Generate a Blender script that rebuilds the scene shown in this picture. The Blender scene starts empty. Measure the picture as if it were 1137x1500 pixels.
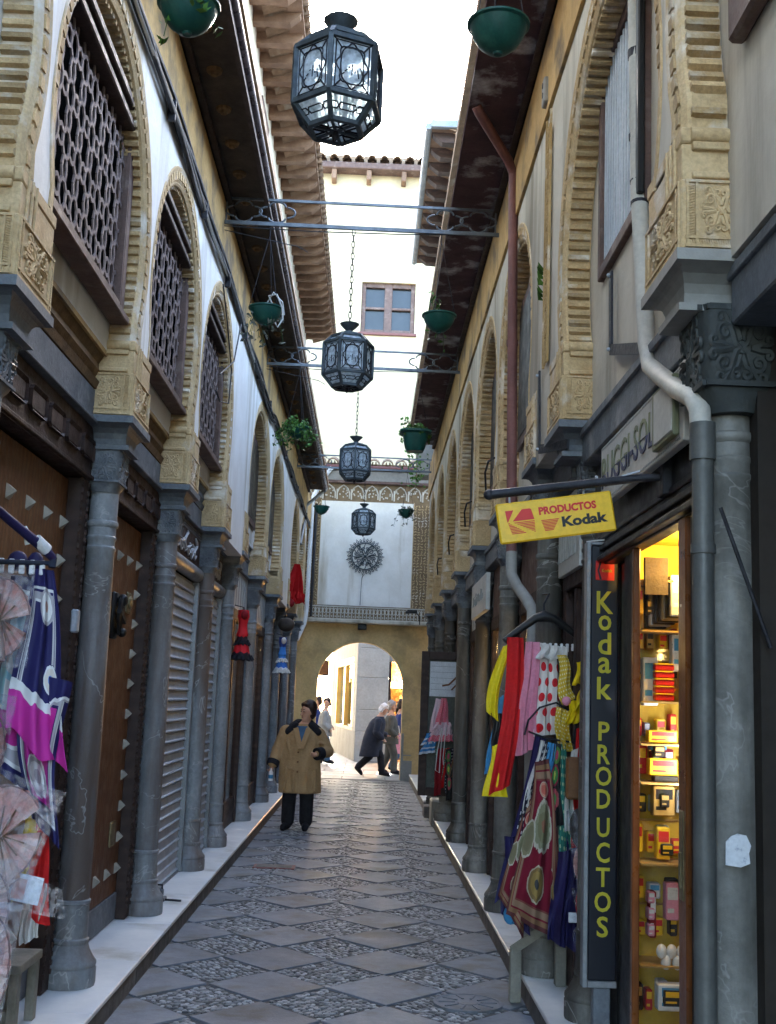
import bpy, bmesh, math, random
from mathutils import Vector, Matrix
R = random.Random(7)
S = bpy.context.scene
COL = S.collection
PI = math.pi
rad = math.radians

# ------------------------------------------------------------------ camera, sky, sun, exposure
cam = bpy.data.cameras.new("camera")
cam.sensor_fit = 'VERTICAL'; cam.sensor_height = 36.0; cam.lens = 40.8
cam.clip_start = 0.05; cam.clip_end = 600
camo = bpy.data.objects.new("camera", cam); COL.objects.link(camo)
camo.matrix_world = Matrix(((0.9991143, -0.0403269, -0.0120133, 0), (-0.0182903, -0.1590963, -0.9870936, 0),
                            (0.0378952, 0.9864391, -0.1596929, 1.62), (0, 0, 0, 1)))
S.camera = camo
W = bpy.data.worlds.new("World"); S.world = W; W.use_nodes = True
nt = W.node_tree; nt.nodes.clear()
sky = nt.nodes.new("ShaderNodeTexSky"); sky.sky_type = 'NISHITA'; sky.sun_disc = False
SUN_EL, SUN_AZ = rad(25), rad(4)       # azimuth clockwise from +Y: a low winter sun behind the far house
sky.sun_elevation = SUN_EL; sky.sun_rotation = SUN_AZ
sky.air_density = 1.0; sky.dust_density = 2.2; sky.ozone_density = 1.0
bg = nt.nodes.new("ShaderNodeBackground"); bg.inputs[1].default_value = 0.15
wo = nt.nodes.new("ShaderNodeOutputWorld")
nt.links.new(sky.outputs[0], bg.inputs[0]); nt.links.new(bg.outputs[0], wo.inputs[0])
sl = bpy.data.lights.new("sun", 'SUN'); sl.energy = 2.6; sl.angle = rad(0.5); sl.color = (1, .95, .86)
so = bpy.data.objects.new("sun", sl); COL.objects.link(so)
sd = Vector((math.sin(SUN_AZ)*math.cos(SUN_EL), math.cos(SUN_AZ)*math.cos(SUN_EL), math.sin(SUN_EL)))
so.rotation_euler = sd.to_track_quat('Z', 'Y').to_euler()
so.location = sd*60
S.view_settings.view_transform = 'Standard'; S.view_settings.look = 'None'
S.view_settings.exposure = 4.05; S.view_settings.gamma = 1.0; S.view_settings.use_curve_mapping = False
try:
    S.cycles.max_bounces = 10; S.cycles.diffuse_bounces = 6; S.cycles.transparent_max_bounces = 24
    S.cycles.sample_clamp_indirect = 6.0
except Exception: pass

# ------------------------------------------------------------------ materials
MATS = {}
def mat(name, c1, c2=None, sc=6, c3=None, sc3=1.2, thr=.58, streak=False, rough=.8, bump=.25, bsc=45, metal=0., spec=.3,
        rand=0., vcol=False, veins=None, emit=None, det=6, bdist=.01, wave=None, coat=0, speck=.10):
    m = bpy.data.materials.new(name); m.use_nodes = True
    t = m.node_tree; n = t.nodes; L = t.links; n.clear()
    out = n.new("ShaderNodeOutputMaterial"); b = n.new("ShaderNodeBsdfPrincipled"); L.new(b.outputs[0], out.inputs[0])
    tc = n.new("ShaderNodeTexCoord"); oi = n.new("ShaderNodeObjectInfo")
    off = n.new("ShaderNodeVectorMath"); off.operation = 'MULTIPLY_ADD'
    cmb = n.new("ShaderNodeCombineXYZ")
    for i in range(3): L.new(oi.outputs['Random'], cmb.inputs[i])
    L.new(cmb.outputs[0], off.inputs[0]); off.inputs[1].default_value = (17, 31, 23); L.new(tc.outputs['Object'], off.inputs[2])
    P = off.outputs[0]
    def noise(scale, detail=6, vec=P, dist=0.):
        x = n.new("ShaderNodeTexNoise"); x.inputs['Scale'].default_value = scale; x.inputs['Detail'].default_value = detail
        x.inputs['Roughness'].default_value = .62; x.inputs['Distortion'].default_value = dist; L.new(vec, x.inputs['Vector']); return x
    def ramp(src, a, bb):
        r = n.new("ShaderNodeMapRange"); r.inputs[1].default_value = a; r.inputs[2].default_value = bb; L.new(src, r.inputs[0]); return r.outputs[0]
    def mix(f, a, bb):
        x = n.new("ShaderNodeMix"); x.data_type = 'RGBA'
        if hasattr(f, 'is_output'): L.new(f, x.inputs[0])
        else: x.inputs[0].default_value = f
        for k, v in ((6, a), (7, bb)):
            if hasattr(v, 'is_output'): L.new(v, x.inputs[k])
            else: x.inputs[k].default_value = (*v, 1)
        return x.outputs[2]
    c2 = c2 or tuple(x*.72 for x in c1)
    col = mix(ramp(noise(sc, det).outputs[0], .36, .64), c1, c2)
    if bump:
        h0 = n.new('ShaderNodeHueSaturation'); L.new(col, h0.inputs['Color']); L.new(ramp_to(n, L, ramp(noise(sc*11, 4).outputs[0], .3, .7), 1-speck, 1+speck), h0.inputs['Value']); col = h0.outputs[0]
    if c3:
        vec = P
        if streak:
            mp = n.new("ShaderNodeMapping"); mp.inputs['Scale'].default_value = (1, 1, .12); L.new(P, mp.inputs['Vector']); vec = mp.outputs[0]
        col = mix(ramp(noise(sc3, 8, vec).outputs[0], thr-.05, thr+.09), col, c3)
    if veins:
        vn = noise(veins[1], 5, P, 1.2)
        ab = n.new("ShaderNodeMath"); ab.operation = 'SUBTRACT'; L.new(vn.outputs[0], ab.inputs[0]); ab.inputs[1].default_value = .5
        a2 = n.new("ShaderNodeMath"); a2.operation = 'ABSOLUTE'; L.new(ab.outputs[0], a2.inputs[0])
        col = mix(ramp(a2.outputs[0], .0055, .0), col, veins[0])
    if wave:
        wv = n.new("ShaderNodeTexWave"); wv.inputs['Scale'].default_value = wave[0]; wv.inputs['Distortion'].default_value = 5; wv.inputs['Detail'].default_value = 3
        wv.bands_direction = wave[1]; L.new(P, wv.inputs['Vector'])
        col = mix(ramp(wv.outputs[0], .2, .9), col, tuple(x*.6 for x in c1))
    if rand or vcol:
        hs = n.new("ShaderNodeHueSaturation"); L.new(col, hs.inputs['Color'])
        if vcol:
            at = n.new("ShaderNodeAttribute"); at.attribute_name = 'rnd'; src = at.outputs['Fac']
        else: src = oi.outputs['Random']
        L.new(ramp_to(n, L, src, 1-rand, 1+rand), hs.inputs['Value'])
        hs.inputs['Hue'].default_value = .5
        col = hs.outputs[0]
    L.new(col, b.inputs['Base Color'])
    b.inputs['Roughness'].default_value = rough; b.inputs['Metallic'].default_value = metal
    b.inputs['Specular IOR Level'].default_value = spec
    if coat: b.inputs['Coat Weight'].default_value = coat; b.inputs['Coat Roughness'].default_value = .15
    if bump:
        bp = n.new("ShaderNodeBump"); bp.inputs['Strength'].default_value = bump; bp.inputs['Distance'].default_value = bdist
        nb = noise(bsc, 8); L.new(nb.outputs[0], bp.inputs['Height']); L.new(bp.outputs[0], b.inputs['Normal'])
        rr = n.new("ShaderNodeMapRange"); rr.inputs[1].default_value = .3; rr.inputs[2].default_value = .7
        rr.inputs[3].default_value = max(.03, rough-.12); rr.inputs[4].default_value = min(1, rough+.12)
        L.new(noise(sc*1.7, 4).outputs[0], rr.inputs[0]); L.new(rr.outputs[0], b.inputs['Roughness'])
    if emit:
        b.inputs['Emission Color'].default_value = (*emit[0], 1); b.inputs['Emission Strength'].default_value = emit[1]
    MATS[name] = m; return m
def ramp_to(n, L, src, lo, hi):
    r = n.new("ShaderNodeMapRange"); r.inputs[3].default_value = lo; r.inputs[4].default_value = hi; L.new(src, r.inputs[0]); return r.outputs[0]

mat('white', (.82, .80, .755), (.72, .69, .635), 2.2, (.46, .40, .30), 1.7, .585, True, rough=.9, bump=.35, bsc=25, speck=.025)
mat('cream', (.60, .55, .46), (.50, .455, .37), 2.2, (.27, .235, .18), 1.5, .55, True, rough=.9, bump=.3, bsc=25, speck=.025)
mat('housecream', (.60, .51, .34), (.52, .43, .28), 1.5, (.40, .33, .22), 1.0, .6, True, rough=.9, bump=.2, speck=.025)
mat('upperwhite', (.80, .78, .72), (.74, .71, .64), 1, rough=.9, bump=.2, speck=.025)
mat('ochre', (.52, .34, .14), (.39, .245, .09), 3, (.19, .14, .085), 2.2, .54, False, rough=.95, bump=.5, bsc=22)
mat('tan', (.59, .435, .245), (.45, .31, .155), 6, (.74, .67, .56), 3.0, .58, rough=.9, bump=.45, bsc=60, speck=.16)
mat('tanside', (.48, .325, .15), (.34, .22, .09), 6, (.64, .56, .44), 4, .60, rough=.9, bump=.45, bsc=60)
mat('rib', (.54, .39, .21), (.36, .24, .115), 8, (.74, .67, .56), 4, .58, rough=.92, bump=.5, bsc=70, rand=.22, speck=.16)
mat('greystone', (.155, .17, .185), (.10, .11, .125), 5, (.26, .27, .27), 4, .60, rough=.62, bump=.35, bsc=40, speck=.16)
mat('bronze', (.050, .055, .052), (.03, .034, .033), 9, (.09, .10, .095), 7, .6, rough=.6, bump=.4)
mat('marblecol', (.25, .26, .27), (.165, .18, .195), 3, (.12, .092, .08), 2.2, .50, True, rough=.5, bump=.35, bsc=40, veins=((.33, .33, .325), 1.1), spec=.4, speck=.16)
mat('marblecol2', (.235, .225, .20), (.13, .125, .11), 3, (.065, .058, .048), 2.4, .49, True, rough=.55, bump=.4, bsc=35, veins=((.25, .24, .22), 1.0), spec=.4, speck=.16)
mat('marble', (.72, .72, .70), (.60, .61, .61), 2.2, (.44, .42, .37), 1.7, .63, rough=.42, bump=.1, bsc=30, rand=.06, speck=.025)
mat('kerb', (.16, .15, .14), (.09, .085, .08), 9, rough=.8, bump=.5, rand=.15)
mat('slab', (.170, .190, .222), (.122, .138, .164), 2.2, (.115, .112, .108), 3.5, .57, rough=.62, bump=.3, bsc=70, rand=.14)
mat('slabfar', (.19, .20, .21), (.13, .14, .15), 3, (.26, .255, .245), 14, .56, rough=.75, bump=.4, bsc=50)
mat('bed', (.095, .095, .095), (.06, .06, .062), 12, rough=.95, bump=.6)
mat('pebble', (.25, .255, .262), (.155, .16, .168), 30, rough=.55, bump=.1, vcol=True, rand=.62)
mat('plaza', (.17, .175, .18), (.13, .135, .14), 2, rough=.7, bump=.3, rand=.1, speck=.025)
mat('darkwood', (.060, .034, .027), (.035, .02, .016), 8, (.10, .06, .045), 5, .62, rough=.6, bump=.35, wave=(3, 'Z'))
mat('doorwood', (.165, .068, .026), (.11, .043, .017), 5, (.07, .03, .015), 3, .6, rough=.5, bump=.3, bsc=30, wave=(6, 'Y'))
mat('framewood', (.15, .092, .075), (.10, .062, .052), 9, (.21, .15, .125), 6, .6, rough=.65, bump=.35)
mat('lattice', (.25, .19, .175), (.17, .125, .115), 12, rough=.75, bump=.4)
mat('browntrim', (.20, .115, .05), (.12, .07, .032), 9, rough=.8, bump=.4, wave=(8, 'X'))
mat('soffit', (.075, .055, .042), (.045, .033, .026), 6, (.13, .095, .06), 3, .63, rough=.9, bump=.5)
mat('soffitred', (.085, .042, .045), (.055, .028, .030), 5, (.45, .42, .41), 2.3, .58, rough=.9, bump=.6, bsc=18)
mat('tile', (.30, .20, .13), (.20, .13, .085), 7, (.36, .32, .26), 5, .6, rough=.9, bump=.5, rand=.25)
mat('rafter', (.25, .155, .10), (.17, .10, .065), 6, rough=.85, bump=.4, rand=.15)
mat('gutter', (.20, .17, .19), (.12, .10, .12), 6, rough=.3, bump=.15, metal=.6)
mat('steel', (.46, .49, .53), (.36, .39, .43), 5, (.28, .22, .17), 3, .70, rough=.45, bump=.2, metal=.25, rand=.08)
mat('pipegrey', (.26, .27, .28), (.20, .21, .22), 5, rough=.5, bump=.15, metal=.4)
mat('iron', (.035, .035, .042), (.02, .02, .024), 20, rough=.55, bump=.3, metal=.4)
mat('barblue', (.14, .155, .175), (.09, .10, .115), 14, rough=.5, bump=.3, metal=.3)
mat('ironblue', (.085, .105, .12), (.05, .062, .07), 14, (.10, .12, .12), 9, .6, rough=.55, bump=.3, metal=.4)
mat('brass', (.33, .27, .16), (.20, .16, .09), 20, rough=.45, bump=.2, metal=.7)
mat('stud', (.52, .50, .43), (.36, .34, .28), 20, rough=.45, bump=.2, metal=.4)
mat('cable', (.03, .03, .035), (.02, .02, .022), 10, rough=.6, bump=.1)
mat('cablewhite', (.55, .54, .50), (.45, .44, .41), 10, rough=.6, bump=.1)
mat('drain', (.50, .48, .42), (.42, .40, .35), 4, (.13, .12, .11), 6, .66, True, rough=.6, bump=.2)
mat('drainlow', (.12, .12, .11), (.085, .085, .08), 5, rough=.5, bump=.2, metal=.2)
mat('redpipe', (.20, .085, .075), (.15, .062, .055), 6, rough=.6, bump=.2)
mat('pot', (.009, .075, .056), (.006, .05, .04), 9, (.03, .11, .08), 7, .62, rough=.45, bump=.2)
mat('leaf', (.075, .17, .028), (.045, .11, .018), 30, rough=.55, bump=.1, vcol=True, rand=.5)
mat('leafdry', (.16, .17, .14), (.11, .12, .10), 30, rough=.7, bump=.1, vcol=True, rand=.4)
mat('yellow', (.80, .48, .008), (.74, .43, .006), 4, rough=.4, bump=.05, spec=.4)
mat('logored', (.60, .02, .015), (.54, .018, .012), 6, rough=.45, bump=0)
mat('ink', (.015, .015, .015), (.012, .012, .012), 6, rough=.5, bump=0)
mat('signblack', (.011, .013, .020), (.010, .012, .019), 4, rough=.32, bump=0, spec=.4)
mat('letteryellow', (.50, .43, .03), (.42, .36, .02), 8, rough=.5, bump=0)
mat('boardwhite', (.50, .49, .45), (.43, .42, .385), 3, (.24, .22, .19), 3, .68, rough=.6, bump=.1)
mat('lettergold', (.20, .21, .115), (.15, .16, .10), 8, rough=.55, bump=0)
mat('letterblue', (.06, .065, .12), (.05, .05, .10), 8, rough=.5, bump=0)
mat('letterwhite', (.48, .49, .50), (.38, .39, .40), 8, rough=.5, bump=.1)
mat('paper', (.62, .64, .66), (.54, .55, .57), 6, (.25, .28, .35), 40, .62, rough=.8, bump=.1)
mat('black', (.015, .014, .014), (.010, .010, .010), 5, rough=.45, bump=.15)
mat('panes', (.03, .035, .04), (.02, .024, .028), 2, rough=.2, bump=0, spec=.35)
mat('void', (.006, .006, .006), (.004, .004, .004), 4, rough=1., bump=0, spec=0)
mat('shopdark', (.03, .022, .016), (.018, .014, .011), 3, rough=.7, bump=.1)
mat('shopyellow', (.62, .40, .035), (.50, .31, .02), 2, rough=.6, bump=.05)
mat('warmwood', (.22, .075, .02), (.16, .05, .014), 6, rough=.35, bump=.15, wave=(4, 'X'), coat=.3)
mat('skin', (.52, .30, .21), (.46, .255, .175), 20, rough=.55, bump=.05)
mat('hairdark', (.028, .013, .012), (.018, .009, .008), 60, rough=.5, bump=.6, bsc=120)
mat('hairwhite', (.72, .71, .72), (.58, .57, .60), 60, rough=.6, bump=.6, bsc=120)
mat('hairgrey', (.34, .33, .33), (.25, .24, .24), 60, rough=.6, bump=.6, bsc=120)
mat('coattan', (.35, .225, .11), (.29, .18, .085), 5, rough=.9, bump=.5, bsc=14, bdist=.02)
mat('velvet', (.010, .010, .014), (.007, .007, .010), 30, rough=.9, bump=.3)
mat('trousers', (.014, .013, .016), (.009, .009, .011), 10, rough=.85, bump=.3)
mat('navy', (.020, .026, .045), (.014, .018, .034), 8, rough=.75, bump=.3)
mat('blue', (.025, .045, .16), (.018, .03, .12), 8, rough=.8, bump=.3)
mat('olive', (.085, .085, .075), (.06, .06, .055), 8, rough=.85, bump=.3)
mat('pink', (.58, .26, .34), (.50, .20, .28), 8, rough=.8, bump=.2)
mat('jeans', (.05, .11, .20), (.035, .08, .15), 10, rough=.85, bump=.3)
mat('stonepale', (.36, .345, .32), (.31, .30, .275), 2, rough=.7, bump=.2, rand=.05)
mat('stonegrey', (.30, .29, .265), (.24, .23, .21), 2, rough=.7, bump=.2)
mat('ochrewall', (.66, .475, .24), (.55, .385, .175), 2, (.33, .25, .13), 1.1, .55, rough=.95, bump=.4, bsc=18)
mat('carvedgate', (.26, .185, .11), (.19, .135, .08), 9, rough=.9, bump=.4)
mat('carvedpale', (.62, .58, .50), (.50, .46, .39), 9, rough=.9, bump=.3)
mat('gold', (.55, .36, .12), (.48, .30, .09), 5, rough=.4, metal=.5, bump=.05)
mat('red', (.58, .012, .012), (.48, .009, .010), 6, rough=.8, bump=.25, bsc=70)
mat('redblack', (.22, .010, .016), (.25, .008, .012), 6, rough=.85, bump=.3)
mat('silkyellow', (.75, .58, .010), (.68, .50, .008), 6, rough=.6, bump=.15)
mat('silkpink', (.66, .26, .36), (.60, .22, .31), 6, rough=.6, bump=.15)
mat('silkblue', (.055, .24, .45), (.04, .20, .38), 6, rough=.55, bump=.15)
mat('silknavy', (.020, .016, .075), (.015, .012, .055), 6, rough=.6, bump=.2)
mat('silkwhite', (.62, .60, .56), (.52, .50, .47), 6, rough=.6, bump=.2)
mat('brownleather', (.17, .075, .028), (.12, .05, .02), 9, rough=.5, bump=.3)
mat('fan', (.60, .30, .25), (.46, .20, .16), 6, (.70, .50, .43), 9, .55, rough=.6, bump=.2)
mat('fanpale', (.66, .42, .32), (.54, .32, .24), 6, (.74, .58, .50), 9, .56, rough=.6, bump=.2)
mat('plasticwhite', (.72, .72, .72), (.62, .63, .64), 5, rough=.35, bump=.05)
mat('stool', (.24, .22, .18), (.16, .15, .12), 6, rough=.7, bump=.3)
mat('warmlit', (.9, .6, .2), emit=((1, .56, .16), 5.0), bump=0)
mat('tubeglare', (.9, .9, .9), emit=((.85, .9, 1), 10.0), bump=0)
mat('warmgoods', (.45, .25, .07), (.25, .10, .03), 14, (.60, .45, .20), 9, .55, rough=.5, bump=.1, rand=.5)
mat('greengoods', (.10, .16, .08), (.06, .10, .05), 14, rough=.5, bump=.1, rand=.5)

def glass(name, tint, dens, rough=.1):
    m = bpy.data.materials.new(name); m.use_nodes = True
    n = m.node_tree.nodes; L = m.node_tree.links; n.clear()
    o = n.new("ShaderNodeOutputMaterial"); mx = n.new("ShaderNodeMixShader"); tr = n.new("ShaderNodeBsdfTransparent")
    p = n.new("ShaderNodeBsdfPrincipled"); tl = n.new("ShaderNodeBsdfTranslucent"); m2 = n.new("ShaderNodeMixShader")
    tr.inputs[0].default_value = (*tint, 1)
    p.inputs['Base Color'].default_value = (*[x*.8 for x in tint], 1); p.inputs['Roughness'].default_value = rough
    tl.inputs[0].default_value = (*tint, 1)
    tc = n.new("ShaderNodeTexCoord"); nz = n.new("ShaderNodeTexNoise"); nz.inputs['Scale'].default_value = 38; nz.inputs['Detail'].default_value = 6
    L.new(tc.outputs['Object'], nz.inputs['Vector'])
    bp = n.new("ShaderNodeBump"); bp.inputs['Strength'].default_value = .35; bp.inputs['Distance'].default_value = .01
    L.new(nz.outputs[0], bp.inputs['Height']); L.new(bp.outputs[0], p.inputs['Normal'])
    m2.inputs[0].default_value = .5; L.new(p.outputs[0], m2.inputs[1]); L.new(tl.outputs[0], m2.inputs[2])
    mr = n.new("ShaderNodeMapRange"); mr.inputs[1].default_value = .35; mr.inputs[2].default_value = .65
    mr.inputs[3].default_value = max(0, dens-.2); mr.inputs[4].default_value = min(1, dens+.2)
    L.new(nz.outputs[0], mr.inputs[0]); L.new(mr.outputs[0], mx.inputs[0])
    L.new(tr.outputs[0], mx.inputs[1]); L.new(m2.outputs[0], mx.inputs[2]); L.new(mx.outputs[0], o.inputs[0])
    MATS[name] = m
glass('lampglass', (.88, .95, 1.0), .62, .3)
glass('plastic', (.97, .98, 1.0), .02, .18)
def clearglass(name, tint=(.92, .95, .94), ior=.7):
    m = bpy.data.materials.new(name); m.use_nodes = True
    n = m.node_tree.nodes; L = m.node_tree.links; n.clear()
    o = n.new("ShaderNodeOutputMaterial"); mx = n.new("ShaderNodeMixShader"); tr = n.new("ShaderNodeBsdfTransparent")
    g = n.new("ShaderNodeBsdfGlossy"); lw = n.new("ShaderNodeLayerWeight"); lw.inputs[0].default_value = .5
    pw = n.new("ShaderNodeMath"); pw.operation = 'POWER'; pw.inputs[1].default_value = 5; L.new(lw.outputs['Facing'], pw.inputs[0])
    fr = n.new("ShaderNodeMath"); fr.operation = 'MULTIPLY_ADD'; fr.inputs[1].default_value = ior; fr.inputs[2].default_value = .02; L.new(pw.outputs[0], fr.inputs[0])
    tr.inputs[0].default_value = (*tint, 1); g.inputs['Roughness'].default_value = .03
    L.new(fr.outputs[0], mx.inputs[0]); L.new(tr.outputs[0], mx.inputs[1]); L.new(g.outputs[0], mx.inputs[2]); L.new(mx.outputs[0], o.inputs[0])
    MATS[name] = m
clearglass('glass')
clearglass('thinglass', (.96, .97, .96), ior=.10)

def uvmat(name, kind, cols, p=(), rough=.65):
    """cloth prints driven by the sheet's own UVs"""
    m = bpy.data.materials.new(name); m.use_nodes = True
    n = m.node_tree.nodes; L = m.node_tree.links; n.clear()
    o = n.new("ShaderNodeOutputMaterial"); b = n.new("ShaderNodeBsdfPrincipled"); L.new(b.outputs[0], o.inputs[0])
    b.inputs['Roughness'].default_value = rough; b.inputs['Specular IOR Level'].default_value = .25
    tc = n.new("ShaderNodeTexCoord"); sp = n.new("ShaderNodeSeparateXYZ"); L.new(tc.outputs['UV'], sp.inputs[0])
    def math_(op, a, bb=None):
        x = n.new("ShaderNodeMath"); x.operation = op
        for i, v in ((0, a), (1, bb)):
            if v is None: continue
            if hasattr(v, 'is_output'): L.new(v, x.inputs[i])
            else: x.inputs[i].default_value = v
        return x.outputs[0]
    def mix(f, a, bb):
        x = n.new("ShaderNodeMix"); x.data_type = 'RGBA'; L.new(f, x.inputs[0])
        for k, v in ((6, a), (7, bb)):
            if hasattr(v, 'is_output'): L.new(v, x.inputs[k])
            else: x.inputs[k].default_value = (*v, 1)
        return x.outputs[2]
    U, V = sp.outputs[0], sp.outputs[1]
    if kind == 'dots':
        nx, ny, r = p
        rows = math_('FLOOR', math_('MULTIPLY', V, ny))
        sh = math_('MULTIPLY', math_('MODULO', rows, 2.0), .5)
        fu = math_('SUBTRACT', math_('FRACT', math_('ADD', math_('MULTIPLY', U, nx), sh)), .5)
        fv = math_('SUBTRACT', math_('FRACT', math_('MULTIPLY', V, ny)), .5)
        d = math_('SQRT', math_('ADD', math_('MULTIPLY', fu, fu), math_('MULTIPLY', fv, fv)))
        col = mix(math_('LESS_THAN', d, r), cols[0], cols[1])
    elif kind == 'bands':
        rp = n.new("ShaderNodeValToRGB"); rp.color_ramp.interpolation = 'CONSTANT'
        el = rp.color_ramp.elements
        for i, (pos, cc) in enumerate(zip(p, cols)):
            e = el[i] if i < 2 else el.new(pos)
            e.position = pos; e.color = (*cc, 1)
        nz = n.new("ShaderNodeTexNoise"); nz.inputs['Scale'].default_value = 6; L.new(tc.outputs['UV'], nz.inputs['Vector'])
        L.new(math_('ADD', V, math_('MULTIPLY', math_('SUBTRACT', nz.outputs[0], .5), .02)), rp.inputs[0]); col = rp.outputs[0]
    else:   # 'scarf': border rings, then fields and medallions
        du = math_('MINIMUM', U, math_('SUBTRACT', 1.0, U)); dv = math_('MINIMUM', V, math_('SUBTRACT', 1.0, V))
        d = math_('MINIMUM', du, dv)
        rp = n.new("ShaderNodeValToRGB"); rp.color_ramp.interpolation = 'CONSTANT'; el = rp.color_ramp.elements
        for i, (pos, cc) in enumerate(cols):
            e = el[i] if i < 2 else el.new(pos)
            e.position = pos; e.color = (*cc, 1)
        L.new(d, rp.inputs[0]); col = rp.outputs[0]
        for (cu, cv, ru, rv, stops, ns) in p:
            nz = n.new("ShaderNodeTexNoise"); nz.inputs['Scale'].default_value = ns; nz.inputs['Detail'].default_value = 3
            L.new(tc.outputs['UV'], nz.inputs['Vector'])
            a = math_('DIVIDE', math_('SUBTRACT', U, cu), ru); c = math_('DIVIDE', math_('SUBTRACT', V, cv), rv)
            dd = math_('SQRT', math_('ADD', math_('MULTIPLY', a, a), math_('MULTIPLY', c, c)))
            dd = math_('ADD', dd, math_('MULTIPLY', math_('SUBTRACT', nz.outputs[0], .5), .45))
            r2 = n.new("ShaderNodeValToRGB"); r2.color_ramp.interpolation = 'CONSTANT'; e2 = r2.color_ramp.elements
            for i, (pos, cc) in enumerate(stops):
                e = e2[i] if i < 2 else e2.new(pos)
                e.position = pos; e.color = (*cc, 1)
            L.new(dd, r2.inputs[0])
            col = mix(math_('LESS_THAN', dd, 1.0), col, r2.outputs[0])
    L.new(col, b.inputs['Base Color'])
    nb = n.new("ShaderNodeTexNoise"); nb.inputs['Scale'].default_value = 90; L.new(tc.outputs['UV'], nb.inputs['Vector'])
    bp = n.new("ShaderNodeBump"); bp.inputs['Strength'].default_value = .15; L.new(nb.outputs[0], bp.inputs['Height']); L.new(bp.outputs[0], b.inputs['Normal'])
    MATS[name] = m
NV, MG, WH, AQ, GR = (.018, .016, .085), (.50, .03, .28), (.66, .65, .64), (.30, .52, .60), (.36, .34, .36)
uvmat('scarfnavy', 'scarf', [(0, NV), (.10, WH), (.115, NV), (.13, GR), (.175, WH), (.19, NV)],
      [(.6, -.6, 6., .90, [(0, MG), (.90, MG), (.915, WH)], 1.5),
       (.80, .42, .16, .085, [(0, (.45, .03, .2)), (.15, (.1, .2, .5)), (.3, (.62, .55, .48)), (.75, (.66, .65, .64)), (.95, NV)], 9),
       (.60, .80, .25, .10, [(0, (.45, .25, .2)), (.3, WH), (.8, GR)], 5)])
uvmat('scarfaqua', 'scarf', [(0, NV), (.07, WH), (.09, GR), (.16, NV), (.18, AQ), (.34, WH)],
      [(.5, .25, .42, .10, [(0, MG), (.6, MG), (.8, WH)], 5), (.5, .60, .3, .14, [(0, (.2, .35, .5)), (.4, WH), (.8, AQ)], 8)])
uvmat('scarfmagenta', 'scarf', [(0, NV), (.08, WH), (.10, GR), (.17, NV), (.19, MG), (.60, MG)],
      [(.5, 1.5, 6., .66, [(0, NV), (.6, NV), (.93, WH), (.97, GR)], 2), (.50, .34, .26, .13, [(0, GR), (.35, WH), (.7, GR), (.9, WH)], 7)])
MR = (.16, .008, .022)
uvmat('carpetscarf', 'scarf', [(0, (.10, .03, .03)), (.025, (.22, .12, .06)), (.055, MR), (.07, (.26, .16, .10)), (.11, (.18, .05, .04)), (.125, MR)],
      [(.52, .60, .32, .16, [(0, (.22, .10, .06)), (.25, (.16, .15, .08)), (.6, (.20, .20, .12)), (.85, (.42, .38, .30))], 14),
       (.52, .82, .22, .05, [(0, (.42, .10, .07)), (.6, (.50, .22, .15)), (.9, (.42, .38, .30))], 10),
       (.50, .26, .20, .11, [(0, (.05, .05, .05)), (.25, (.30, .20, .06)), (.7, (.20, .13, .05)), (.9, (.40, .35, .25))], 9),
       (.12, .50, .16, .12, [(0, (.16, .14, .08)), (.7, (.20, .18, .10)), (.88, (.42, .38, .30))], 10)], rough=.85)
uvmat('dotsred', 'dots', [(.62, .05, .10), (.72, .66, .66)], (14, 26, .26))
uvmat('dotspink', 'dots', [(.64, .52, .54), (.55, .10, .18)], (16, 30, .22))
uvmat('dotswhite', 'dots', [(.66, .64, .60), (.62, .02, .03)], (2.5, 6, .30))
uvmat('dotsyellow', 'dots', [(.55, .38, .03), (.70, .66, .45)], (6, 11, .22))
uvmat('dotsgreen', 'dots', [(.03, .17, .13), (.45, .50, .30)], (4, 16, .22))
uvmat('dotsnavy', 'dots', [(.014, .014, .03), (.60, .60, .60)], (5, 14, .24))
uvmat('flag', 'bands', [(.70, .50, .01), (.62, .012, .012), (.70, .50, .01)], (0, .28, .96))
uvmat('flounces', 'bands', [(.50, .008, .02), (.02, .008, .014), (.52, .01, .02), (.02, .008, .014)], (0, .0, .45, .86))
uvmat('dressred', 'bands', [(.02, .008, .014), (.56, .014, .022), (.02, .008, .014), (.56, .014, .022)], (0, .14, .34, .46))
uvmat('dressblue', 'bands', [(.66, .68, .74), (.04, .16, .55), (.66, .68, .74), (.05, .22, .62), (.03, .06, .25)], (0, .14, .3, .40, .72))
uvmat('flounceblue', 'bands', [(.60, .62, .66), (.05, .20, .42), (.60, .62, .66), (.05, .22, .45)], (0, .2, .42, .55))
uvmat('floral', 'scarf', [(0, (.02, .02, .02)), (.5, (.1, .1, .1))],
      [(.5, .85, .45, .12, [(0, (.4, .05, .1)), (.5, (.08, .2, .05)), (.9, (.02, .02, .02))], 16), (.5, .6, .4, .14, [(0, (.5, .5, .1)), (.4, (.05, .2, .06)), (.8, (.3, .02, .06))], 18),
       (.5, .32, .4, .14, [(0, (.1, .3, .1)), (.5, (.5, .1, .12)), (.9, (.02, .02, .02))], 17)])

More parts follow.
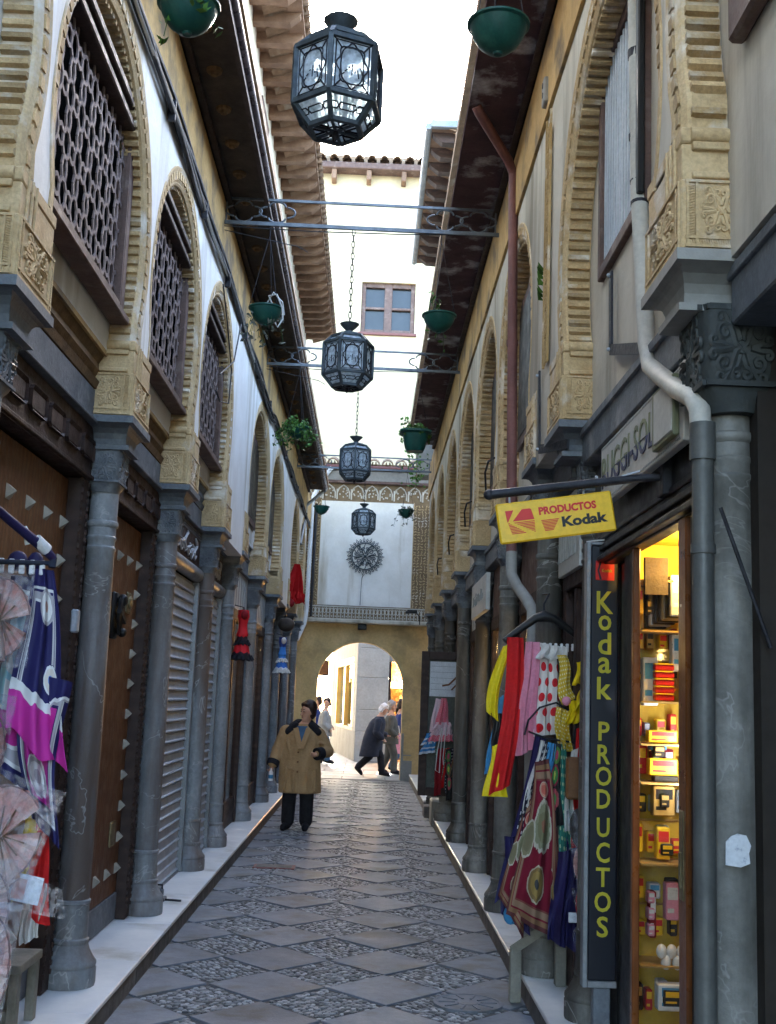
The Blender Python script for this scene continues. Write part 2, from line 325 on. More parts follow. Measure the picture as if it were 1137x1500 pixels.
# ------------------------------------------------------------------ mesh helpers
ORG = {}
class M:
    def __init__(s): s.v = []; s.f = []; s.r = []; s.cur = .5; s.uv = None
    def add(s, vs, fs):
        o = len(s.v); s.v += [tuple(p) for p in vs]; s.f += [tuple(i+o for i in f) for f in fs]; s.r += [s.cur]*len(vs); return o
    def box(s, x0, x1, y0, y1, z0, z1):
        if x0 > x1: x0, x1 = x1, x0
        if y0 > y1: y0, y1 = y1, y0
        s.add([(x0,y0,z0),(x1,y0,z0),(x1,y1,z0),(x0,y1,z0),(x0,y0,z1),(x1,y0,z1),(x1,y1,z1),(x0,y1,z1)],
              [(3,2,1,0),(4,5,6,7),(0,1,5,4),(1,2,6,5),(2,3,7,6),(3,0,4,7)]); return s
    def bbox(s, x0, x1, y0, y1, z0, z1, b=.01):
        """box with chamfered edges"""
        bm = bmesh.new(); bmesh.ops.create_cube(bm, size=1)
        for v in bm.verts:
            v.co = Vector(((x0+x1)/2+v.co.x*abs(x1-x0), (y0+y1)/2+v.co.y*abs(y1-y0), (z0+z1)/2+v.co.z*abs(z1-z0)))
        bmesh.ops.bevel(bm, geom=bm.edges[:], offset=b, segments=1, affect='EDGES')
        bm.verts.index_update()
        s.add([v.co[:] for v in bm.verts], [[v.index for v in f.verts] for f in bm.faces]); bm.free(); return s
    def bar(s, p0, p1, w, h, up=(0,0,1)):
        p0, p1 = Vector(p0), Vector(p1); d = (p1-p0).normalized(); u = Vector(up)
        a = d.cross(u)
        if a.length < 1e-4: a = d.cross(Vector((1,0,0)))
        a.normalize(); b = a.cross(d).normalized(); a = a*w/2; b = b*h/2
        s.add([p0-a-b,p0+a-b,p0+a+b,p0-a+b,p1-a-b,p1+a-b,p1+a+b,p1-a+b],
              [(0,3,2,1),(4,5,6,7),(0,1,5,4),(1,2,6,5),(2,3,7,6),(3,0,4,7)]); return s
    def tube(s, pts, r, n=6, closed=False, caps=True):
        pts = [Vector(p) for p in pts]; k = len(pts); rs = r if isinstance(r, (list, tuple)) else [r]*k
        prev = None; vs = []
        for i, p in enumerate(pts):
            if closed: d = pts[(i+1)%k]-pts[i-1]
            else: d = pts[min(i+1,k-1)]-pts[max(i-1,0)]
            d = d.normalized() if d.length > 1e-9 else Vector((0,0,1))
            if prev is None:
                a = d.cross(Vector((0,0,1)))
                if a.length < .05: a = d.cross(Vector((1,0,0)))
            else: a = prev - d*prev.dot(d)
            a.normalize(); prev = a; b = d.cross(a)
            for j in range(n):
                t = 2*PI*j/n; vs.append(p+(a*math.cos(t)+b*math.sin(t))*rs[i])
        fs = []
        for i in range(k if closed else k-1):
            i2 = (i+1)%k
            for j in range(n): fs.append((i*n+j, i*n+(j+1)%n, i2*n+(j+1)%n, i2*n+j))
        if caps and not closed: fs += [tuple(range(n))[::-1], tuple((k-1)*n+j for j in range(n))]
        s.add(vs, fs); return s
    def cyl(s, p0, p1, r0, r1=None, n=12): return s.tube([p0, p1], [r0, r0 if r1 is None else r1], n)
    def lathe(s, prof, n=20, c=(0,0,0), sq=0, rot=0., sx=1., sy=1., caps=True):
        vs = []
        for q in prof:
            r, z = q[0], q[1]; e = q[2] if len(q) > 2 else sq
            for j in range(n):
                t = 2*PI*j/n+rot; ct, st = math.cos(t), math.sin(t)
                if e:
                    k = 1/max(abs(ct), abs(st)); k = 1+(k-1)*e
                    ct *= k; st *= k
                vs.append((c[0]+ct*r*sx, c[1]+st*r*sy, c[2]+z))
        fs = [(i*n+j, i*n+(j+1)%n, (i+1)*n+(j+1)%n, (i+1)*n+j) for i in range(len(prof)-1) for j in range(n)]
        if caps: fs += [tuple(range(n))[::-1], tuple((len(prof)-1)*n+j for j in range(n))]
        s.add(vs, fs); return s
    def grid(s, fn, nu, nv, uv=False):
        vs = []; o = len(s.v)
        for j in range(nv+1):
            for i in range(nu+1):
                vs.append(fn(i/nu, j/nv))
                if uv:
                    if s.uv is None: s.uv = []
                    s.uv.append((i/nu, j/nv))
        s.add(vs, [(j*(nu+1)+i, j*(nu+1)+i+1, (j+1)*(nu+1)+i+1, (j+1)*(nu+1)+i) for j in range(nv) for i in range(nu)]); return s
    def ell(s, c, r, n=12, m=8):
        if not isinstance(r, (tuple, list)): r = (r, r, r)
        vs = [(c[0],c[1],c[2]-r[2])]; fs = []
        for i in range(1, m):
            a = -PI/2+PI*i/m
            for j in range(n):
                t = 2*PI*j/n; vs.append((c[0]+r[0]*math.cos(a)*math.cos(t), c[1]+r[1]*math.cos(a)*math.sin(t), c[2]+r[2]*math.sin(a)))
        vs.append((c[0],c[1],c[2]+r[2])); T = len(vs)-1
        for j in range(n): fs.append((0, 1+(j+1)%n, 1+j))
        for i in range(m-2):
            for j in range(n): fs.append((1+i*n+j, 1+i*n+(j+1)%n, 1+(i+1)*n+(j+1)%n, 1+(i+1)*n+j))
        for j in range(n): fs.append((1+(m-2)*n+j, 1+(m-2)*n+(j+1)%n, T))
        s.add(vs, fs); return s
    def cap(s, p0, r0, p1, r1, n=12):
        """tapered capsule (closed, overlapping pieces are fused later by remeshing)"""
        p0, p1 = Vector(p0), Vector(p1); d = p1-p0; L_ = d.length; d = d/L_ if L_ else Vector((0,0,1))
        pts = []; rs = []
        for a in (-88, -60, -30): pts.append(p0+d*r0*math.sin(rad(a))); rs.append(r0*math.cos(rad(a)))
        pts.append(p0); rs.append(r0); pts.append(p1); rs.append(r1)
        for a in (30, 60, 88): pts.append(p1+d*r1*math.sin(rad(a))); rs.append(r1*math.cos(rad(a)))
        return s.tube(pts, rs, n)
    def poly(s, pts): s.add(pts, [tuple(range(len(pts)))]); return s
    def prism(s, poly, f, a, b):
        """poly 2D list, f(u,v,w)->xyz ; extruded from w=a to w=b"""
        k = len(poly); vs = [f(u, v, a) for u, v in poly]+[f(u, v, b) for u, v in poly]
        s.add(vs, [tuple(range(k))[::-1], tuple(range(k, 2*k))]+[(i, (i+1)%k, k+(i+1)%k, k+i) for i in range(k)]); return s
    def mesh(s, name, o=(0,0,0), smooth=None):
        me = bpy.data.meshes.new(name)
        me.from_pydata([(p[0]-o[0], p[1]-o[1], p[2]-o[2]) for p in s.v], [], s.f)
        if len(set(s.r)) > 1:
            at = me.attributes.new('rnd', 'FLOAT', 'POINT'); at.data.foreach_set('value', s.r)
        if s.uv:
            ul = me.uv_layers.new(name='UVMap')
            for lp in me.loops: ul.data[lp.index].uv = s.uv[lp.vertex_index] if lp.vertex_index < len(s.uv) else (0, 0)
        if smooth is not None:
            me.shade_smooth()
            if smooth < 180: me.set_sharp_from_angle(angle=rad(smooth))
        me.update(); return me
    def build(s, name, mt, parent=None, smooth=None, **tags):
        if not s.v: return None
        o = wl(parent) if parent is not None else Vector((0,0,0))
        return put(name, s.mesh(name, o, smooth), mt, parent, None, **tags)
def wl(o):
    v = Vector((0,0,0))
    while o is not None: v += o.location; o = o.parent
    return v
def put(name, me, mt, parent=None, loc=None, rot=None, scale=None, **tags):
    """link a mesh as ONE object; loc is a world position"""
    if mt is not None and not me.materials: me.materials.append(MATS[mt])
    o = bpy.data.objects.new(name, me); COL.objects.link(o)
    if mt is not None and me.materials[0] != MATS[mt]:
        o.material_slots[0].link = 'OBJECT'; o.material_slots[0].material = MATS[mt]
    if parent is not None:
        o.parent = parent
        if loc is not None: o.location = Vector(loc)-wl(parent)
    elif loc is not None: o.location = loc
    if rot: o.rotation_euler = rot
    if scale: o.scale = scale
    for k, v in tags.items():
        if v is not None: o[k] = v
    return o
def thing(name, label, cat, loc=(0,0,0), rot=None, group=None, kind=None):
    o = bpy.data.objects.new(name, None); COL.objects.link(o); o.empty_display_size = .1
    o.location = loc; o['label'] = label; o['category'] = cat
    if rot: o.rotation_euler = rot
    if group: o['group'] = group
    if kind: o['kind'] = kind
    return o
def local(m, name, mt, parent, smooth=None, **tags):
    """child built in its parent's own coordinates"""
    return put(name, m.mesh(name, (0,0,0), smooth), mt, parent, None, **tags)
def text(body, size, ext=.002, bold=0., align='LEFT', shear=0., space=1.):
    cu = bpy.data.curves.new("text", 'FONT'); cu.body = body; cu.size = size; cu.extrude = ext; cu.offset = bold; cu.align_x = align
    cu.shear = shear; cu.space_character = space; cu.resolution_u = 3
    o = bpy.data.objects.new("text", cu); COL.objects.link(o)
    dg = bpy.context.evaluated_depsgraph_get(); me = bpy.data.meshes.new_from_object(o.evaluated_get(dg))
    bpy.data.objects.remove(o); bpy.data.curves.remove(cu)
    me.materials.clear(); return me
def xform(me, mtx): me.transform(mtx); return me
def organic(m, name, voxel, it=6):
    o = bpy.data.objects.new("tmp", m.mesh("tmp")); COL.objects.link(o)
    md = o.modifiers.new("r", 'REMESH'); md.mode = 'VOXEL'; md.voxel_size = voxel
    if it:
        sm = o.modifiers.new("s", 'SMOOTH'); sm.iterations = it; sm.factor = .5
    dg = bpy.context.evaluated_depsgraph_get(); me = bpy.data.meshes.new_from_object(o.evaluated_get(dg)); me.name = name
    old = o.data; bpy.data.objects.remove(o); bpy.data.meshes.remove(old)
    me.shade_smooth(); return me
# ------------------------------------------------------------------ street
PV = thing('street', 'narrow pedestrian street paved with grey diamond slabs and pebble fields between the shop rows', 'street', (0,0,0), kind='structure')
M().box(-40, 40, -14, 90, -.30, -.010).build('ground_bed', 'bed', PV)
KL, KR = -1.235, .95                       # kerb faces
DX, DY = .67, .70                          # diamond pitch
def clipx(poly, x0, x1):
    for lim, sg in ((x0, 1), (x1, -1)):
        out = []
        for i in range(len(poly)):
            a, b = poly[i], poly[(i+1) % len(poly)]
            ia, ib = (a[0]-lim)*sg >= 0, (b[0]-lim)*sg >= 0
            if ia: out.append(a)
            if ia != ib:
                t = (lim-a[0])/(b[0]-a[0]); out.append((lim, a[1]+(b[1]-a[1])*t))
        poly = out
        if not poly: return []
    return poly
slabmesh = None
farm = M(); peb = M(); nslab = 0
def slab(poly, z=0., th=.05, b=.003):
    m = M(); cx = sum(p[0] for p in poly)/len(poly); cy = sum(p[1] for p in poly)/len(poly)
    k = len(poly)
    ins = [(p[0]+(cx-p[0])*.010, p[1]+(cy-p[1])*.010) for p in poly]
    vs = [(x-cx, y-cy, -th) for x, y in poly]+[(x-cx, y-cy, -b) for x, y in poly]+[(x-cx, y-cy, 0) for x, y in ins]
    m.add(vs, [(i, (i+1)%k, k+(i+1)%k, k+i) for i in range(k)]+[(k+i, k+(i+1)%k, 2*k+(i+1)%k, 2*k+i) for i in range(k)]+[tuple(range(2*k, 3*k))])
    return m, (cx, cy)
g = .007
for r in range(-3, 28):
    for c in range(-1, 3):
        cx, cy = -.5+DX*c, 6.93+DY*r
        if cy > 24.0 or cy < 4.4: continue
        hx, hy = DX/2-g, DY/2-g
        poly = clipx([(cx-hx, cy), (cx, cy-hy), (cx+hx, cy), (cx, cy+hy)], KL+.012, KR-.012)
        if len(poly) < 3: continue
        m, (ax, ay) = slab(poly); dz = R.uniform(-.0015, .0015)
        if cy < 17.2:
            full = len(poly) == 4 and abs(poly[0][0]-(cx-hx)) < 1e-6
            if full and slabmesh is None: slabmesh = m.mesh('paving_slab')
            put('paving_slab', slabmesh if full else m.mesh('paving_slab'), 'slab', PV, (ax, ay, dz), (R.uniform(-.004,.004), R.uniform(-.004,.004), 0)); nslab += 1
        else:
            o = farm.add([(x+ax, y+ay, z+dz) for x, y, z in m.v], m.f)
farm.build('paving_slab', 'slabfar', PV, kind='stuff')
def pebble(m, x, y, z, a, b, h, rot):
    m.cur = R.random(); n = 7; ca, sa = math.cos(rot), math.sin(rot); vs = []
    ph = R.random()*6
    for k, (s_, hh) in enumerate(((1, -.02), (.93, h*.72), (.62, h))):
        for j in range(n):
            t = 2*PI*j/n; q = 1+.12*math.sin(ph+2*t)
            u, v = a*s_*q*math.cos(t), b*s_*q*math.sin(t); vs.append((x+u*ca-v*sa, y+u*sa+v*ca, z+hh))
    m.add(vs, [(k*n+j, k*n+(j+1)%n, (k+1)*n+(j+1)%n, (k+1)*n+j) for k in range(2) for j in range(n)]+[tuple(2*n+j for j in range(n))])
for r in range(-4, 27):
    for c in range(-2, 3):
        cx, cy = -.165+DX*c, 7.28+DY*r
        if cy > 23.8 or cy < 4.6: continue
        st = .041 if cy < 13 else .055
        ny, nx = int(DY/st*1.25), int(DX/st)
        base = R.choice((-.6, 0, .5, .9)) + R.uniform(-.2, .2)
        for i in range(nx+1):
            for j in range(ny+1):
                x = cx-DX/2+st*(i+.5*(j%2))+R.uniform(-.3, .3)*st*.6; y = cy-DY/2+DY*(j/ny)+R.uniform(-.3, .3)*st*.6
                if abs(x-cx)/(DX/2-.022)+abs(y-cy)/(DY/2-.022) > 1: continue
                if x < KL+.02 or x > KR-.02: continue
                pebble(peb, x, y, -.013, st*R.uniform(.40, .60), st*R.uniform(.27, .40), R.uniform(.007, .013), base+R.uniform(-.7, .7))
peb.build('pebbles', 'pebble', PV, 25, kind='stuff')
# slab strips along the kerbs where the pebble tips stop
# drain: a slotted iron plate in a slab
DR = thing('drain_cover', 'stone drain slab with a row of dark round holes in the middle of the street', 'drain', (-.17, 15.62, .003))
m = M(); m.bbox(-.42, .42, -.14, .14, -.04, .004, .004); local(m, 'plate', 'slab', DR)
m = M()
for i in range(8): m.cyl((-.27+.077*i, -.02, .0035), (-.27+.077*i, -.02, .0065), .026, .026, 10)
local(m, 'holes', 'black', DR)
MC = thing('manhole_cover', 'worn round iron manhole cover set in the street by the right kerb', 'manhole cover', (.62, 6.68, .004))
m = M(); m.lathe([(.19, -.02), (.19, .003), (.175, .005), (.17, .001), (.06, .001), (.055, .004), (.0, .004)], 28); local(m, 'lid', 'slab', MC, 30)
m = M()
for k in range(10):
    a = 2*PI*k/10; m.bar((.07*math.cos(a), .07*math.sin(a), .003), (.16*math.cos(a), .16*math.sin(a), .003), .012, .006)
local(m, 'ridges', 'slab', MC)
PT = thing('patch_plate', 'small reddish iron plate sunk in the street near the left kerb', 'cover', (-.82, 11.55, .002))
m = M(); m.bbox(-.2, .2, -.12, .12, -.03, .004, .004); local(m, 'plate', 'redpipe', PT); m = M(); m.box(-.17, .17, -.09, .09, .0041, .006); local(m, 'lid', 'kerb', PT)

# pavements: marble slabs on a kerb
def pavement(side, x0, x1, y0, y1, top, nm):
    P = thing('pavement', nm, 'pavement', (0,0,0), kind='structure')
    e = x0
    M().box(min(x0, x1), max(x0, x1), y0, y1, -.25, top-.028).build('pavement_bed', 'kerb', P)
    y = y0
    while y < y1-.05:
        L_ = min(R.uniform(.95, 1.25), y1-y)
        m = M(); lo, hi = sorted((x0-side*.014, x1)); m.bbox(lo+.0, hi, y+.003, y+L_-.003, top-.027, top, .005)
        m.build('marble_slab', 'marble', P)
        m = M(); lo, hi = sorted((x0-side*.006, x0+side*.05)); m.bbox(lo, hi, y+.004, y+L_-.006, -.05, top-.03, .006); m.build('kerb_stone', 'kerb', P)
        y += L_
    return P
pavement(-1, KL, -2.3, 1.5, 24.2, .12, 'white marble pavement slabs along the left shopfronts')
pavement(1, KR, 1.60, 1.5, 15.6, .12, 'narrow white marble pavement slabs along the right shopfronts')
pavement(1, .93, 1.60, 17.9, 24.0, .15, 'raised grey step of pavement at the far right before the archway')
M().box(-40, 40, 24.22, 90, -.2, -.02).build('plaza_bed', 'plaza', PV)
pz = None
SQ = thing('plaza', 'sunlit stone paved square beyond the archway', 'plaza', (0, 24.2, 0), kind='structure')
for j in range(14):
    for i in range(-5, 6):
        m = M(); m.bbox(-.445, .445, -.395, .395, -.03, 0, .006)
        pz = pz or m.mesh('paving_stone')
        put('paving_stone', pz, 'plaza', SQ, (i*.9+(j%2)*.45, 24.64+j*.8, R.uniform(-.004, .002)))

# ------------------------------------------------------------------ the two arcaded shop rows
FL, FR = 1.335, .955
def FX(side, off): return side*((FL if side < 0 else FR)+off)
def scroll_lines():
    out = []
    def spiral(cx, cy, r0, r1, a0, turns, n=16):
        return [(cx+(r0+(r1-r0)*i/n)*math.cos(a0+turns*2*PI*i/n), cy+(r0+(r1-r0)*i/n)*math.sin(a0+turns*2*PI*i/n)) for i in range(n+1)]
    for sx in (-1, 1):
        for sy in (-1, 1):
            q = [(0.0, 0.0), (.08, .06)]+spiral(.25, .20, .13, .025, PI*1.05, -1.35)
            out.append([(x*sx, y*sy) for x, y in q])
            q = [(.10, .12), (.16, .30)]+spiral(.30, .38, .085, .02, PI*1.0, -1.2, 12)
            out.append([(x*sx, y*sy) for x, y in q])
            q = [(.0, .10)]+spiral(.07, .34, .085, .015, -PI*.55, 1.2, 12)
            out.append([(x*sx, y*sy) for x, y in q])
            q = [(.14, .0), (.3, .04)]+spiral(.40, .10, .065, .015, -PI*.6, 1.1, 10)
            out.append([(x*sx, y*sy) for x, y in q])
    out.append([(.055*math.cos(t*PI/5), .055*math.sin(t*PI/5)) for t in range(11)])
    return out
SCR = scroll_lines()
def relief(m, f, w, h, r=.006, n=5, sel=None):
    for q in SCR:
        m.tube([f(x*w, y*h, r*.3) for x, y in q], [r*(1.1-.45*i/len(q)) for i in range(len(q))], n)
def hatch(m, f, u0, v0, u1, v1, n, wd, t=.004):
    for i in range(n):
        a, b = i/n, (i+.6)/n
        p = [(u0+(u1-u0)*a, v0+(v1-v0)*a), (u0+(u1-u0)*b, v0+(v1-v0)*b)]
        du, dv = (u1-u0), (v1-v0); L_ = math.hypot(du, dv); nx, ny = -dv/L_*wd/2, du/L_*wd/2
        m.bar(f(p[0][0]-nx, p[0][1]-ny, t/2), f(p[1][0]+nx, p[1][1]+ny, t/2), .005, t)
# shared column meshes: origin at the column foot, +X towards the street
def rloft(m, rings):
    vs = []
    for x0, x1, hy, z in rings: vs += [(x0,-hy,z),(x1,-hy,z),(x1,hy,z),(x0,hy,z)]
    n = len(rings)
    m.add(vs, [(3,2,1,0)]+[(i*4+j, i*4+(j+1)%4, (i+1)*4+(j+1)%4, (i+1)*4+j) for i in range(n-1) for j in range(4)]+[tuple(4*(n-1)+j for j in range(4))])
m = M(); m.lathe([(.138,0),(.142,.012),(.142,.085),(.136,.094),(.141,.105),(.139,.118),(.120,.142),(.102,.175),(.092,.205),(.096,.213),(.096,.228),(.087,.235),(.085,.40),(.0905,.405),(.0905,.42),(.083,.426),(.06,.43)], 20)
ME_base = m.mesh('base', smooth=38)
m = M(); m.lathe([(.06,.42),(.0825,.42),(.0825,1.2),(.079,1.75),(.075,2.235),(.081,2.243),(.081,2.255),(.075,2.262),(.075,2.292),(.0805,2.30),(.0805,2.312),(.0755,2.318),(.0755,2.362),(.084,2.37),(.087,2.382),(.084,2.394),(.076,2.40),(.077,2.56),(.05,2.57)], 20)
ME_shaft = m.mesh('shaft', smooth=38)
m = M(); m.lathe([(.076,2.55,0),(.079,2.567,.2),(.084,2.585,.7),(.086,2.60,1),(.097,2.755,1),(.101,2.78,1)], 24, sy=1.2, rot=PI/24)
for f, w in ((lambda u, v, t: (u, -.108-.03*(v+.0)-t, 2.685+v), .165), (lambda u, v, t: (.090+.06*(v)+t, u, 2.685+v), .205)):
    relief(m, f, w, .17, .0075, 5)
    for v in (-.078, .088): m.bar(f(-w*.52, v, .004), f(w*.52, v, .004), .012, .012)
ME_cap = m.mesh('capital', smooth=50)
m = M(); rloft(m, [(-.118,.112,.135,2.775),(-.118,.112,.135,2.80),(-.10,.092,.118,2.806),(-.10,.092,.122,2.835),(-.10,.098,.14,2.862),(-.10,.112,.175,2.885),(-.10,.124,.215,2.896),(-.10,.148,.245,2.902),(-.10,.148,.245,2.94)])
ME_imp = m.mesh('impost')
BLZ = 3.062
m = M(); m.bbox(-.13,.132,-.232,.232,0,.235,.006)
fa = lambda u, v, t: (u, -.232-t, .118+v); fb = lambda u, v, t: (.132+t, u, .118+v)
relief(m, lambda u, v, t: fa(u+.005, v+.012, t), .135, .17, .0062)
relief(m, lambda u, v, t: fb(u, v+.012, t), .32, .17, .0068)
for f, w in ((fa, .118), (fb, .222)):
    for (a, b, c, d) in ((-w,-.108,w,-.108),(-w,.108,w,.108),(-w,-.08,w,-.08)): m.bar(f(a,b,.003), f(c,d,.003), .010, .010)
    for (u_) in (-w+.006, w-.006, -w+.036, w-.036): m.bar(f(u_,-.108,.003), f(u_,.108,.003), .008, .008)
    hatch(m, f, -w+.02, -.094, w-.02, -.094, 26, .022); hatch(m, f, -w+.021, -.08, -w+.021, .1, 20, .02); hatch(m, f, w-.021, -.08, w-.021, .1, 20, .02)
ME_block = m.mesh('carved_block')
m = M(); m.bbox(-.13,.126,-.222,.222,.235,.36,.004)
m.bbox(-.10,.095,-.236,-.20,.24,.262,.004); m.bbox(-.10,.095,-.240,-.20,.335,.362,.004)
m.tube([(-.12,-.222,.388),(.10,-.222,.388)], .027, 10)
m.bbox(-.13,.130,-.23,.232,.36,.415,.006)
for yy in (-.15, -.10, -.05): m.tube([(.128, yy, .24), (.128, yy, .41)], .008, 6)
ME_neck = m.mesh('moulded_neck', smooth=40)
# rib: local x depth, y outward, z along the curve
m = M(); d0, d1 = -.058, .058
m.add([(d0,.006,-.019),(d1,.006,-.019),(d1,.006,.019),(d0,.006,.019),(d0,-.026,-.011),(d1-.006,-.026,-.011),(d1-.006,-.026,.011),(d0,-.026,.011)],
      [(0,1,2,3),(7,6,5,4),(0,4,5,1),(1,5,6,2),(2,6,7,3),(3,7,4,0)])
ME_rib = m.mesh('rib')
APEX = 4.85; FRZ = 5.06; SOF = 5.60; ZL = 3.41
HS = 1.09; TH = math.acos(1/HS)          # slightly horseshoe arches
def arch_path(yc, a, zb, zs, dr=0., seg=30):
    r = a*HS; p = [(yc+a+dr*math.cos(TH), zb, 1, 0)]
    for i in range(seg+1):
        t = -TH+(PI+2*TH)*i/seg; p.append((yc+(r+dr)*math.cos(t), zs+(r+dr)*math.sin(t), math.cos(t), math.sin(t)))
    p.append((yc-a-dr*math.cos(TH), zb, -1, 0)); return p
def sweep(m, side, path, prof):
    vs = [(FX(side, off), y+ny*dr, z+nz*dr) for (y, z, ny, nz) in path for dr, off in prof]; k = len(prof)
    m.add(vs, [(i*k+j, i*k+j+1, (i+1)*k+j+1, (i+1)*k+j) for i in range(len(path)-1) for j in range(k-1)])
def ribs(side, yc, a, zs, parent, single, matn='rib'):
    xm = FX(side, .072); st = .0535; r = a*HS; n = int((zs-r*math.sin(TH)-3.49)/st); J = M()
    def one(y, z, ang):
        if single:
            put('rib', ME_rib, matn, parent, (xm, y, z), (ang, 0, 0), (1, R.uniform(.85, 1.15), R.uniform(.85, 1.1)))
        else:
            c, s_ = math.cos(ang), math.sin(ang)
            J.cur = R.random(); J.add([(xm+p.co.x, y+p.co.y*c-p.co.z*s_, z+p.co.y*s_+p.co.z*c) for p in ME_rib.vertices], [tuple(f.vertices) for f in ME_rib.polygons])
    for i in range(n): one(yc+a, 3.50+st*(i+.5), 0)
    k = int((PI+2*TH)*r/st)
    for i in range(k):
        t = -TH+(PI+2*TH)*(i+.5)/k
        if single and t > PI*.8: continue
        one(yc+r*math.cos(t), zs+r*math.sin(t), t)
    if not single: J.build('rib', matn, parent, kind='stuff')
def column(side, y, B, mt, dx=0., pier=True):
    x = FX(side, .112); sc = (-side, 1, 1); xc_ = x+side*(dx if side > 0 else .028); p = (xc_, y, .12)
    c = put('column', ME_shaft, mt, B, p, None, sc)
    near = side > 0 and abs(y-3.7) < .01
    put('base', ME_base, mt, c, None); cp = put('capital', ME_cap, 'bronze' if near else 'greystone', c, None)
    if near: cp.scale = (1.32, 1.3, 1.5); cp.location = (0, 0, 2.795-2.78*1.5)
         # share the column's frame
    ip = put('impost', ME_imp, 'stonegrey' if near else 'greystone', c, None); ip.location = ((x-xc_)*-side, 0, 0)
    if pier:
        put('carved_block', ME_block, 'tan', B, (x, y, BLZ), None, sc)
        put('moulded_neck', ME_neck, 'tan', B, (x, y, BLZ), None, sc)
    return c
for me in (ME_shaft, ME_base): pass

def lattice_mesh(w, h):
    m = M(); n = round(w/.21); k = round(h/.21); tx, tz = w/n, h/k
    def seg(a, b): m.bar((0, a[0]-w/2, a[1]), (0, b[0]-w/2, b[1]), .021, .008, (1, 0, 0))
    for i in range(n):
        for j in range(k):
            cx, cz = (i+.5)*tx, (j+.5)*tz; pts = []
            for q in range(8):
                a = q*PI/4+PI/8; pts.append((cx+.30*tx*math.cos(a), cz+.30*tz*math.sin(a)))
            for q in range(8): seg(pts[q], pts[(q+1) % 8])
            for q, (ex, ez) in zip((0, 1, 2, 3, 4, 5, 6, 7), ((.5,.2),(.2,.5),(-.2,.5),(-.5,.2),(-.5,-.2),(-.2,-.5),(.2,-.5),(.5,-.2))):
                seg(pts[q], (cx+ex*tx, cz+ez*tz))
    return m
def lattice_window(side, B, y0, y1, z0, z1):
    x = FX(side, .080); s = side
    m = M(); fw = .085
    for (a, b, c, d) in ((y0, y0+fw, z0, z1), (y1-fw, y1, z0, z1), (y0+fw+.002, y1-fw-.002, z0, z0+fw*.6)):
        m.bbox(x-s*.025, x+s*.05, a, b, c, d, .006)
    for k_, (yy) in enumerate((y0+fw, y1-fw)): m.bar((x-s*.012, yy, z0+.03), (x-s*.012, yy, z1), .02, .02)
    w = m.build('window', 'framewood', B)
    m = M()
    for i, (pr, h) in enumerate(((.05, .045), (.035, .035), (.06, .05))):
        zz = z1-.02+sum((.045, .037, .052)[:i]); m.bbox(x-s*pr, x+s*.05, y0-.01, y1+.01, zz, zz+h, .008)
    m.build('cornice', 'darkwood', w)
    m = M(); m.bbox(x-s*.055, x+s*.05, y0-.015, y1+.015, z0-.045, z0-.002, .006); m.build('sill', 'framewood', w)
    lm = lattice_mesh(y1-y0-2*fw-.01, z1-z0-fw*.6-.02)
    put('lattice', lm.mesh('lattice'), 'lattice', w, (x+s*.015, (y0+y1)/2, z0+fw*.6))
    M().box(x+s*.046, x+s*.053, y0+.02, y1-.02, z0, z1).build('backing', 'void', w)
    return w
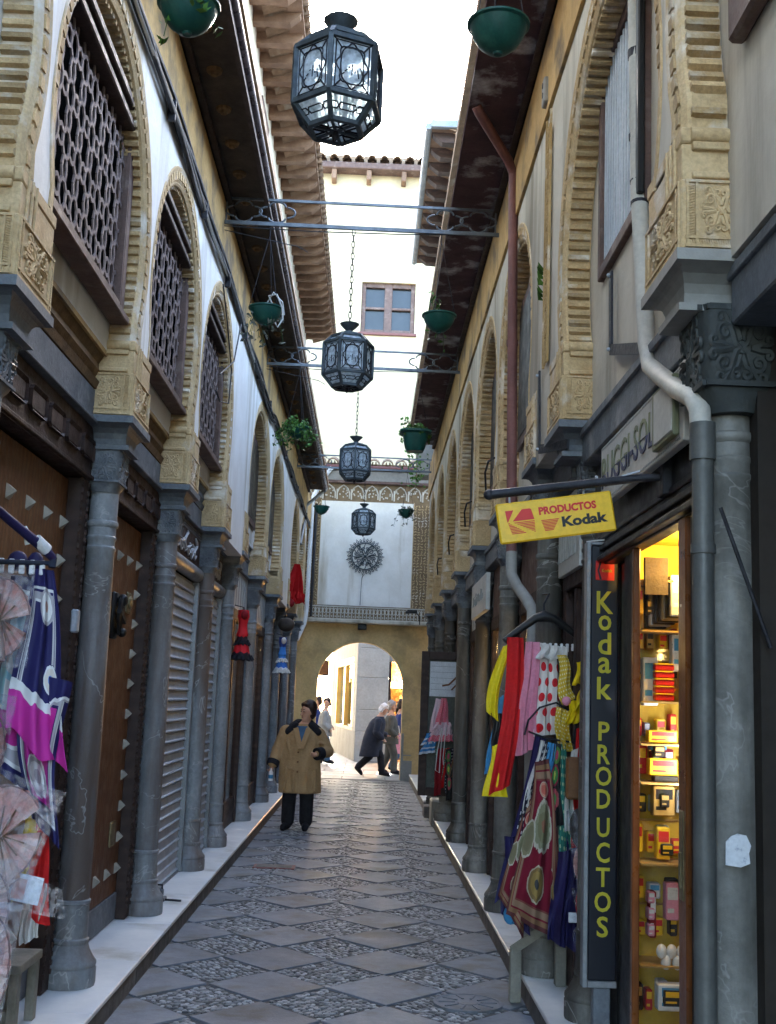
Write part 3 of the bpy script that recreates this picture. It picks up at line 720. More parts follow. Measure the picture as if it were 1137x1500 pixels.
def row(side, cols, kinds, label, y_wall0, y_wall1, colmat, plaster, ZL):
    B = thing('shop_arcade', label, 'building', (FX(side, .112), cols[0], 0))
    s = side
    # core mass behind everything
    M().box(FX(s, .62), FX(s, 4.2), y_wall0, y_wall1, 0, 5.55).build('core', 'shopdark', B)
    M().box(FX(s, .25), FX(s, .619), y_wall0, cols[0]-.25, 0, ZL).build('end_wall', 'darkwood', B)
    M().box(FX(s, .1351), FX(s, .619), y_wall0, y_wall1, ZL+.003, 5.55).build('upper_wall', plaster, B)
    fr = M()
    fr.box(FX(s, -.035), FX(s, .134), y_wall0+.002, y_wall1, FRZ, SOF)
    fr.build('frieze', 'ochre', B)
    for i in range(len(cols)):
        column(s, cols[i], B, colmat, {3.7: .085, 5.97: .10}.get(cols[i], 0) if s > 0 else 0)
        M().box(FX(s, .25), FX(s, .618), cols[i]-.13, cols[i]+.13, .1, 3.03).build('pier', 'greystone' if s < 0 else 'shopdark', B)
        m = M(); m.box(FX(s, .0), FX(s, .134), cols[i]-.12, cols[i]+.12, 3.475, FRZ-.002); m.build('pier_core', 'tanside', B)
    for i in range(len(cols)-1):
        y0, y1 = cols[i], cols[i+1]; yc = (y0+y1)/2; a = (y1-y0)/2-.222
        if kinds[i] == 'flat':
            M().box(FX(s, -.014), FX(s, .1345), y0+.224, y1-.224, 3.0, FRZ-.003).build('wall_panel', plaster, B)
            for ya, yb in ((y0-.10, y0+.2235), (y1-.2235, y1+.10)): m = M(); m.box(FX(s, -.015), FX(s, -.002), ya, yb, 3.475, FRZ-.003); m.build('wall_panel', plaster, B)
            continue
        zs = APEX-a*HS
        m = M(); path = arch_path(yc, a, 3.475, zs)
        sweep(m, s, path, [(0, .1345), (0, .03), (-.006, .018), (0, .004), (.014, -.004), (.022, .000), (.034, -.008), (.052, -.006), (.064, -.012), (.078, -.009), (.092, -.018), (.112, -.020), (.12, -.014), (.122, .0)])
        ar = m.build('arch', 'tan', B, 35)
        # fluting blocks along the moulding
        if y0 < 11:
            m = M(); n = int((zs-a*HS*math.sin(TH)-3.5)/.075)
            for j in range(n): m.bbox(FX(s, -.014), FX(s, .0), yc+a+.040, yc+a+.088, 3.5+.075*j+.006, 3.5+.075*j+.062, .004)
            kk = int((PI+TH)*a*HS/.075)
            for j in range(kk):
                t = -TH+(PI+TH)*(j+.5)/kk; rr = a*HS+.064
                m.bar((FX(s, -.008), yc+(rr-.024)*math.cos(t), zs+(rr-.024)*math.sin(t)), (FX(s, -.008), yc+(rr+.024)*math.cos(t), zs+(rr+.024)*math.sin(t)), .055, .016, (1, 0, 0))
            m.build('flutes', 'rib', ar, kind='stuff')
        ribs(s, yc, a, zs, ar, y0 < 8.0 and not (s > 0 and y0 > 8), 'rib')
        # spandrel and pier fronts, flush plaster with the arch cut out
        m = M(); pe = arch_path(yc, a, 3.475, zs, .12)
        for k in range(len(pe)-1):
            p, q = pe[k], pe[k+1]; mid = (p[2]+q[2])/2; edge = y1 if mid > 0 else y0
            m.add([(FX(s,-.014),p[0],p[1]),(FX(s,-.014),edge,p[1]),(FX(s,-.014),edge,q[1]),(FX(s,-.014),q[0],q[1])], [(0,1,2,3)])
        m.add([(FX(s,-.014),y0,APEX+.12),(FX(s,-.014),y1,APEX+.12),(FX(s,-.014),y1,FRZ),(FX(s,-.014),y0,FRZ)], [(0,1,2,3)])
        m.build('wall', plaster, B)
    # eave
    xo = -.945 if s < 0 else .53
    xi = FX(s, -.0352)
    m = M(); m.box(xi, xo, y_wall0, 22.3 if s < 0 else 17.9, SOF+.012, SOF+.06); m.build('soffit', 'soffit' if s < 0 else 'soffitred', B)
    m = M()
    for dd, h in ((.012, .045), (.05, .03)): m.box(xi, xi-s*dd, y_wall0, 22.3 if s < 0 else 17.9, SOF-.05, SOF+.011 if dd < .02 else SOF-.02)
    m.build('cove', 'darkwood', B)
    return B
CL = [2.15, 4.2, 6.28, 8.28, 10.35, 11.95, 14.45, 16.98, 18.65, 20.75, 22.8]
KLs = ['arch', 'arch', 'arch', 'arch', 'flat', 'arch', 'arch', 'flat', 'arch', 'arch']
LB = row(-1, CL, KLs, 'left shop row with white walls, ribbed yellow arches and blue grey stone columns', -2.5, 24.2, 'marblecol', 'white', 3.41)
CR = [1.6, 3.7, 5.97, 6.92, 8.9, 10.88, 13.08, 15.28, 17.4, 19.5]
KRs = ['arch', 'arch', 'flat', 'arch', 'arch', 'arch', 'arch', 'arch', 'arch']
RB = row(1, CR, KRs, 'right shop row with ochre ribbed arches, red eave and dark stone columns', -2.5, 19.76, 'marblecol2', 'cream', 3.03)

# ---- left row: eave gutter, windows, ledges, shopfronts
m = M(); m.tube([(-.945, -2.5, 5.64), (-.945, 22.3, 5.64)], .03, 10); m.build('gutter', 'gutter', LB, 40)
m = M(); m.box(-.99, -.955, -2.5, 22.3, 5.56, 5.611); m.build('fascia', 'darkwood', LB)
m = M()
for i in range(46):
    y = -1+.5*i
    m.lathe([(.055, 0), (.05, -.018), (.03, -.022), (.022, -.04), (.0, -.042)], 10, (-1.15, y, SOF+.0115)); 
m.build('rosettes', 'browntrim', LB, kind='stuff')
m = M(); m.prism([(-.9, 5.665), (-1.6, 6.05), (-1.6, 6.12), (-.9, 5.74)], lambda u, v, w: (u, w, v), -2.5, 22.3); m.build('roof', 'tile', LB)
m = M(); m.prism([(.49, 5.665), (1.5, 6.1), (1.5, 6.16), (.49, 5.74)], lambda u, v, w: (u, w, v), -2.5, 17.9); m.build('roof', 'tile', RB)
for y0, y1 in ((4.2, 6.28), (6.28, 8.28), (8.28, 10.35)):
    lattice_window(-1, LB, y0+.26, y1-.26, 3.60, 4.60)
for y0, y1 in ((2.15, 4.2), (11.95, 14.45), (14.45, 16.98), (18.65, 20.75), (20.75, 22.8)):
    m = M(); m.bbox(FX(-1,.11), FX(-1,.134), y0+.35, y1-.35, 3.6, 4.65, .008); w = m.build('window', 'framewood', LB)
    m = M(); m.box(FX(-1,.106), FX(-1,.1095), y0+.43, y1-.43, 3.68, 4.57); m.build('pane', 'black', w)
def XS(o): return FX(-1, o)
for i in range(len(CL)-1):
    y0, y1 = CL[i]+.16, CL[i+1]-.16
    # the underside behind the white wall, timber moulding, grey lintel
    m = M(); m.box(XS(.1345), XS(.30), y0-.02, y1+.02, 3.385, ZL+.002); m.build('ledge', 'ochre' if i < 4 else 'white', LB)
    m = M(); m.prism([(1.58, 3.20), (1.51, 3.20), (1.495, 3.24), (1.525, 3.26), (1.50, 3.30), (1.51, 3.34), (1.485, 3.384), (1.58, 3.384)], lambda u, v, w: (-u, w, v), y0+.001, y1-.001)
    m.build('timber_moulding', 'browntrim' if i < 3 else 'greystone', LB)
    m = M(); m.bbox(XS(.18), XS(.618), y0, y1, 3.035, 3.198, .006); m.bbox(XS(.155), XS(.30), y0+.002, y1-.002, 3.012, 3.034, .004); m.build('lintel', 'greystone', LB)
    if i < 3:
        m = M()
        for k in range(9): m.lathe([(.035, 0), (.03, -.012), (.012, -.016), (.0, -.016)], 8, (XS(.215), y0+.12+k*(y1-y0-.2)/8.5, 3.3845))
        m.build('carving', 'tan', LB)
def bay_door(y0, y1, knocker):
    a, b = y0+.10, y1-.10
    # carved frieze and jambs
    m = M(); m.bbox(XS(.195), XS(.60), a, b, 2.72, 3.01, .006)
    n = 6; wq = (b-a)/n
    for k in range(n):
        c = a+wq*(k+.5); m.bbox(XS(.186), XS(.196), c-wq*.40, c+wq*.40, 2.815, 2.93, .02)
    m.bbox(XS(.178), XS(.22), a+.001, b-.001, 2.722, 2.745, .004)
    fz = m.build('door_frame', 'darkwood', LB)
    for yy in (a, b-.15):
        m = M(); m.bbox(XS(.202), XS(.60), yy, yy+.15, .121, 2.718, .006); m.build('jamb', 'darkwood', fz)
    m = M()
    for yy in (b-.155, b-.03, a+.155, a+.03):
        for k in range(60): m.box(XS(.192), XS(.202), yy-.009, yy+.009, .2+k*.042, .2+k*.042+.024)
    m.build('beading', 'darkwood', fz, kind='stuff')
    d = M(); d.bbox(XS(.275), XS(.32), a+.152, b-.152, .30, 2.70, .004); d = d.build('door', 'doorwood', LB)
    m = M(); m.bbox(XS(.268), XS(.321), a+.153, b-.153, .123, .298, .004); m.build('kick_plate', 'greystone', d)
    st = M(); st.add([(0,-.030,-.034),(0,.030,-.034),(0,.030,.034),(0,-.030,.034),(.040,0,.004)], [(0,1,4),(1,2,4),(2,3,4),(3,0,4),(3,2,1,0)])
    sm = st.mesh('stud')
    ys = [b-.235-.30*k for k in range(int((b-a-.30)/.30))]
    for yy in (ys[0], ys[1], ys[2]): pass
    zs_ = [.46+.20*k for k in range(11)]
    for z in zs_:
        for k, yy in enumerate(ys):
            if k in (0, len(ys)-1) or z in (zs_[0], zs_[-1]) : put('stud', sm, 'stud', d, (XS(.275), yy, z))
    return d, a, b
d1, a1, b1 = bay_door(4.2, 6.28, False)
d2, a2, b2 = bay_door(6.28, 8.28, True)
# knocker plates and escutcheons on the second door
m = M(); m.bbox(XS(.262), XS(.275), 7.66, 7.80, 2.12, 2.26, .01); m.ell((XS(.258), 7.73, 2.19), (.02, .045, .045), 10, 6); m.build('escutcheon', 'brass', d2, 40)
m = M(); m.bbox(XS(.262), XS(.275), 7.68, 7.82, .62, .78, .01); m.build('escutcheon', 'brass', d2, 40)
m = M(); m.bbox(XS(.24), XS(.275), 7.20, 7.34, 1.93, 2.22, .012); m.tube([(XS(.23)+.02*math.sin(t*PI/9), 7.27+.07*math.cos(t*PI/5), 2.07+.11*math.sin(t*PI/5)) for t in range(10)], .016, 6, True)
m.ell((XS(.21), 7.27, 2.17), (.035, .035, .04), 8, 6); m.ell((XS(.20), 7.27, 1.97), (.03, .03, .03), 8, 6); m.bar((XS(.21), 7.19, 2.10), (XS(.21), 7.35, 2.04), .03, .03)
m.build('knocker', 'black', d2, 50)
# small lock box on the first door's jamb
m = M(); m.bbox(XS(.165), XS(.201), 6.0, 6.06, 1.90, 2.02, .008); m.build('latch', 'steel', d1)

def bay_shutter(y0, y1):
    a, b = y0+.13, y1-.13
    m = M(); m.bbox(XS(.19), XS(.60), a, b, 2.70, 3.01, .004); m.build('fascia_panel', 'darkwood', LB)
    m = M()
    for k in range(3): m.bbox(XS(.182), XS(.22), a+.001, b-.001, 2.94+.022*k, 2.955+.022*k, .004)
    m.build('fascia_lines', 'greystone', LB)
    m = M(); m.tube([(XS(.20), a, 2.635), (XS(.20), b, 2.635)], .062, 14); m.build('shutter_box', 'pipegrey', LB, 40)
    m = M(); m.bbox(XS(.23), XS(.26), a, b, .122, 2.57, .004); sh = m.build('shutter', 'pipegrey', LB)
    for yy in (a, b-.05): m = M(); m.bbox(XS(.17), XS(.2295), yy, yy+.05, .1225, 2.57, .004); m.build('guide_rail', 'pipegrey', sh)
    pitch = .083; n = int((2.58-.135)/pitch); pr = []
    pr = [(0, 0), (.013, .003), (.017, .009), (.015, .016), (.004, .022), (.001, .030), (.003, pitch*.6), (.001, pitch*.9)]
    me = M(); k = len(pr); w = b-a-.10
    vs = [(pr[j][0], yy, pr[j][1]) for yy in (-w/2, w/2) for j in range(k)]+[(-.008, yy, zz) for yy in (-w/2, w/2) for zz in (pitch*.93, pitch)]
    me.add(vs, [(j, j+1, k+j+1, k+j) for j in range(k-1)]+[(2*k, 2*k+1, 2*k+3, 2*k+2), (k-1, 2*k, 2*k+2, 2*k-1)])
    me = me.mesh('slat', smooth=35)
    for j in range(n): put('slat', me, 'steel', sh, (XS(.215), (a+b)/2, .135+pitch*j))
    m = M(); m.bbox(XS(.19), XS(.225), a+.05, b-.05, .121, .134, .003); m.build('bottom_rail', 'pipegrey', sh)
bay_shutter(8.28, 10.35)
bay_shutter(10.35, 11.95)
def script_sign(y0, y1, z, label):
    S_ = thing('shop_lettering', label, 'lettering', (XS(.188), (y0+y1)/2, z)); rr = random.Random(int(y0*10))
    n = 8; w = (y1-y0)/n
    for k in range(n):
        m = M(); c = -(y1-y0)/2+w*(k+.5); h = (.10, .05, .12, .045, .11, .05, .05, .09)[k]*rr.uniform(.9, 1.1)
        pts = [(.012, c+w*.42*math.sin(t*1.1+.5*k)*.8+.03*(t/6), -.06+h*1.6*(t/6)) for t in range(7)]
        m.tube(pts, [.008, .014, .012, .013, .012, .014, .006], 6)
        m.tube([(.012, c-w*.45, -.05), (.012, c, -.075-.01*k%.02), (.012, c+w*.45, -.045)], .008, 5)
        local(m, 'letter', 'letterwhite', S_, 50)
script_sign(8.52, 9.95, 2.82, 'metal script lettering over the first roller shutter')
script_sign(10.65, 11.6, 2.82, 'metal script lettering over the second, narrower roller shutter')
PD = thing('padlock', 'dark shutter lock left lying on the marble at the foot of the first shutter', 'padlock', (-1.45, 8.80, .12))
m = M(); m.bbox(-.05, .05, -.06, .06, 0, .025, .006); m.bbox(-.03, .03, -.03, .04, .024, .085, .012); local(m, 'body', 'greystone', PD)
m = M(); m.tube([(-.02, 0, .08), (-.02, .0, .11), (.02, 0, .11), (.02, 0, .08)], .008, 6); m.bar((.03, -.02, .012), (.17, -.05, .012), .014, .014); local(m, 'shackle', 'iron', PD, 50)

def dark_shop(side, y0, y1, fascia, goods, seed, lamp=None, post='darkwood', top=2.45, goods_at=None):
    """an open shop bay: fascia, timber posts, glass and a shelf of goods inside"""
    X_ = lambda o: FX(side, o); s = side; rr = random.Random(seed); a, b = y0+.13, y1-.13; BB = LB if s < 0 else RB
    m = M(); m.bbox(X_(.185), X_(.60), a, b, top+.12, 3.01, .004); f = m.build('fascia_panel', fascia, BB)
    if fascia == 'boardwhite':
        m = M()
        for k in range(9): m.box(X_(.180), X_(.1847), a+.1+k*(b-a)/9.5, a+.1+k*(b-a)/9.5+.012, top+.15, 2.98)
        m.build('grooves', 'stonegrey', f, kind='stuff')
    m = M()
    for yy in (a, b-.09): m.bbox(X_(.175), X_(.36), yy, yy+.09, .121, top+.118, .006)
    m.bbox(X_(.17), X_(.36), a+.001, b-.001, top, top+.118, .006)
    m.bbox(X_(.185), X_(.28), (a+b)/2-.04, (a+b)/2+.04, .121, top-.002, .006)
    fr = m.build('shop_frame', post, BB)
    m = M(); m.bbox(X_(.195), X_(.36), a+.092, b-.092, .121, .42, .006); m.build('plinth', 'darkwood', fr)
    m = M(); m.box(X_(.215), X_(.221), a+.092, b-.092, .423, top-.003); m.build('pane', 'glass', fr)
    m = M()
    for z in (.75, 1.15, 1.55, 1.95): m.box(X_(.36), X_(.615), a+.1, b-.1, z, z+.012)
    m.build('shelf', 'pipegrey', fr)
    for z in (1.165, 1.565) if goods_at else ():
        y = a+.13
        while y < b-.2:
            w = rr.uniform(.14, .30); h = rr.uniform(.12, .30)
            m = M(); m.bbox(X_(.38), X_(.38+rr.uniform(.06,.14)), y, y+w, z, z+h, .006); o = m.build('carton', goods); o['label'] = 'small carton on the shelves behind the glass '+goods_at; o['category'] = 'carton'; o['group'] = 'cartons '+goods_at; y += w+rr.uniform(.01, .06)
    if lamp:
        li = bpy.data.lights.new('shop_lamp', 'POINT'); li.energy = lamp; li.color = (1, .60, .22); li.shadow_soft_size = .05
        lo = bpy.data.objects.new('shop_lamp', li); COL.objects.link(lo); lo.location = (X_(.30), (a+b)/2, top-.12)
        m = M(); m.tube([(X_(.30), (a+b)/2-.25, top-.04), (X_(.30), (a+b)/2+.25, top-.04)], .015, 8); m.build('lit_tube', 'warmlit', fr)
dark_shop(-1, 11.95, 14.45, 'boardwhite', 'warmgoods', 1, 1.2, goods_at='beyond the red and black dress')
dark_shop(-1, 14.45, 16.98, 'boardwhite', 'warmgoods', 2, .8)
dark_shop(-1, 16.98, 18.65, 'darkwood', 'greengoods', 3)
dark_shop(-1, 18.65, 20.75, 'greystone', 'warmgoods', 4)
dark_shop(-1, 20.75, 22.8, 'greystone', 'warmgoods', 5)
# ---- right row: lintels, photo shop, signs
def XR(o): return FX(1, o)
M().box(1.27, 5, 19.77, 24.05, 0, 5.6).build('end_wall', 'cream', RB)
for i in range(len(CR)-1):
    y0, y1 = CR[i]+.16, CR[i+1]-.16
    lo_ = .16 if i == 0 else .10
    m = M(); m.bbox(XR(lo_), XR(.618), y0, y1, 2.84, 3.028, .006); m.bbox(XR(lo_-.015), XR(.2), y0+.001, y1-.001, 2.985, 3.026, .004); m.build('lintel', 'greystone', RB)
y0, y1 = 3.86, 5.81
# display window of the first shop: black header, posts, lit yellow interior
m = M(); m.bbox(XR(.17), XR(.235), y0, y1, 2.31, 2.838, .004)
for k in range(4): m.bbox(XR(.135+.012*k), XR(.20), y0+.002, y1-.002, 2.32+.055*k, 2.345+.055*k, .004)
hd = m.build('shop_header', 'black', RB)
m = M(); m.bbox(XR(.155), XR(.24), y0+.21, y0+.31, .121, 2.308, .006); door = m.build('door_stile', 'warmwood', hd)
m = M(); m.bbox(XR(.150), XR(.156), y0+.235, y0+.285, .98, 1.28, .002); m.bbox(XR(.143), XR(.151), y0+.25, y0+.27, 1.02, 1.14, .002); m.build('lock_plate', 'brass', door)
m = M(); m.bbox(XR(.17), XR(.20), 4.945, 4.985, .121, 2.308, .004); m.build('door_post', 'warmwood', hd)
m = M()
for k, (a, b, o) in enumerate(((4.99, 5.10, .185), (5.105, 5.25, .195), (5.255, 5.40, .232), (5.405, 5.495, .238), (5.635, 5.81, .26))): m.bbox(XR(o), XR(o+.02), a, b, .121, 2.307, .006)
m.build('door_panel', 'black', hd)
m = M(); m.bbox(XR(.18), XR(.26), y0+.312, 4.913, .121, .20, .006); m.build('threshold', 'warmwood', hd)
m = M(); m.box(XR(.19), XR(.195), y0+.312, 4.913, .202, 2.306); m.build('pane', 'thinglass', hd)
m = M(); m.bbox(XR(.17), XR(.30), y0, y0+.205, .121, 2.307, .006); m.build('side_panel', 'black', hd)
# shelving bay facing the street corner
m = M(); m.box(1.236, 2.4, 5.50, 5.53, .125, 2.42); m.box(1.24, 2.4, 4.0, 5.50, 2.40, 2.42); m.box(2.0, 2.03, 4.0, 5.50, .125, 2.40); m.box(1.24, 2.0, 4.0, 5.5, .121, .128)
sw = m.build('display_wall', 'shopyellow', RB)
m = M()
for z in (.52, .95, 1.30, 1.47, 1.66, 1.98, 2.21): m.box(1.24, 1.95, 5.28, 5.498, z-.008, z)
for z in (.75, 1.12, 1.38, 1.85, 2.08): m.tube([(1.22, 5.49, z), (1.9, 5.49, z)], .006, 5)
m.build('shelf', 'gold', sw)
def goods(x0, x1, z0, z1, mt, y=5.40, name='packet', parent=None):
    m = M(); m.bbox(x0, x1, y, y+.06, z0, z1, .005); o = m.build(name, mt)
    lm_ = {'yellow': 'logored', 'gold': 'ink', 'black': 'yellow', 'paper': 'silkblue', 'logored': 'yellow', 'shopdark': 'gold', 'redblack': 'paper', 'silkpink': 'paper', 'plasticwhite': 'silkblue', 'silkblue': 'paper'}.get(mt, 'paper')
    if z1-z0 > .03: m = M(); w_ = x1-x0; h_ = z1-z0; m.box(x0+w_*.12, x1-w_*.12, y-.002, y-.0005, z0+h_*.55, z1-h_*.12); m.box(x0+w_*.12, x0+w_*.6, y-.002, y-.0005, z0+h_*.2, z0+h_*.32); m.build('print', lm_, o, kind='stuff')
    cn = {'black': 'black', 'steel': 'silvery', 'signblack': 'black', 'pipegrey': 'grey', 'paper': 'white', 'logored': 'red', 'yellow': 'yellow', 'silkblue': 'blue', 'shopdark': 'dark', 'gold': 'gold', 'silkpink': 'pink', 'redblack': 'dark red', 'plasticwhite': 'white'}[mt]
    sh_ = next(w for lim, w in ((.45, 'bottom'), (.75, 'second lowest'), (1.0, 'third lowest'), (1.30, 'lower middle'), (1.47, 'middle'), (1.63, 'upper middle'), (1.95, 'third highest'), (9, 'top')) if z0 < lim)
    o['label'] = cn+' packet on the '+sh_+' shelf of the yellow lit shop display'; o['category'] = 'packet'; o['group'] = cn+' packets on the '+sh_+' shelf'
m = M(); m.box(1.25, 1.355, 5.26, 5.29, 2.14, 2.31); o = m.build('price_card', 'soffit'); o['label'] = 'dark card hanging at the top of the lit shop display'; o['category'] = 'card'
for k in range(7): goods(1.30+.012*k, 1.40+.012*k, 2.0+.008*k, 2.20+.006*k, ('black', 'steel', 'black', 'signblack', 'pipegrey', 'black', 'steel')[k], 5.46-.03*k)
goods(1.40, 1.47, 1.80, 1.97, 'paper', 5.36); goods(1.27, 1.34, 1.64, 1.86, 'paper', 5.38)
for k in range(5): goods(1.315, 1.405, 1.665+.034*k, 1.69+.034*k, 'logored', 5.34); goods(1.313, 1.403, 1.691+.034*k, 1.697+.034*k, 'yellow', 5.335)
goods(1.30, 1.375, 1.44, 1.465, 'silkblue', 5.36); goods(1.285, 1.42, 1.475, 1.53, 'yellow', 5.34); goods(1.29, 1.42, 1.33, 1.405, 'yellow', 5.34); goods(1.31, 1.42, 1.302, 1.328, 'shopdark', 5.33)
goods(1.31, 1.36, 1.41, 1.46, 'shopdark', 5.33); goods(1.31, 1.41, 1.15, 1.285, 'gold', 5.35); goods(1.34, 1.38, 1.19, 1.25, 'shopdark', 5.33)
goods(1.33, 1.39, .96, 1.10, 'yellow', 5.36); goods(1.345, 1.40, .98, 1.03, 'black', 5.34); goods(1.37, 1.43, .70, .86, 'silkpink', 5.36); goods(1.30, 1.33, .62, .82, 'redblack', 5.37)
for k in range(3): goods(1.29, 1.32, .63+.07*k, .68+.07*k, 'silkpink', 5.355)
rp_ = random.Random(12)
for row_, zr in enumerate((.30, .62, .78, .98, 1.16, 1.33, 1.50, 1.72, 1.90, 2.06)):
    x = 1.24
    while x < 1.56:
        w_ = rp_.uniform(.03, .065); h_ = rp_.uniform(.06, .14); mt_ = rp_.choice(('yellow', 'gold', 'black', 'paper', 'logored', 'shopdark', 'yellow', 'redblack', 'pipegrey', 'gold'))
        goods(x, x+w_, zr, zr+h_, mt_, 5.43); x += w_+rp_.uniform(.008, .03)
m = M()
for (x, z) in ((1.34, .575), (1.385, .575), (1.43, .575), (1.36, .53), (1.41, .53)): m.ell((x, 5.32, z), (.024, .024, .032), 10, 7)
o = m.build('bulb_pack', 'plasticwhite', None, 60); o['label'] = 'pack of white rounded bulbs low on the lit shop display'; o['category'] = 'pack'
goods(1.31, 1.45, .34, .45, 'plasticwhite', 5.26); goods(1.33, 1.43, .36, .43, 'black', 5.255)
m = M(); m.tube([(1.44, 5.20, 1.28), (1.435, 5.20, 1.57)], .011, 8); m.build('lit_tube', 'tubeglare', sw)  # glowing tube standing in for the reflected glare of a lit tube
for (x, y, z, e) in ((1.46, 5.12, 2.30, 1.7), (1.50, 4.75, 1.30, .28)):
    li = bpy.data.lights.new('shop_lamp', 'POINT'); li.energy = e; li.color = (1, .66, .20); li.shadow_soft_size = .05
    lo = bpy.data.objects.new('shop_lamp', li); COL.objects.link(lo); lo.location = (x, y, z)
m = M(); m.ell((1.50, 5.05, 2.375), (.05, .05, .02), 10, 6); m.build('ceiling_lamp', 'warmlit', sw)
# the other right-hand bays
dark_shop(1, 5.97, 6.92, 'boardwhite', 'greengoods', 11, None, top=2.28)
dark_shop(1, 6.92, 8.9, 'framewood', 'greengoods', 12, .5, top=2.28)
dark_shop(1, 8.9, 10.88, 'framewood', 'warmgoods', 13, 2.2, top=2.28, goods_at='under the small white board on the right')
dark_shop(1, 10.88, 13.08, 'boardwhite', 'warmgoods', 14, .6, top=2.28)
for k, (a, b) in enumerate(zip(CR[6:-1], CR[7:])): dark_shop(1, a, b, 'framewood', 'greengoods', 20+k, None, top=2.28)
def board_sign(name, label, x, y0, y1, z0, z1, words, size, lm, cat='sign'):
    """flat board parallel to the street, read by someone facing the right-hand wall"""
    t = thing(name, label, cat, (x, (y0+y1)/2, z0))
    m = M(); m.bbox(-.012, .025, (y0-y1)/2, (y1-y0)/2, 0, z1-z0, .004); local(m, 'board', 'boardwhite', t)
    return t
NAME = board_sign('name_board', 'long white name board with tall narrow letters above the lit shop window', 1.07, 3.90, 5.33, 2.545, 2.825, '', .1, '')
to_r = Matrix(((0,0,-1,0),(-1,0,0,0),(0,1,0,0),(0,0,0,1)))      # text x -> -y, text y -> z, normal -> -x
def stretch(me, w, h, z0=None):
    xs = [v.co.x for v in me.vertices]; ys = [v.co.y for v in me.vertices]
    sx = w/(max(xs)-min(xs)); sy = h/(max(ys)-min(ys))
    me.transform(Matrix.Diagonal((sx, sy, 1, 1)) @ Matrix.Translation((-min(xs), -min(ys), 0))); return me
me = stretch(text('RUGGI-SOL', .15, .003, 0), .98, .145); me.transform(Matrix.Translation((-.013, .68, .075)) @ to_r); put('lettering', me, 'lettergold', NAME)
me = stretch(text('RUGGI-SOL', .15, .003, 0), .98, .145); 
for v in me.vertices: v.co.y = min(v.co.y, .062)
me.transform(Matrix.Translation((-.0135, .68, .075)) @ to_r); put('lettering', me, 'letterblue', NAME)
m = M(); m.bbox(-.035, -.012, -.665, -.36, .03, .255, .004); local(m, 'badge', 'lettergold', NAME)
m = M(); m.bbox(-.040, -.030, -.655, -.40, .045, .24, .004); local(m, 'badge_face', 'boardwhite', NAME)
m = M()
for v in (.012, .262):
    for k in range(54): m.box(-.0145, -.0125, -.68+k*.0255, -.68+k*.0255+.014, v, v+.008)
local(m, 'border_marks', 'stonegrey', NAME)
SG = board_sign('small_board', 'small white shop board with faint lettering on the right, beyond the long name board', .93, 9.25, 10.5, 2.36, 2.66, '', .1, '')
me = stretch(text('MURILLO', .1, .002, 0), .8, .10) if False else None
m = M()
rr = random.Random(3)
for k in range(11): m.bar((-.0135, .45-.085*k, .10+rr.uniform(-.01,.02)), (-.0135, .43-.085*k, .18+rr.uniform(-.03,.03)), .014, .003, (0,1,0))
local(m, 'lettering', 'stonegrey', SG)
SH = board_sign('small_board', 'pale weathered board wedged between the two close columns behind the yellow sign', 1.11, 6.10, 6.78, 2.36, 2.80, '', .1, '')
m = M()
for k in range(7): m.bar((-.0135, .27-.085*k, .08), (-.0135, .25-.085*k, .36), .022, .003, (0,1,0))
local(m, 'lettering', 'stonegrey', SH)

# yellow hanging sign, tilted on its bracket
ST = 9.4
YS = thing('hanging_sign', 'yellow hanging sign with red and black lettering on an iron arm', 'sign', (.6995, 4.4, 2.3365), (0, -rad(ST), 0))
SW, SHT = .452, .157
m = M(); m.bbox(-SW/2, SW/2, -.008, .008, -SHT/2, SHT/2, .006); local(m, 'panel', 'yellow', YS)
up = Matrix(((1,0,0,0),(0,0,-1,0),(0,1,0,0),(0,0,0,1)))           # text plane -> facing -y
def su(u, v): return (-SW/2+u*SW, SHT/2-v*SHT)
def sgn_text(body, u0, u1, v0, v1, mt, bold, nm):
    x0, zb = su(u0, v1); x1, zt = su(u1, v0)
    me = stretch(text(body, .05, .0012, bold), x1-x0, zt-zb); me.transform(Matrix.Translation((x0, -.0088, zb)) @ up); put(nm, me, mt, YS)
sgn_text('PRODUCTOS', .36, .855, .20, .40, 'logored', .0024, 'upper_lettering')
sgn_text('Kodak', .545, .935, .50, .76, 'ink', .0021, 'lower_lettering')
m = M()
def sp(pts, y=-.0092):
    q = [su(*p) for p in pts]; m.prism(q[::-1], lambda u, v, w: (u, w, v), y, -.0078)
L0, L1, T0, T1 = .075, .315, .20, .80
def lu(a, b): return (L0+(L1-L0)*a, T0+(T1-T0)*b)
sp([lu(0, 0), lu(.30, 0), lu(.06, .47), lu(.03, .47)])
sp([lu(.22, .46), lu(.60, .0), lu(.88, 0), lu(.93, .04), lu(1.0, .46)])
for k in range(8):
    v0 = .515+k*.062; v1 = v0+.034
    l0 = .05+.012*k; g0 = .10+.075*k; g1 = g0+.16+.02*k
    sp([lu(l0, v0), lu(max(l0+.02, g0), v0), lu(max(l0+.03, g0+.03), v1), lu(l0+.005, v1)])
    sp([lu(g1, v0), lu(1.0, v0), lu(1.0-.01*k, v1), lu(g1+.04, v1)])
for k in range(8):
    v0 = .53+k*.036; a = .37+.003*k
    sp([(a, v0), (a+.155-.011*k, v0), (a+.15-.011*k, v0+.02), (a, v0+.02)])
local(m, 'logo', 'logored', YS)
m = M()
for x in (-.17, .12): m.tube([(x, 0, SHT/2-.01), (x+.004, 0, SHT/2+.03)], .004, 5)
local(m, 'link', 'steel', YS)
AR = thing('sign_arm', 'black iron arm holding the yellow sign out from the right wall', 'bracket', (1.11, 4.36, 2.49))
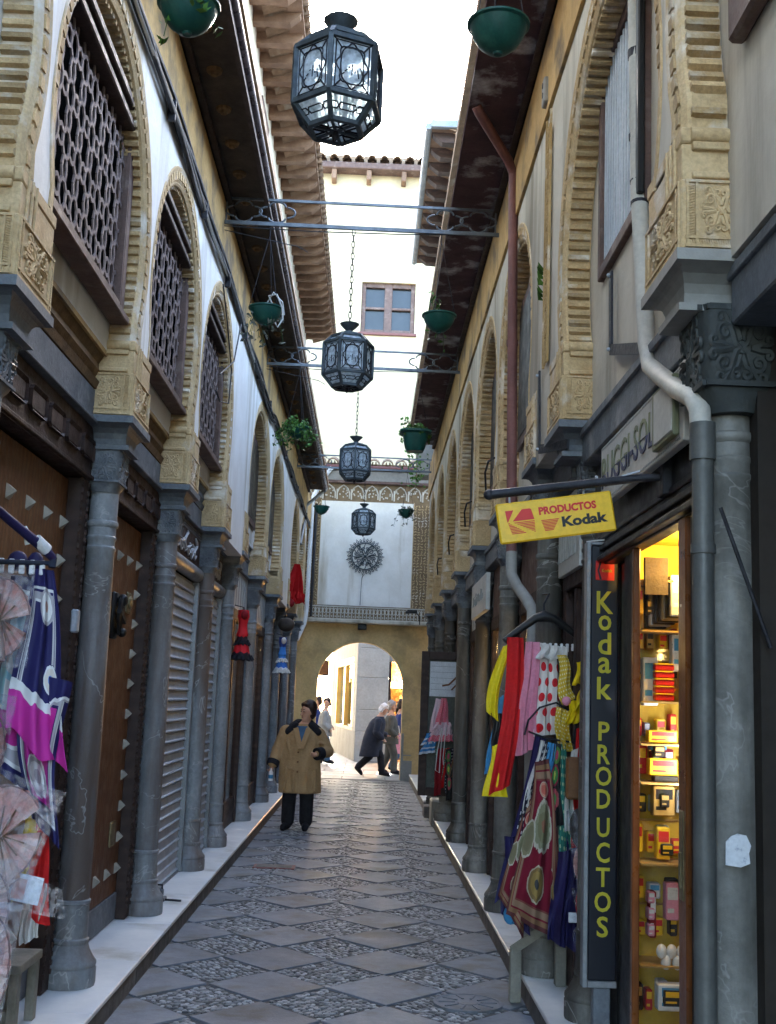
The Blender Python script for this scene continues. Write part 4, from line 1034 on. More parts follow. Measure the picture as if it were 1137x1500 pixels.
m = M(); m.tube([(0, 0, .015), (-.12, .01, .005), (-.665, .035, -.075)], [.016, .017, .018], 8); m.ell((-.67, .035, -.0755), (.022, .021, .021), 8, 6); local(m, 'arm', 'iron', AR, 50)
m = M(); m.bbox(-.02, .02, -.05, .05, -.06, .10, .004); local(m, 'wall_plate', 'iron', AR)
m = M(); m.bar((-.16, .01, .014), (-.1, -.02, .03), .01, .006); m.ell((-.26, .015, .006), (.007,.007,.007), 6, 5); m.ell((-.55, .03, -.05), (.007,.007,.007), 6, 5); local(m, 'bolt', 'steel', AR)

# tall black sign with yellow letters down its face
VS = thing('upright_sign', 'tall narrow black sign with yellow letters down it beside the lit shop door', 'sign', (1.123, 5.60, .165))
zz = lambda py: 2.347-(py-815)*(1.978/625)-.12
m = M(); m.bbox(-.060, .075, -.02, .02, .22, 2.235, .006); local(m, 'panel', 'signblack', VS)
m = M(); m.bbox(-.084, -.0605, -.03, .035, .19, 2.25, .004); m.bbox(-.06, .075, -.028, .03, 2.236, 2.252, .003); m.bbox(-.06, .075, -.028, .03, .19, .219, .003); local(m, 'edge_frame', 'pipegrey', VS)
m = M(); m.bbox(-.03, .05, -.01, .05, -.045, .19, .006); local(m, 'foot', 'greystone', VS)
m = M(); m.tube([(-.084, -.02, 2.25), (-.03, -.03, 2.258), (.02, -.03, 2.262), (.03, -.03, 2.275), (.07, -.03, 2.272), (.078, -.03, 2.24)], .004, 5); local(m, 'wire', 'cablewhite', VS)
for ch, py, h, w in (('K', 900, .108, .080), ('o', 931, .072, .062), ('d', 962, .105, .062), ('a', 995, .075, .060), ('k', 1033, .105, .070), ('P', 1093, .088, .052), ('R', 1127, .090, .060),
                  ('O', 1159, .088, .074), ('D', 1192, .088, .064), ('U', 1233, .088, .060), ('C', 1269, .092, .062), ('T', 1304, .086, .064), ('O', 1339, .090, .076), ('S', 1374, .092, .052)):
    me = stretch(text(ch, .1, .0015, .0016), w, h); me.transform(Matrix.Translation((.008-w/2, -.0225, zz(py)-h/2+(.012 if ch == 'k' else 0))) @ up); put('letter', me, 'letteryellow', VS)
m = M(); m.bbox(-.038, .052, -.0225, -.0195, zz(866), zz(836), .0012); lg = local(m, 'logo', 'logored', VS)
m = M(); c = zz(851); m.prism([(-.018, c+.045), (-.008, c+.045), (-.022, c), (-.008, c-.045), (-.018, c-.045), (-.030, c)], lambda u, v, w: (u, w, v), -.0232, -.0226); local(m, 'logo_notch', 'signblack', VS)
me = stretch(text('Kodak', .03, .0008, .0004), .05, .016); me.transform(Matrix.Translation((-.008, -.0235, c-.008)) @ up); put('logo_lettering', me, 'letteryellow', VS)

# pipes and brackets on the right
m = M(); m.tube([(1.045, 4.66, 5.58), (1.05, 4.62, 4.7), (1.05, 4.54, 3.73), (1.05, 4.41, 3.06), (1.045, 4.32, 2.93), (1.035, 4.15, 2.85), (1.042, 3.92, 2.73), (1.04, 3.70, 2.64), (1.038, 3.63, 2.58), (1.038, 3.61, 2.47)], .035, 14)
dp = m.build('drainpipe', 'drain', RB, 50)
m = M()
for p, q in (((1.0495, 4.60, 4.42), (1.05, 4.597, 4.38)), ((1.05, 4.575, 4.02), (1.05, 4.572, 4.0)), ((1.05, 4.535, 3.70), (1.05, 4.533, 3.685)), ((1.05, 4.55, 3.80), (1.05, 4.549, 3.793))): m.tube([p, q], .038, 12)
m.build('pipe_clip', 'iron', dp)
m = M(); m.tube([(1.038, 3.60, 2.53), (1.038, 3.60, 2.41)], .041, 14); m.tube([(1.038, 3.60, 2.41), (1.038, 3.60, .12)], .034, 14); m.tube([(1.038, 3.60, 2.14), (1.038, 3.60, 2.11)], .039, 14)
m.build('drainpipe', 'drainlow', RB, 50)
m = M(); m.tube([(.58, 7.28, 5.59), (.60, 7.30, 5.56), (.86, 7.80, 5.47), (.905, 7.86, 5.40), (.905, 7.84, 5.2), (.905, 7.55, 3.05), (.905, 7.5, 2.60)], .034, 12); rp = m.build('drainpipe', 'redpipe', RB, 50)
m = M()
for y, z in ((7.70, 4.1), (7.545, 2.98)): m.tube([(.905, y, z), (.905, y-.002, z-.04)], .040, 12)
m.build('pipe_clip', 'redpipe', rp)
m = M(); m.tube([(.905, 7.49, 2.60), (.905, 7.47, 2.45), (.93, 7.38, 2.37), (.975, 7.22, 2.27), (1.0, 7.14, 2.20), (1.0, 7.12, 2.05), (1.0, 7.12, .13)], .037, 12); m.build('drainpipe', 'stonegrey', RB, 50)
for lab, p in (('black iron angle bracket fixed beside the grey plaster strip, above the yellow sign', ((.92, 6.47, 3.52), (.92, 6.41, 3.05), (.98, 5.80, 2.95))),
               ('black iron angle bracket below the louvred window, behind the white drainpipe', ((1.06, 5.15, 3.63), (1.06, 5.14, 3.25), (1.06, 4.47, 3.05)))):
    t = thing('angle_bracket', lab, 'bracket', p[1], None, 'angle brackets on the right wall'); m = M()
    q = [Vector(v)-Vector(p[1]) for v in p]
    m.bar(q[0], q[1], .045, .012, (1,0,0)); m.bar(q[1]-Vector((0,0,.0)), q[2], .012, .05, (0,0,1)); local(m, 'bar', 'iron', t)
    m = M()
    for v in (q[0]*.95, q[1]): m.ell((v.x-.012, v.y-.004, v.z), (.01, .01, .01), 6, 5)
    local(m, 'screw', 'steel', t)
# louvred window
wx = XR(.105)
m = M()
for (a, b, c, d) in ((4.50, 4.56, 3.70, 4.82), (5.42, 5.48, 3.70, 4.82), (4.561, 5.419, 3.70, 3.76), (4.561, 5.419, 4.76, 4.82)): m.bbox(wx, wx+.05, a, b, c, d, .005)
lw = m.build('window', 'framewood', RB)
m = M()
for k in range(15): m.bbox(wx+.012, wx+.03, 4.58+.056*k, 4.60+.056*k, 3.762, 4.758, .003)
m.build('window_bars', 'steel', lw); M().box(wx+.032, wx+.045, 4.562, 5.418, 3.762, 4.758).build('backing', 'shopdark', lw)
m = M(); m.bbox(wx-.03, wx-.001, 4.48, 4.53, 3.72, 5.0, .006); m.build('shutter_stile', 'black', lw)
m = M(); m.bbox(XR(.08), XR(.134), 2.3, 3.30, 3.66, 4.9, .012); w2 = m.build('window', 'framewood', RB)
for a, b in zip(CR[3:-1], CR[4:]):
    if a < 6: continue
    m = M(); m.bbox(XR(.105), XR(.134), a+.34, b-.34, 3.5, 4.65, .006); w = m.build('window', 'framewood', RB); m = M(); m.box(XR(.10), XR(.1045), a+.42, b-.42, 3.58, 4.57); m.build('pane', 'black', w)
# carved strip on the pier beside the plaster panel, peeling patches, plant tuft
m = M(); f = lambda u, v, t: (XR(-.030)-t, 6.26+u, 4.2+v)
for k in range(9): relief(m, lambda u, v, t, k=k: f(u, v-.62+.16*k, t), .12, .16, .006)
for u in (-.075, .075): m.bar(f(u, -.7, .003), f(u, .8, .003), .014, .014)
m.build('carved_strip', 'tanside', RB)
m = M(); rr = random.Random(5)
for k in range(14):
    y, z = 6.36+rr.uniform(-.03,.03), 4.05+rr.uniform(-.14,.05); m.cur = rr.random()
    m.add([(XR(-.03), y, z), (XR(-.06), y+.02, z+.01), (XR(-.07), y, z+.05), (XR(-.055), y-.02, z+.02)], [(0,1,2,3)])
TF = m.build('weed', 'leaf', None); TF['label'] = 'tiny green weed sprouting from the carved strip on the right pier'; TF['category'] = 'plant'
PA = thing('paper_notice', 'torn white paper scrap stuck on the near right stone column', 'paper', (1.115, 3.595, 1.22))
PA.scale = (.85, 1, .85)
m = M(); m.poly([(-.02,-.001,-.06),(.03,-.012,-.065),(.062,-.016,-.05),(.058,-.016,-.015),(.066,-.016,.01),(.05,-.014,.045),(.02,-.010,.05),(-.0,-.004,.04),(-.018,-.0,.02)])
m.v += [(x, y-.0025, z) for x, y, z in m.v]; m.f.append(tuple(range(9, 18))); m.r += m.r; m.f += [(i, (i+1)%9, 9+(i+1)%9, 9+i) for i in range(9)]
local(m, 'sheet', 'paper', PA)
RS = thing('iron_rod', 'thin black iron rod leaning across the rings of the near right column', 'rod', (1.06, 3.49, 2.24))
m = M(); m.tube([(0, 0, 0), (.16, .03, -.42)], .006, 6); local(m, 'rod', 'iron', RS)

# ---- cables along the left wall
CB = thing('cable_bundle', 'bundle of black cables sagging along the left wall under the eave', 'cable', (-1.30, 3, 5.0))
for k in range(4):
    m = M(); pts = []
    for i in range(60):
        y = i*.34; z = .02*math.sin(y*1.1+k)+.05*(k-1.5)*.5+(.05*math.sin(y*.31) if y < 11 else .04)-(.0 if y < 12 else .02)
        pts.append((.012+.012*math.sin(y*2.3+k*2)-.0*k, y, z))
    m.tube(pts, .013 if k else .018, 6); local(m, 'cable', 'cable', CB, 60)
m = M(); m.tube([(.02, .34*i, .01+.03*math.sin(i*.7)) for i in range(34)], .010, 6); local(m, 'white_cable', 'cablewhite', CB, 60)
m = M()
for i in range(14): m.bbox(-.01, .035, .6+1.4*i, .63+1.4*i, -.06, .07, .004)
local(m, 'cable_clip', 'iron', CB, kind='stuff')
CW = thing('wire_loop', 'thin dark wire looping across the third lattice window on the left', 'cable', (-1.28, 9.4, 4.9))
m = M(); m.tube([(0, -.5, -.05), (0, -.1, -.25), (.01, .25, -.55), (.01, .2, -.85), (0, -.25, -.95), (-.02, -.4, -.9)], .006, 5); m.tube([(0, -.35, -.75), (.02, .3, -.45), (0, .8, .05)], .007, 5); local(m, 'wire', 'cable', CW)
CX = thing('wall_cable', 'dark cable looping from corbel to corbel along the right arcade', 'cable', (.92, 9.0, 3.25))
m = M()
for k, y in enumerate((8.9, 10.88, 13.08, 15.28)): m.tube([(-.02, y-9.0-.25, .22), (-.045, y-9.0-.05, .235), (-.05, y-9.0+.15, .18), (-.03, y-9.0+.26, .06)], .009, 5)
local(m, 'cable', 'cable', CX, kind='stuff')
NUM = thing('house_number', 'small blue painted number 6 on the white pier beside the second lattice window', 'number', (-1.305, 6.52, 3.83))
me = stretch(text('6', .1, .0015, .0), .05, .09); me.transform(Matrix.Translation((.0, -.03, 0)) @ Matrix(((0,0,1,0),(1,0,0,0),(0,1,0,0),(0,0,0,1)))); put('digit', me, 'letterblue', NUM)
WB = thing('switch_box', 'small pale junction box with two holes on the right wall under the eave', 'box', (.915, 6.35, 5.2))
m = M(); m.bbox(-.02, .02, -.05, .05, -.09, .07, .008); local(m, 'box', 'stonegrey', WB); m = M()
for z in (-.03, .03): m.cyl((-.021, 0, z), (-.024, 0, z), .018, .018, 8)
local(m, 'hole', 'black', WB)

# ---- taller houses above the eaves
UL = thing('house', 'tall white house above the left eave with bracketed brown roof overhang', 'house', (-3, 9, 6.0))
M().box(-6, -1.5, -2.5, 22.56, 6.05, 9.6).build('wall', 'upperwhite', UL)
m = M(); m.box(-1.499, -.97, -2.5, 22.7, 8.80, 8.84); m.build('soffit_boards', 'rafter', UL)
rm = M(); rm.add([(0,-.055,0),(.52,-.055,.03),(.52,.055,.03),(0,.055,0),(0,-.055,-.13),(.40,-.055,-.12),(.50,-.055,-.04),(.50,.055,-.04),(.40,.055,-.12),(0,.055,-.13)],
       [(0,1,2,3),(4,9,8,5),(5,8,7,6),(6,7,2,1),(0,4,5,6,1),(3,2,7,8,9),(0,3,9,4)])
rme = rm.mesh('rafter')
for i in range(50): put('rafter', rme, 'rafter', UL, (-1.499, 2.5+.405*i, 8.80))
def tile_mesh(r, L_, th=.02, n=8):
    m = M(); vs = []
    for x in (0, L_):
        for rr_ in (r, r-th):
            for j in range(n+1): vs.append((x, rr_*math.cos(PI*j/n), rr_*math.sin(PI*j/n)))
    k = n+1
    fs = [(j, j+1, 2*k+j+1, 2*k+j) for j in range(n)]+[(k+j+1, k+j, 3*k+j, 3*k+j+1) for j in range(n)]+[(j+1, j, k+j, k+j+1) for j in range(n)]+[(2*k+j, 2*k+j+1, 3*k+j+1, 3*k+j) for j in range(n)]
    m.add(vs, fs); return m
tme = tile_mesh(.09, .5).mesh('roof_tile', smooth=50); tcup = tile_mesh(.08, .5).mesh('roof_tile_cup', smooth=50)
for i in range(100):
    put('roof_tile', tme, 'tile', UL, (-.90, 2.4+.205*i, 8.87), (0, rad(15)+PI, PI) if False else (0, rad(18), PI))
for i in range(100):
    put('roof_tile', tcup, 'tile', UL, (-.93, 2.5+.205*i, 8.95), (PI, rad(-18), PI))
for (y, z) in ((12.9, 7.95), (15.9, 7.70), (20.0, 7.80)):
    m = M()
    for (a, b, c, d) in ((y-.42, y-.34, z-.5, z+.5), (y+.34, y+.42, z-.5, z+.5), (y-.339, y+.339, z-.5, z-.42), (y-.339, y+.339, z+.42, z+.5)): m.bbox(-1.52, -1.47, a, b, c, d, .006)
    w = m.build('window', 'framewood', UL); M().box(-1.499, -1.49, y-.34, y+.34, z-.42, z+.42).build('pane', 'shopdark', w)
UR = thing('house', 'upper house over the right eave, only its dark rafters and gutter in view', 'house', (2, 19, 6.1))
M().box(1.02, 4.5, 16.6, 22.1, 6.16, 10.6).build('wall', 'cream', UR)
m = M(); m.box(.64, 1.019, 16.55, 22.1, 10.25, 10.29); m.build('soffit_boards', 'rafter', UR)
rm = M(); rm.add([(0,-.09,0),(-.36,-.09,.0),(-.36,.09,.0),(0,.09,0),(0,-.08,-.16),(-.20,-.08,-.15),(-.33,-.07,-.05),(-.33,.07,-.05),(-.20,.08,-.15),(0,.08,-.16)],
       [(3,2,1,0),(5,8,9,4),(6,7,8,5),(1,2,7,6),(1,6,5,4,0),(9,8,7,2,3),(4,9,3,0)])
rme2 = rm.mesh('rafter')
for i in range(11): put('rafter', rme2, 'darkwood', UR, (1.019, 16.75+.5*i, 10.249))
m = M(); m.tube([(.60, 16.5, 10.27), (.60, 22.1, 10.27)], .055, 10); m.build('gutter', 'pipegrey', UR, 40)
for i in range(26): put('roof_tile', tme, 'tile', UR, (.62, 16.6+.212*i, 10.33), (0, rad(18), 0))
m = M(); m.bbox(.63, 1.6, 16.46, 16.55, 10.24, 10.36, .01); m.build('barge_board', 'pipegrey', UR)

# ---- gateway closing the street
GW = thing('gateway', 'white panelled bridge room over an ochre archway at the end of the street', 'gateway', (-.1, 24.0, 0))
M().box(-1.40, 1.22, 24.06, 24.36, 3.224, 6.52).build('wall', 'carvedgate', GW)
M().box(-1.10, .83, 24.035, 24.059, 3.515, 5.70).build('panel', 'white', GW)
m = M(); m.bbox(-1.40, 1.22, 24.0, 24.36, 3.16, 3.222, .008); m.build('sill', 'cream', GW)
cv = M(); rr = random.Random(9)
for i in range(34):
    x = -1.36+.0757*i; h = .21
    cv.bar((x, 24.045, 3.255), (x, 24.045, 3.255+h), .022, .03, (0,1,0))
    cv.tube([(x+.038+.028*math.cos(t*PI/4), 24.048, 3.40+.05*math.sin(t*PI/4)) for t in range(8)], .009, 4, True)
    cv.ell((x+.038, 24.045, 3.285), (.014, .014, .02), 6, 4)
cv.box(-1.40, 1.22, 24.03, 24.058, 3.475, 3.50); cv.box(-1.40, 1.22, 24.03, 24.058, 3.2225, 3.245)
cv.build('lower_border', 'carvedpale', GW, kind='stuff')
cv = M()
for (xa, xb) in ((-1.38, -1.115), (.845, 1.20)):
    n = int((xb-xa)/.062)
    for i in range(n):
        for j in range(36):
            x, z = xa+(i+.5)*(xb-xa)/n, 3.53+.0605*j
            a = rr.uniform(0, 6.28); L_ = .026
            cv.tube([(x-L_*math.cos(a), 24.05, z-L_*math.sin(a)), (x+.012*math.sin(a), 24.042, z-.012*math.cos(a)), (x+L_*math.cos(a), 24.05, z+L_*math.sin(a))], .011, 4)
    for x in (xa-.006, xb+.008): cv.box(x-.008, x+.008, 24.03, 24.058, 3.505, 5.72)
cv.build('side_border', 'tan', GW, kind='stuff')
cv = M()
for i in range(9):
    x = -1.26+.30*i
    cv.tube([(x-.13, 24.045, 5.76), (x-.13, 24.045, 5.88), (x-.09, 24.045, 5.98), (x, 24.045, 6.05), (x+.09, 24.045, 5.98), (x+.13, 24.045, 5.88), (x+.13, 24.045, 5.76)], .016, 5)
    for k in range(9): cv.ell((x+rr.uniform(-.09,.09), 24.05, 5.78+rr.uniform(0,.2)), (.02,.015,.02), 5, 4)
    cv.tube([(x-.13, 24.04, 5.74), (x-.13, 24.04, 5.96)], .018, 6)
cv.build('upper_border', 'carvedpale', GW, kind='stuff')
m = M(); m.bbox(-1.40, 1.22, 23.96, 24.36, 6.08, 6.14, .008); m.build('cornice', 'framewood', GW)
m = M(); m.bbox(-1.40, 1.22, 24.0, 24.36, 6.141, 6.36, .008); m.build('parapet', 'stonegrey', GW)
m = M(); m.tube([(-1.3, 23.95, 6.42), (1.2, 23.95, 6.42)], .045, 10); m.build('gutter', 'redpipe', GW, 40)
tg = tile_mesh(.125, .8, .025).mesh('roof_tile', smooth=50)
for i in range(9): put('roof_tile', tg, 'tile', GW, (-1.2+.29*i, 23.94, 6.47), (0, rad(-14), PI/2))
for i in range(9): put('roof_tile', tg, 'tile', GW, (-1.05+.29*i, 24.0, 6.56), (PI, rad(14), PI/2))
M().box(-1.40, 1.22, 24.361, 24.9, 3.3, 6.5).build('roof_core', 'carvedgate', GW)
# lower wall with the arch
yc, a, zs = -.15, .895, 1.895
m = M(); seg = 28
pe = [(yc+a, 0)]+[(yc+a*math.cos(PI*i/seg), zs+a*math.sin(PI*i/seg)) for i in range(seg+1)]+[(yc-a, 0)]
for k in range(len(pe)-1):
    p, q = pe[k], pe[k+1]; mid = (p[0]+q[0])/2; e = 1.45 if mid > yc else -1.75
    for yy in (24.36, 24.78): m.add([(p[0], yy, p[1]), (e, yy, p[1]), (e, yy, q[1]), (q[0], yy, q[1])], [(0,1,2,3)])
    m.add([(p[0], 24.36, p[1]), (q[0], 24.36, q[1]), (q[0], 24.78, q[1]), (p[0], 24.78, p[1])], [(0,1,2,3)])
for yy in (24.36, 24.78): m.add([(-1.75, yy, zs+a), (1.45, yy, zs+a), (1.45, yy, 3.17), (-1.75, yy, 3.17)], [(0,1,2,3)])
m.build('arch_wall', 'ochrewall', GW)
m = M(); m.bbox(.747, .80, 24.33, 24.359, 0, .95, .004); m.bbox(.80, .98, 24.335, 24.359, 0, .40, .004); m.bbox(.78, .96, 24.325, 24.359, .50, .52, .004); m.build('plinth', 'stonegrey', GW)
m = M(); m.bbox(-.24, -.06, 24.12, 24.34, 3.04, 3.155, .01); m.build('lamp_housing', 'black', GW)
OR = thing('wall_ornament', 'round filigree iron ornament with a spiky rim hanging on the white panel over the archway', 'ornament', (-.148, 24.03, 4.55))
m = M(); m.tube([(.275*math.cos(t*PI/24), -.03, .275*math.sin(t*PI/24)) for t in range(48)], .013, 6, True); m.tube([(.30*math.cos(t*PI/24), -.03, .30*math.sin(t*PI/24)) for t in range(48)], .007, 5, True); rg = local(m, 'ring', 'ironblue', OR)
m = M()
for k in range(30):
    t = 2*PI*k/30; c_, s_ = math.cos(t), math.sin(t); r_ = .37 if k % 2 else .40
    m.tube([(.30*c_, -.03, .30*s_), ((.34)*c_-.02*s_, -.03, .34*s_+.02*c_), (r_*c_, -.03, r_*s_), (.34*c_+.02*s_, -.03, .34*s_-.02*c_), (.30*c_, -.03, .30*s_)], .008, 4)
local(m, 'spikes', 'ironblue', OR)
m = M(); relief(m, lambda u, v, t: (u*.5, -.03-t, v*.5), .95, .95, .009, 4)
for k in range(12):
    t = 2*PI*k/12; m.tube([(.05*math.cos(t), -.03, .05*math.sin(t)), (.16*math.cos(t+.25), -.03, .16*math.sin(t+.25)), (.272*math.cos(t), -.03, .272*math.sin(t))], .008, 4)
m.ell((0, -.04, 0), (.035, .03, .035), 8, 6); local(m, 'filigree', 'ironblue', OR)
m = M(); m.tube([(0, -.015, -.37), (-.05, -.012, -.45), (-.06, -.012, -.7), (-.065, -.012, -1.02)], .006, 5); local(m, 'wire', 'cable', OR)
# downpipe and cable at the left corner of the gateway
m = M(); m.tube([(-.92, 23.9, 6.38), (-1.05, 23.88, 6.2), (-1.27, 23.85, 5.75), (-1.29, 23.85, 5.5), (-1.30, 23.85, 3.4), (-1.33, 23.83, 3.1), (-1.46, 23.7, 2.75)], .045, 10); m.build('downpipe', 'plasticwhite', GW, 50)
m = M(); m.tube([(-1.2, 23.9, 5.6), (-1.21, 23.9, 4.6), (-1.215, 23.9, 3.25)], .028, 8); m.build('cable_duct', 'cable', GW, 50)
BK = thing('eave_strut', 'grey iron strut propping the far end of the left eave', 'strut', (-1.32, 21.9, 4.9))
m = M(); m.tube([(0, 0, 0), (0, .2, .35), (.36, .3, .70)], .035, 8); m.tube([(0, 0, 0), (-.02, -.6, -.5)], .03, 8); local(m, 'strut', 'pipegrey', BK, 50)
PL = thing('floodlight', 'small dark floodlight on a bracket at the right edge of the archway', 'lamp', (.84, 23.2, 3.34))
m = M(); m.bbox(-.10, .10, -.08, .06, 0, .07, .01); m.bbox(-.13, -.06, -.10, .02, -.01, .04, .008); local(m, 'housing', 'black', PL); m = M(); m.tube([(.08, 0, .02), (.15, 0, -.05), (.16, 0, -.22)], .012, 6); local(m, 'bracket', 'iron', PL)
# narrow pale side wall between the right row's end and the gateway
RBW = thing('chimney_stack', 'rough grey chimney block with a climbing plant above the right end of the street', 'chimney', (.95, 20.8, 5.7))
m = M(); m.bbox(-.22, .30, -.2, .3, -.05, .95, .02); local(m, 'stack', 'stonegrey', RBW)
m = M(); m.bbox(-.27, .34, -.25, .35, .951, 1.02, .01); local(m, 'cap', 'kerb', RBW)

# ---- house across the square
HS = thing('corner_house', 'pale stone corner house beyond the archway with tall cream upper floors and brown window', 'house', (0, 32, 0))
def wallq(m, p, q, z0, z1, th=.3):
    d = (Vector(q)-Vector(p)).normalized(); n = Vector((-d.y, d.x))*th
    m.prism([(p[0],p[1]),(q[0],q[1]),(q[0]+n.x,q[1]+n.y),(p[0]+n.x,p[1]+n.y)], lambda u, v, w: (u, v, w), z0, z1)
P0, PL_ = (-.27, 31.0), (-1.12, 37.6)
m = M(); wallq(m, PL_, P0, 0, .78); m.build('wall_base', 'stonegrey', HS)
def lp(t): return (P0[0]+(PL_[0]-P0[0])*t, P0[1]+(PL_[1]-P0[1])*t)
m = M(); wallq(m, PL_, lp(.80), .781, 2.75); wallq(m, lp(.10), lp(0), .781, 2.75); wallq(m, PL_, P0, 2.751, 5.6); m.build('side_wall', 'stonepale', HS)
m = M()
for t0, t1 in ((.10, .13), (.76, .80), (.42, .45)): wallq(m, lp(t1), lp(t0), .782, 2.749, .12)
wallq(m, lp(.80), lp(.10), 2.55, 2.749, .14); wallq(m, lp(.80), lp(.10), .782, .86, .14)
sf = m.build('shop_window', 'gold', HS)
m = M(); wallq(m, lp(.79), lp(.11), .87, 2.54, .02)
for v in range(len(m.v)): m.v[v] = (m.v[v][0]+.10, m.v[v][1], m.v[v][2])
m.build('pane', 'glass', sf)
m = M(); wallq(m, lp(.79), lp(.11), .87, 2.54, .02)
for v in range(len(m.v)): m.v[v] = (m.v[v][0]+.55, m.v[v][1], m.v[v][2])
m.build('window_back', 'shopdark', sf)
rr = random.Random(4)
for k in range(9):
    t = .16+.07*k; p = lp(t); m = M(); m.box(p[0]+.25, p[0]+.5, p[1]-.12, p[1]+.12, .87, 1.1+rr.uniform(.2, 1.2)); m.build('display', ('shopdark',)*6 if False else ('greengoods', 'olive', 'silkblue', 'greengoods', 'paper', 'olive')[k % 6], sf)
m = M(); 
zl = [0, .78, 1.34, 2.18, 2.96, 3.8, 4.7, 5.6]
for a_, b_ in zip(zl[:-1], zl[1:]): m.bbox(-.27, .57, 31.0, 31.5, a_+.006, b_-.006, .012)
m.build('stone_pier', 'stonepale', HS)
m = M(); m.box(-.26, .56, 31.012, 31.5, 0, 5.6); m.build('pier_core', 'stonegrey', HS)
m = M(); m.bbox(.571, 4, 31.2, 31.6, 2.62, 5.6, .01); m.build('shop_fascia', 'stonegrey', HS)
m = M(); m.bbox(.571, .64, 31.1, 31.3, 0, 2.619, .006); m.bbox(1.5, 4.0, 31.1, 31.3, 0, 2.619, .006); m.build('shop_frame', 'darkwood', HS)
m = M(); m.box(.6, 2, 32.6, 32.7, 0, 2.7); m.box(.6, 2, 31.7, 32.6, 0, .01); m.build('shop_back', 'warmgoods', HS)
m = M(); m.box(.64, 1.5, 32.0, 32.05, 1.95, 2.1); m.build('lamp_strip', 'warmlit', HS)
for mt_ in ('gold', 'warmgoods', 'paper', 'greengoods'):
    m = M()
    for k in range(5): x = .68+rr.uniform(0, .7); z = rr.uniform(.2, 1.9); m.box(x, x+rr.uniform(.08, .25), 32.1, 32.3, z, z+rr.uniform(.15, .45))
    m.build('goods', mt_, HS, kind='stuff')
li = bpy.data.lights.new('shop_lamp', 'POINT'); li.energy = 60; li.color = (1, .55, .2); lo = bpy.data.objects.new('shop_lamp', li); COL.objects.link(lo); lo.location = (1.1, 31.8, 2.3)
m = M(); wx0, wx1, wz0, wz1 = -.60, .93, 11.85, 13.35
m.box(-4, wx0, 31.6, 32.4, 5.6, 16.9); m.box(wx1, 5, 31.6, 32.4, 5.6, 16.9); m.box(wx0, wx1, 31.6, 32.4, 5.6, wz0); m.box(wx0, wx1, 31.6, 32.4, wz1, 16.9)
m.build('upper_wall', 'housecream', HS)
M().box(-4, 5, 31.5, 32.4, 5.56, 5.599).build('floor_edge', 'stonegrey', HS)
m = M()
for (a_, b_, c_, d_) in ((wx0, wx0+.12, wz0, wz1), (wx1-.12, wx1, wz0, wz1), ((wx0+wx1)/2-.11, (wx0+wx1)/2+.11, wz0, wz1)): m.bbox(a_, b_, 31.70, 31.80, c_, d_, .01)
for c_ in (wz0, wz0+.72, wz1-.13):
    for (a_, b_) in ((wx0+.121, (wx0+wx1)/2-.111), ((wx0+wx1)/2+.111, wx1-.121)): m.bbox(a_, b_, 31.705, 31.795, c_, c_+(.13 if c_ != wz0+.72 else .07), .01)
w = m.build('window', 'framewood', HS)
M().box(wx0+.1, wx1-.1, 31.81, 31.83, wz0+.1, wz1-.1).build('pane', 'panes', w)
m = M(); m.bbox(wx0-.06, wx1+.06, 31.52, 31.70, wz0-.08, wz0-.002, .01); m.build('sill', 'redpipe', w)
for i in range(7):
    x = -3.6+1.0*i; m = M(); m.bbox(x, x+.14, 31.2, 31.6, 16.25, 16.55, .02); m.build('rafter', 'rafter', HS)
m = M(); m.bbox(-4, 5, 31.15, 31.6, 16.56, 16.75, .02); m.build('eave_board', 'framewood', HS)
th = tile_mesh(.13, 1.2, .03).mesh('roof_tile', smooth=50)
for i in range(24): put('roof_tile', th, 'tile', HS, (-3.7+.36*i, 31.05, 16.80), (0, rad(-16), PI/2))
M().box(-4, 5, 31.7, 33.4, 16.9, 17.2).build('roof', 'tile', HS)
for (xa, xb, lab) in ((-14, -4.6, 'tall plain house at the left side of the square, hidden behind the archway'), (5.2, 14, 'tall plain house at the right side of the square, hidden behind the archway')):
    h = thing('house', lab, 'house', ((xa+xb)/2, 30, 0)); M().box(xa, xb, 25.4, 46, 0, 12).build('wall', 'cream', h)  # unseen blocks added to keep part of the skylight off the square
SB = thing('signal_box', 'dark square display box on a post at the left inside the archway', 'sign', (-1.10, 28.2, 0))
m = M(); m.cyl((-.18, 0, 0), (-.18, 0, 2.55), .04, .04, 8); local(m, 'post', 'navy', SB); m = M(); m.bbox(-.16, .17, -.1, .1, 2.14, 2.50, .01); local(m, 'box', 'black', SB)
m = M(); m.box(-.13, .14, -.105, -.1005, 2.17, 2.47); local(m, 'screen', 'brownleather', SB)
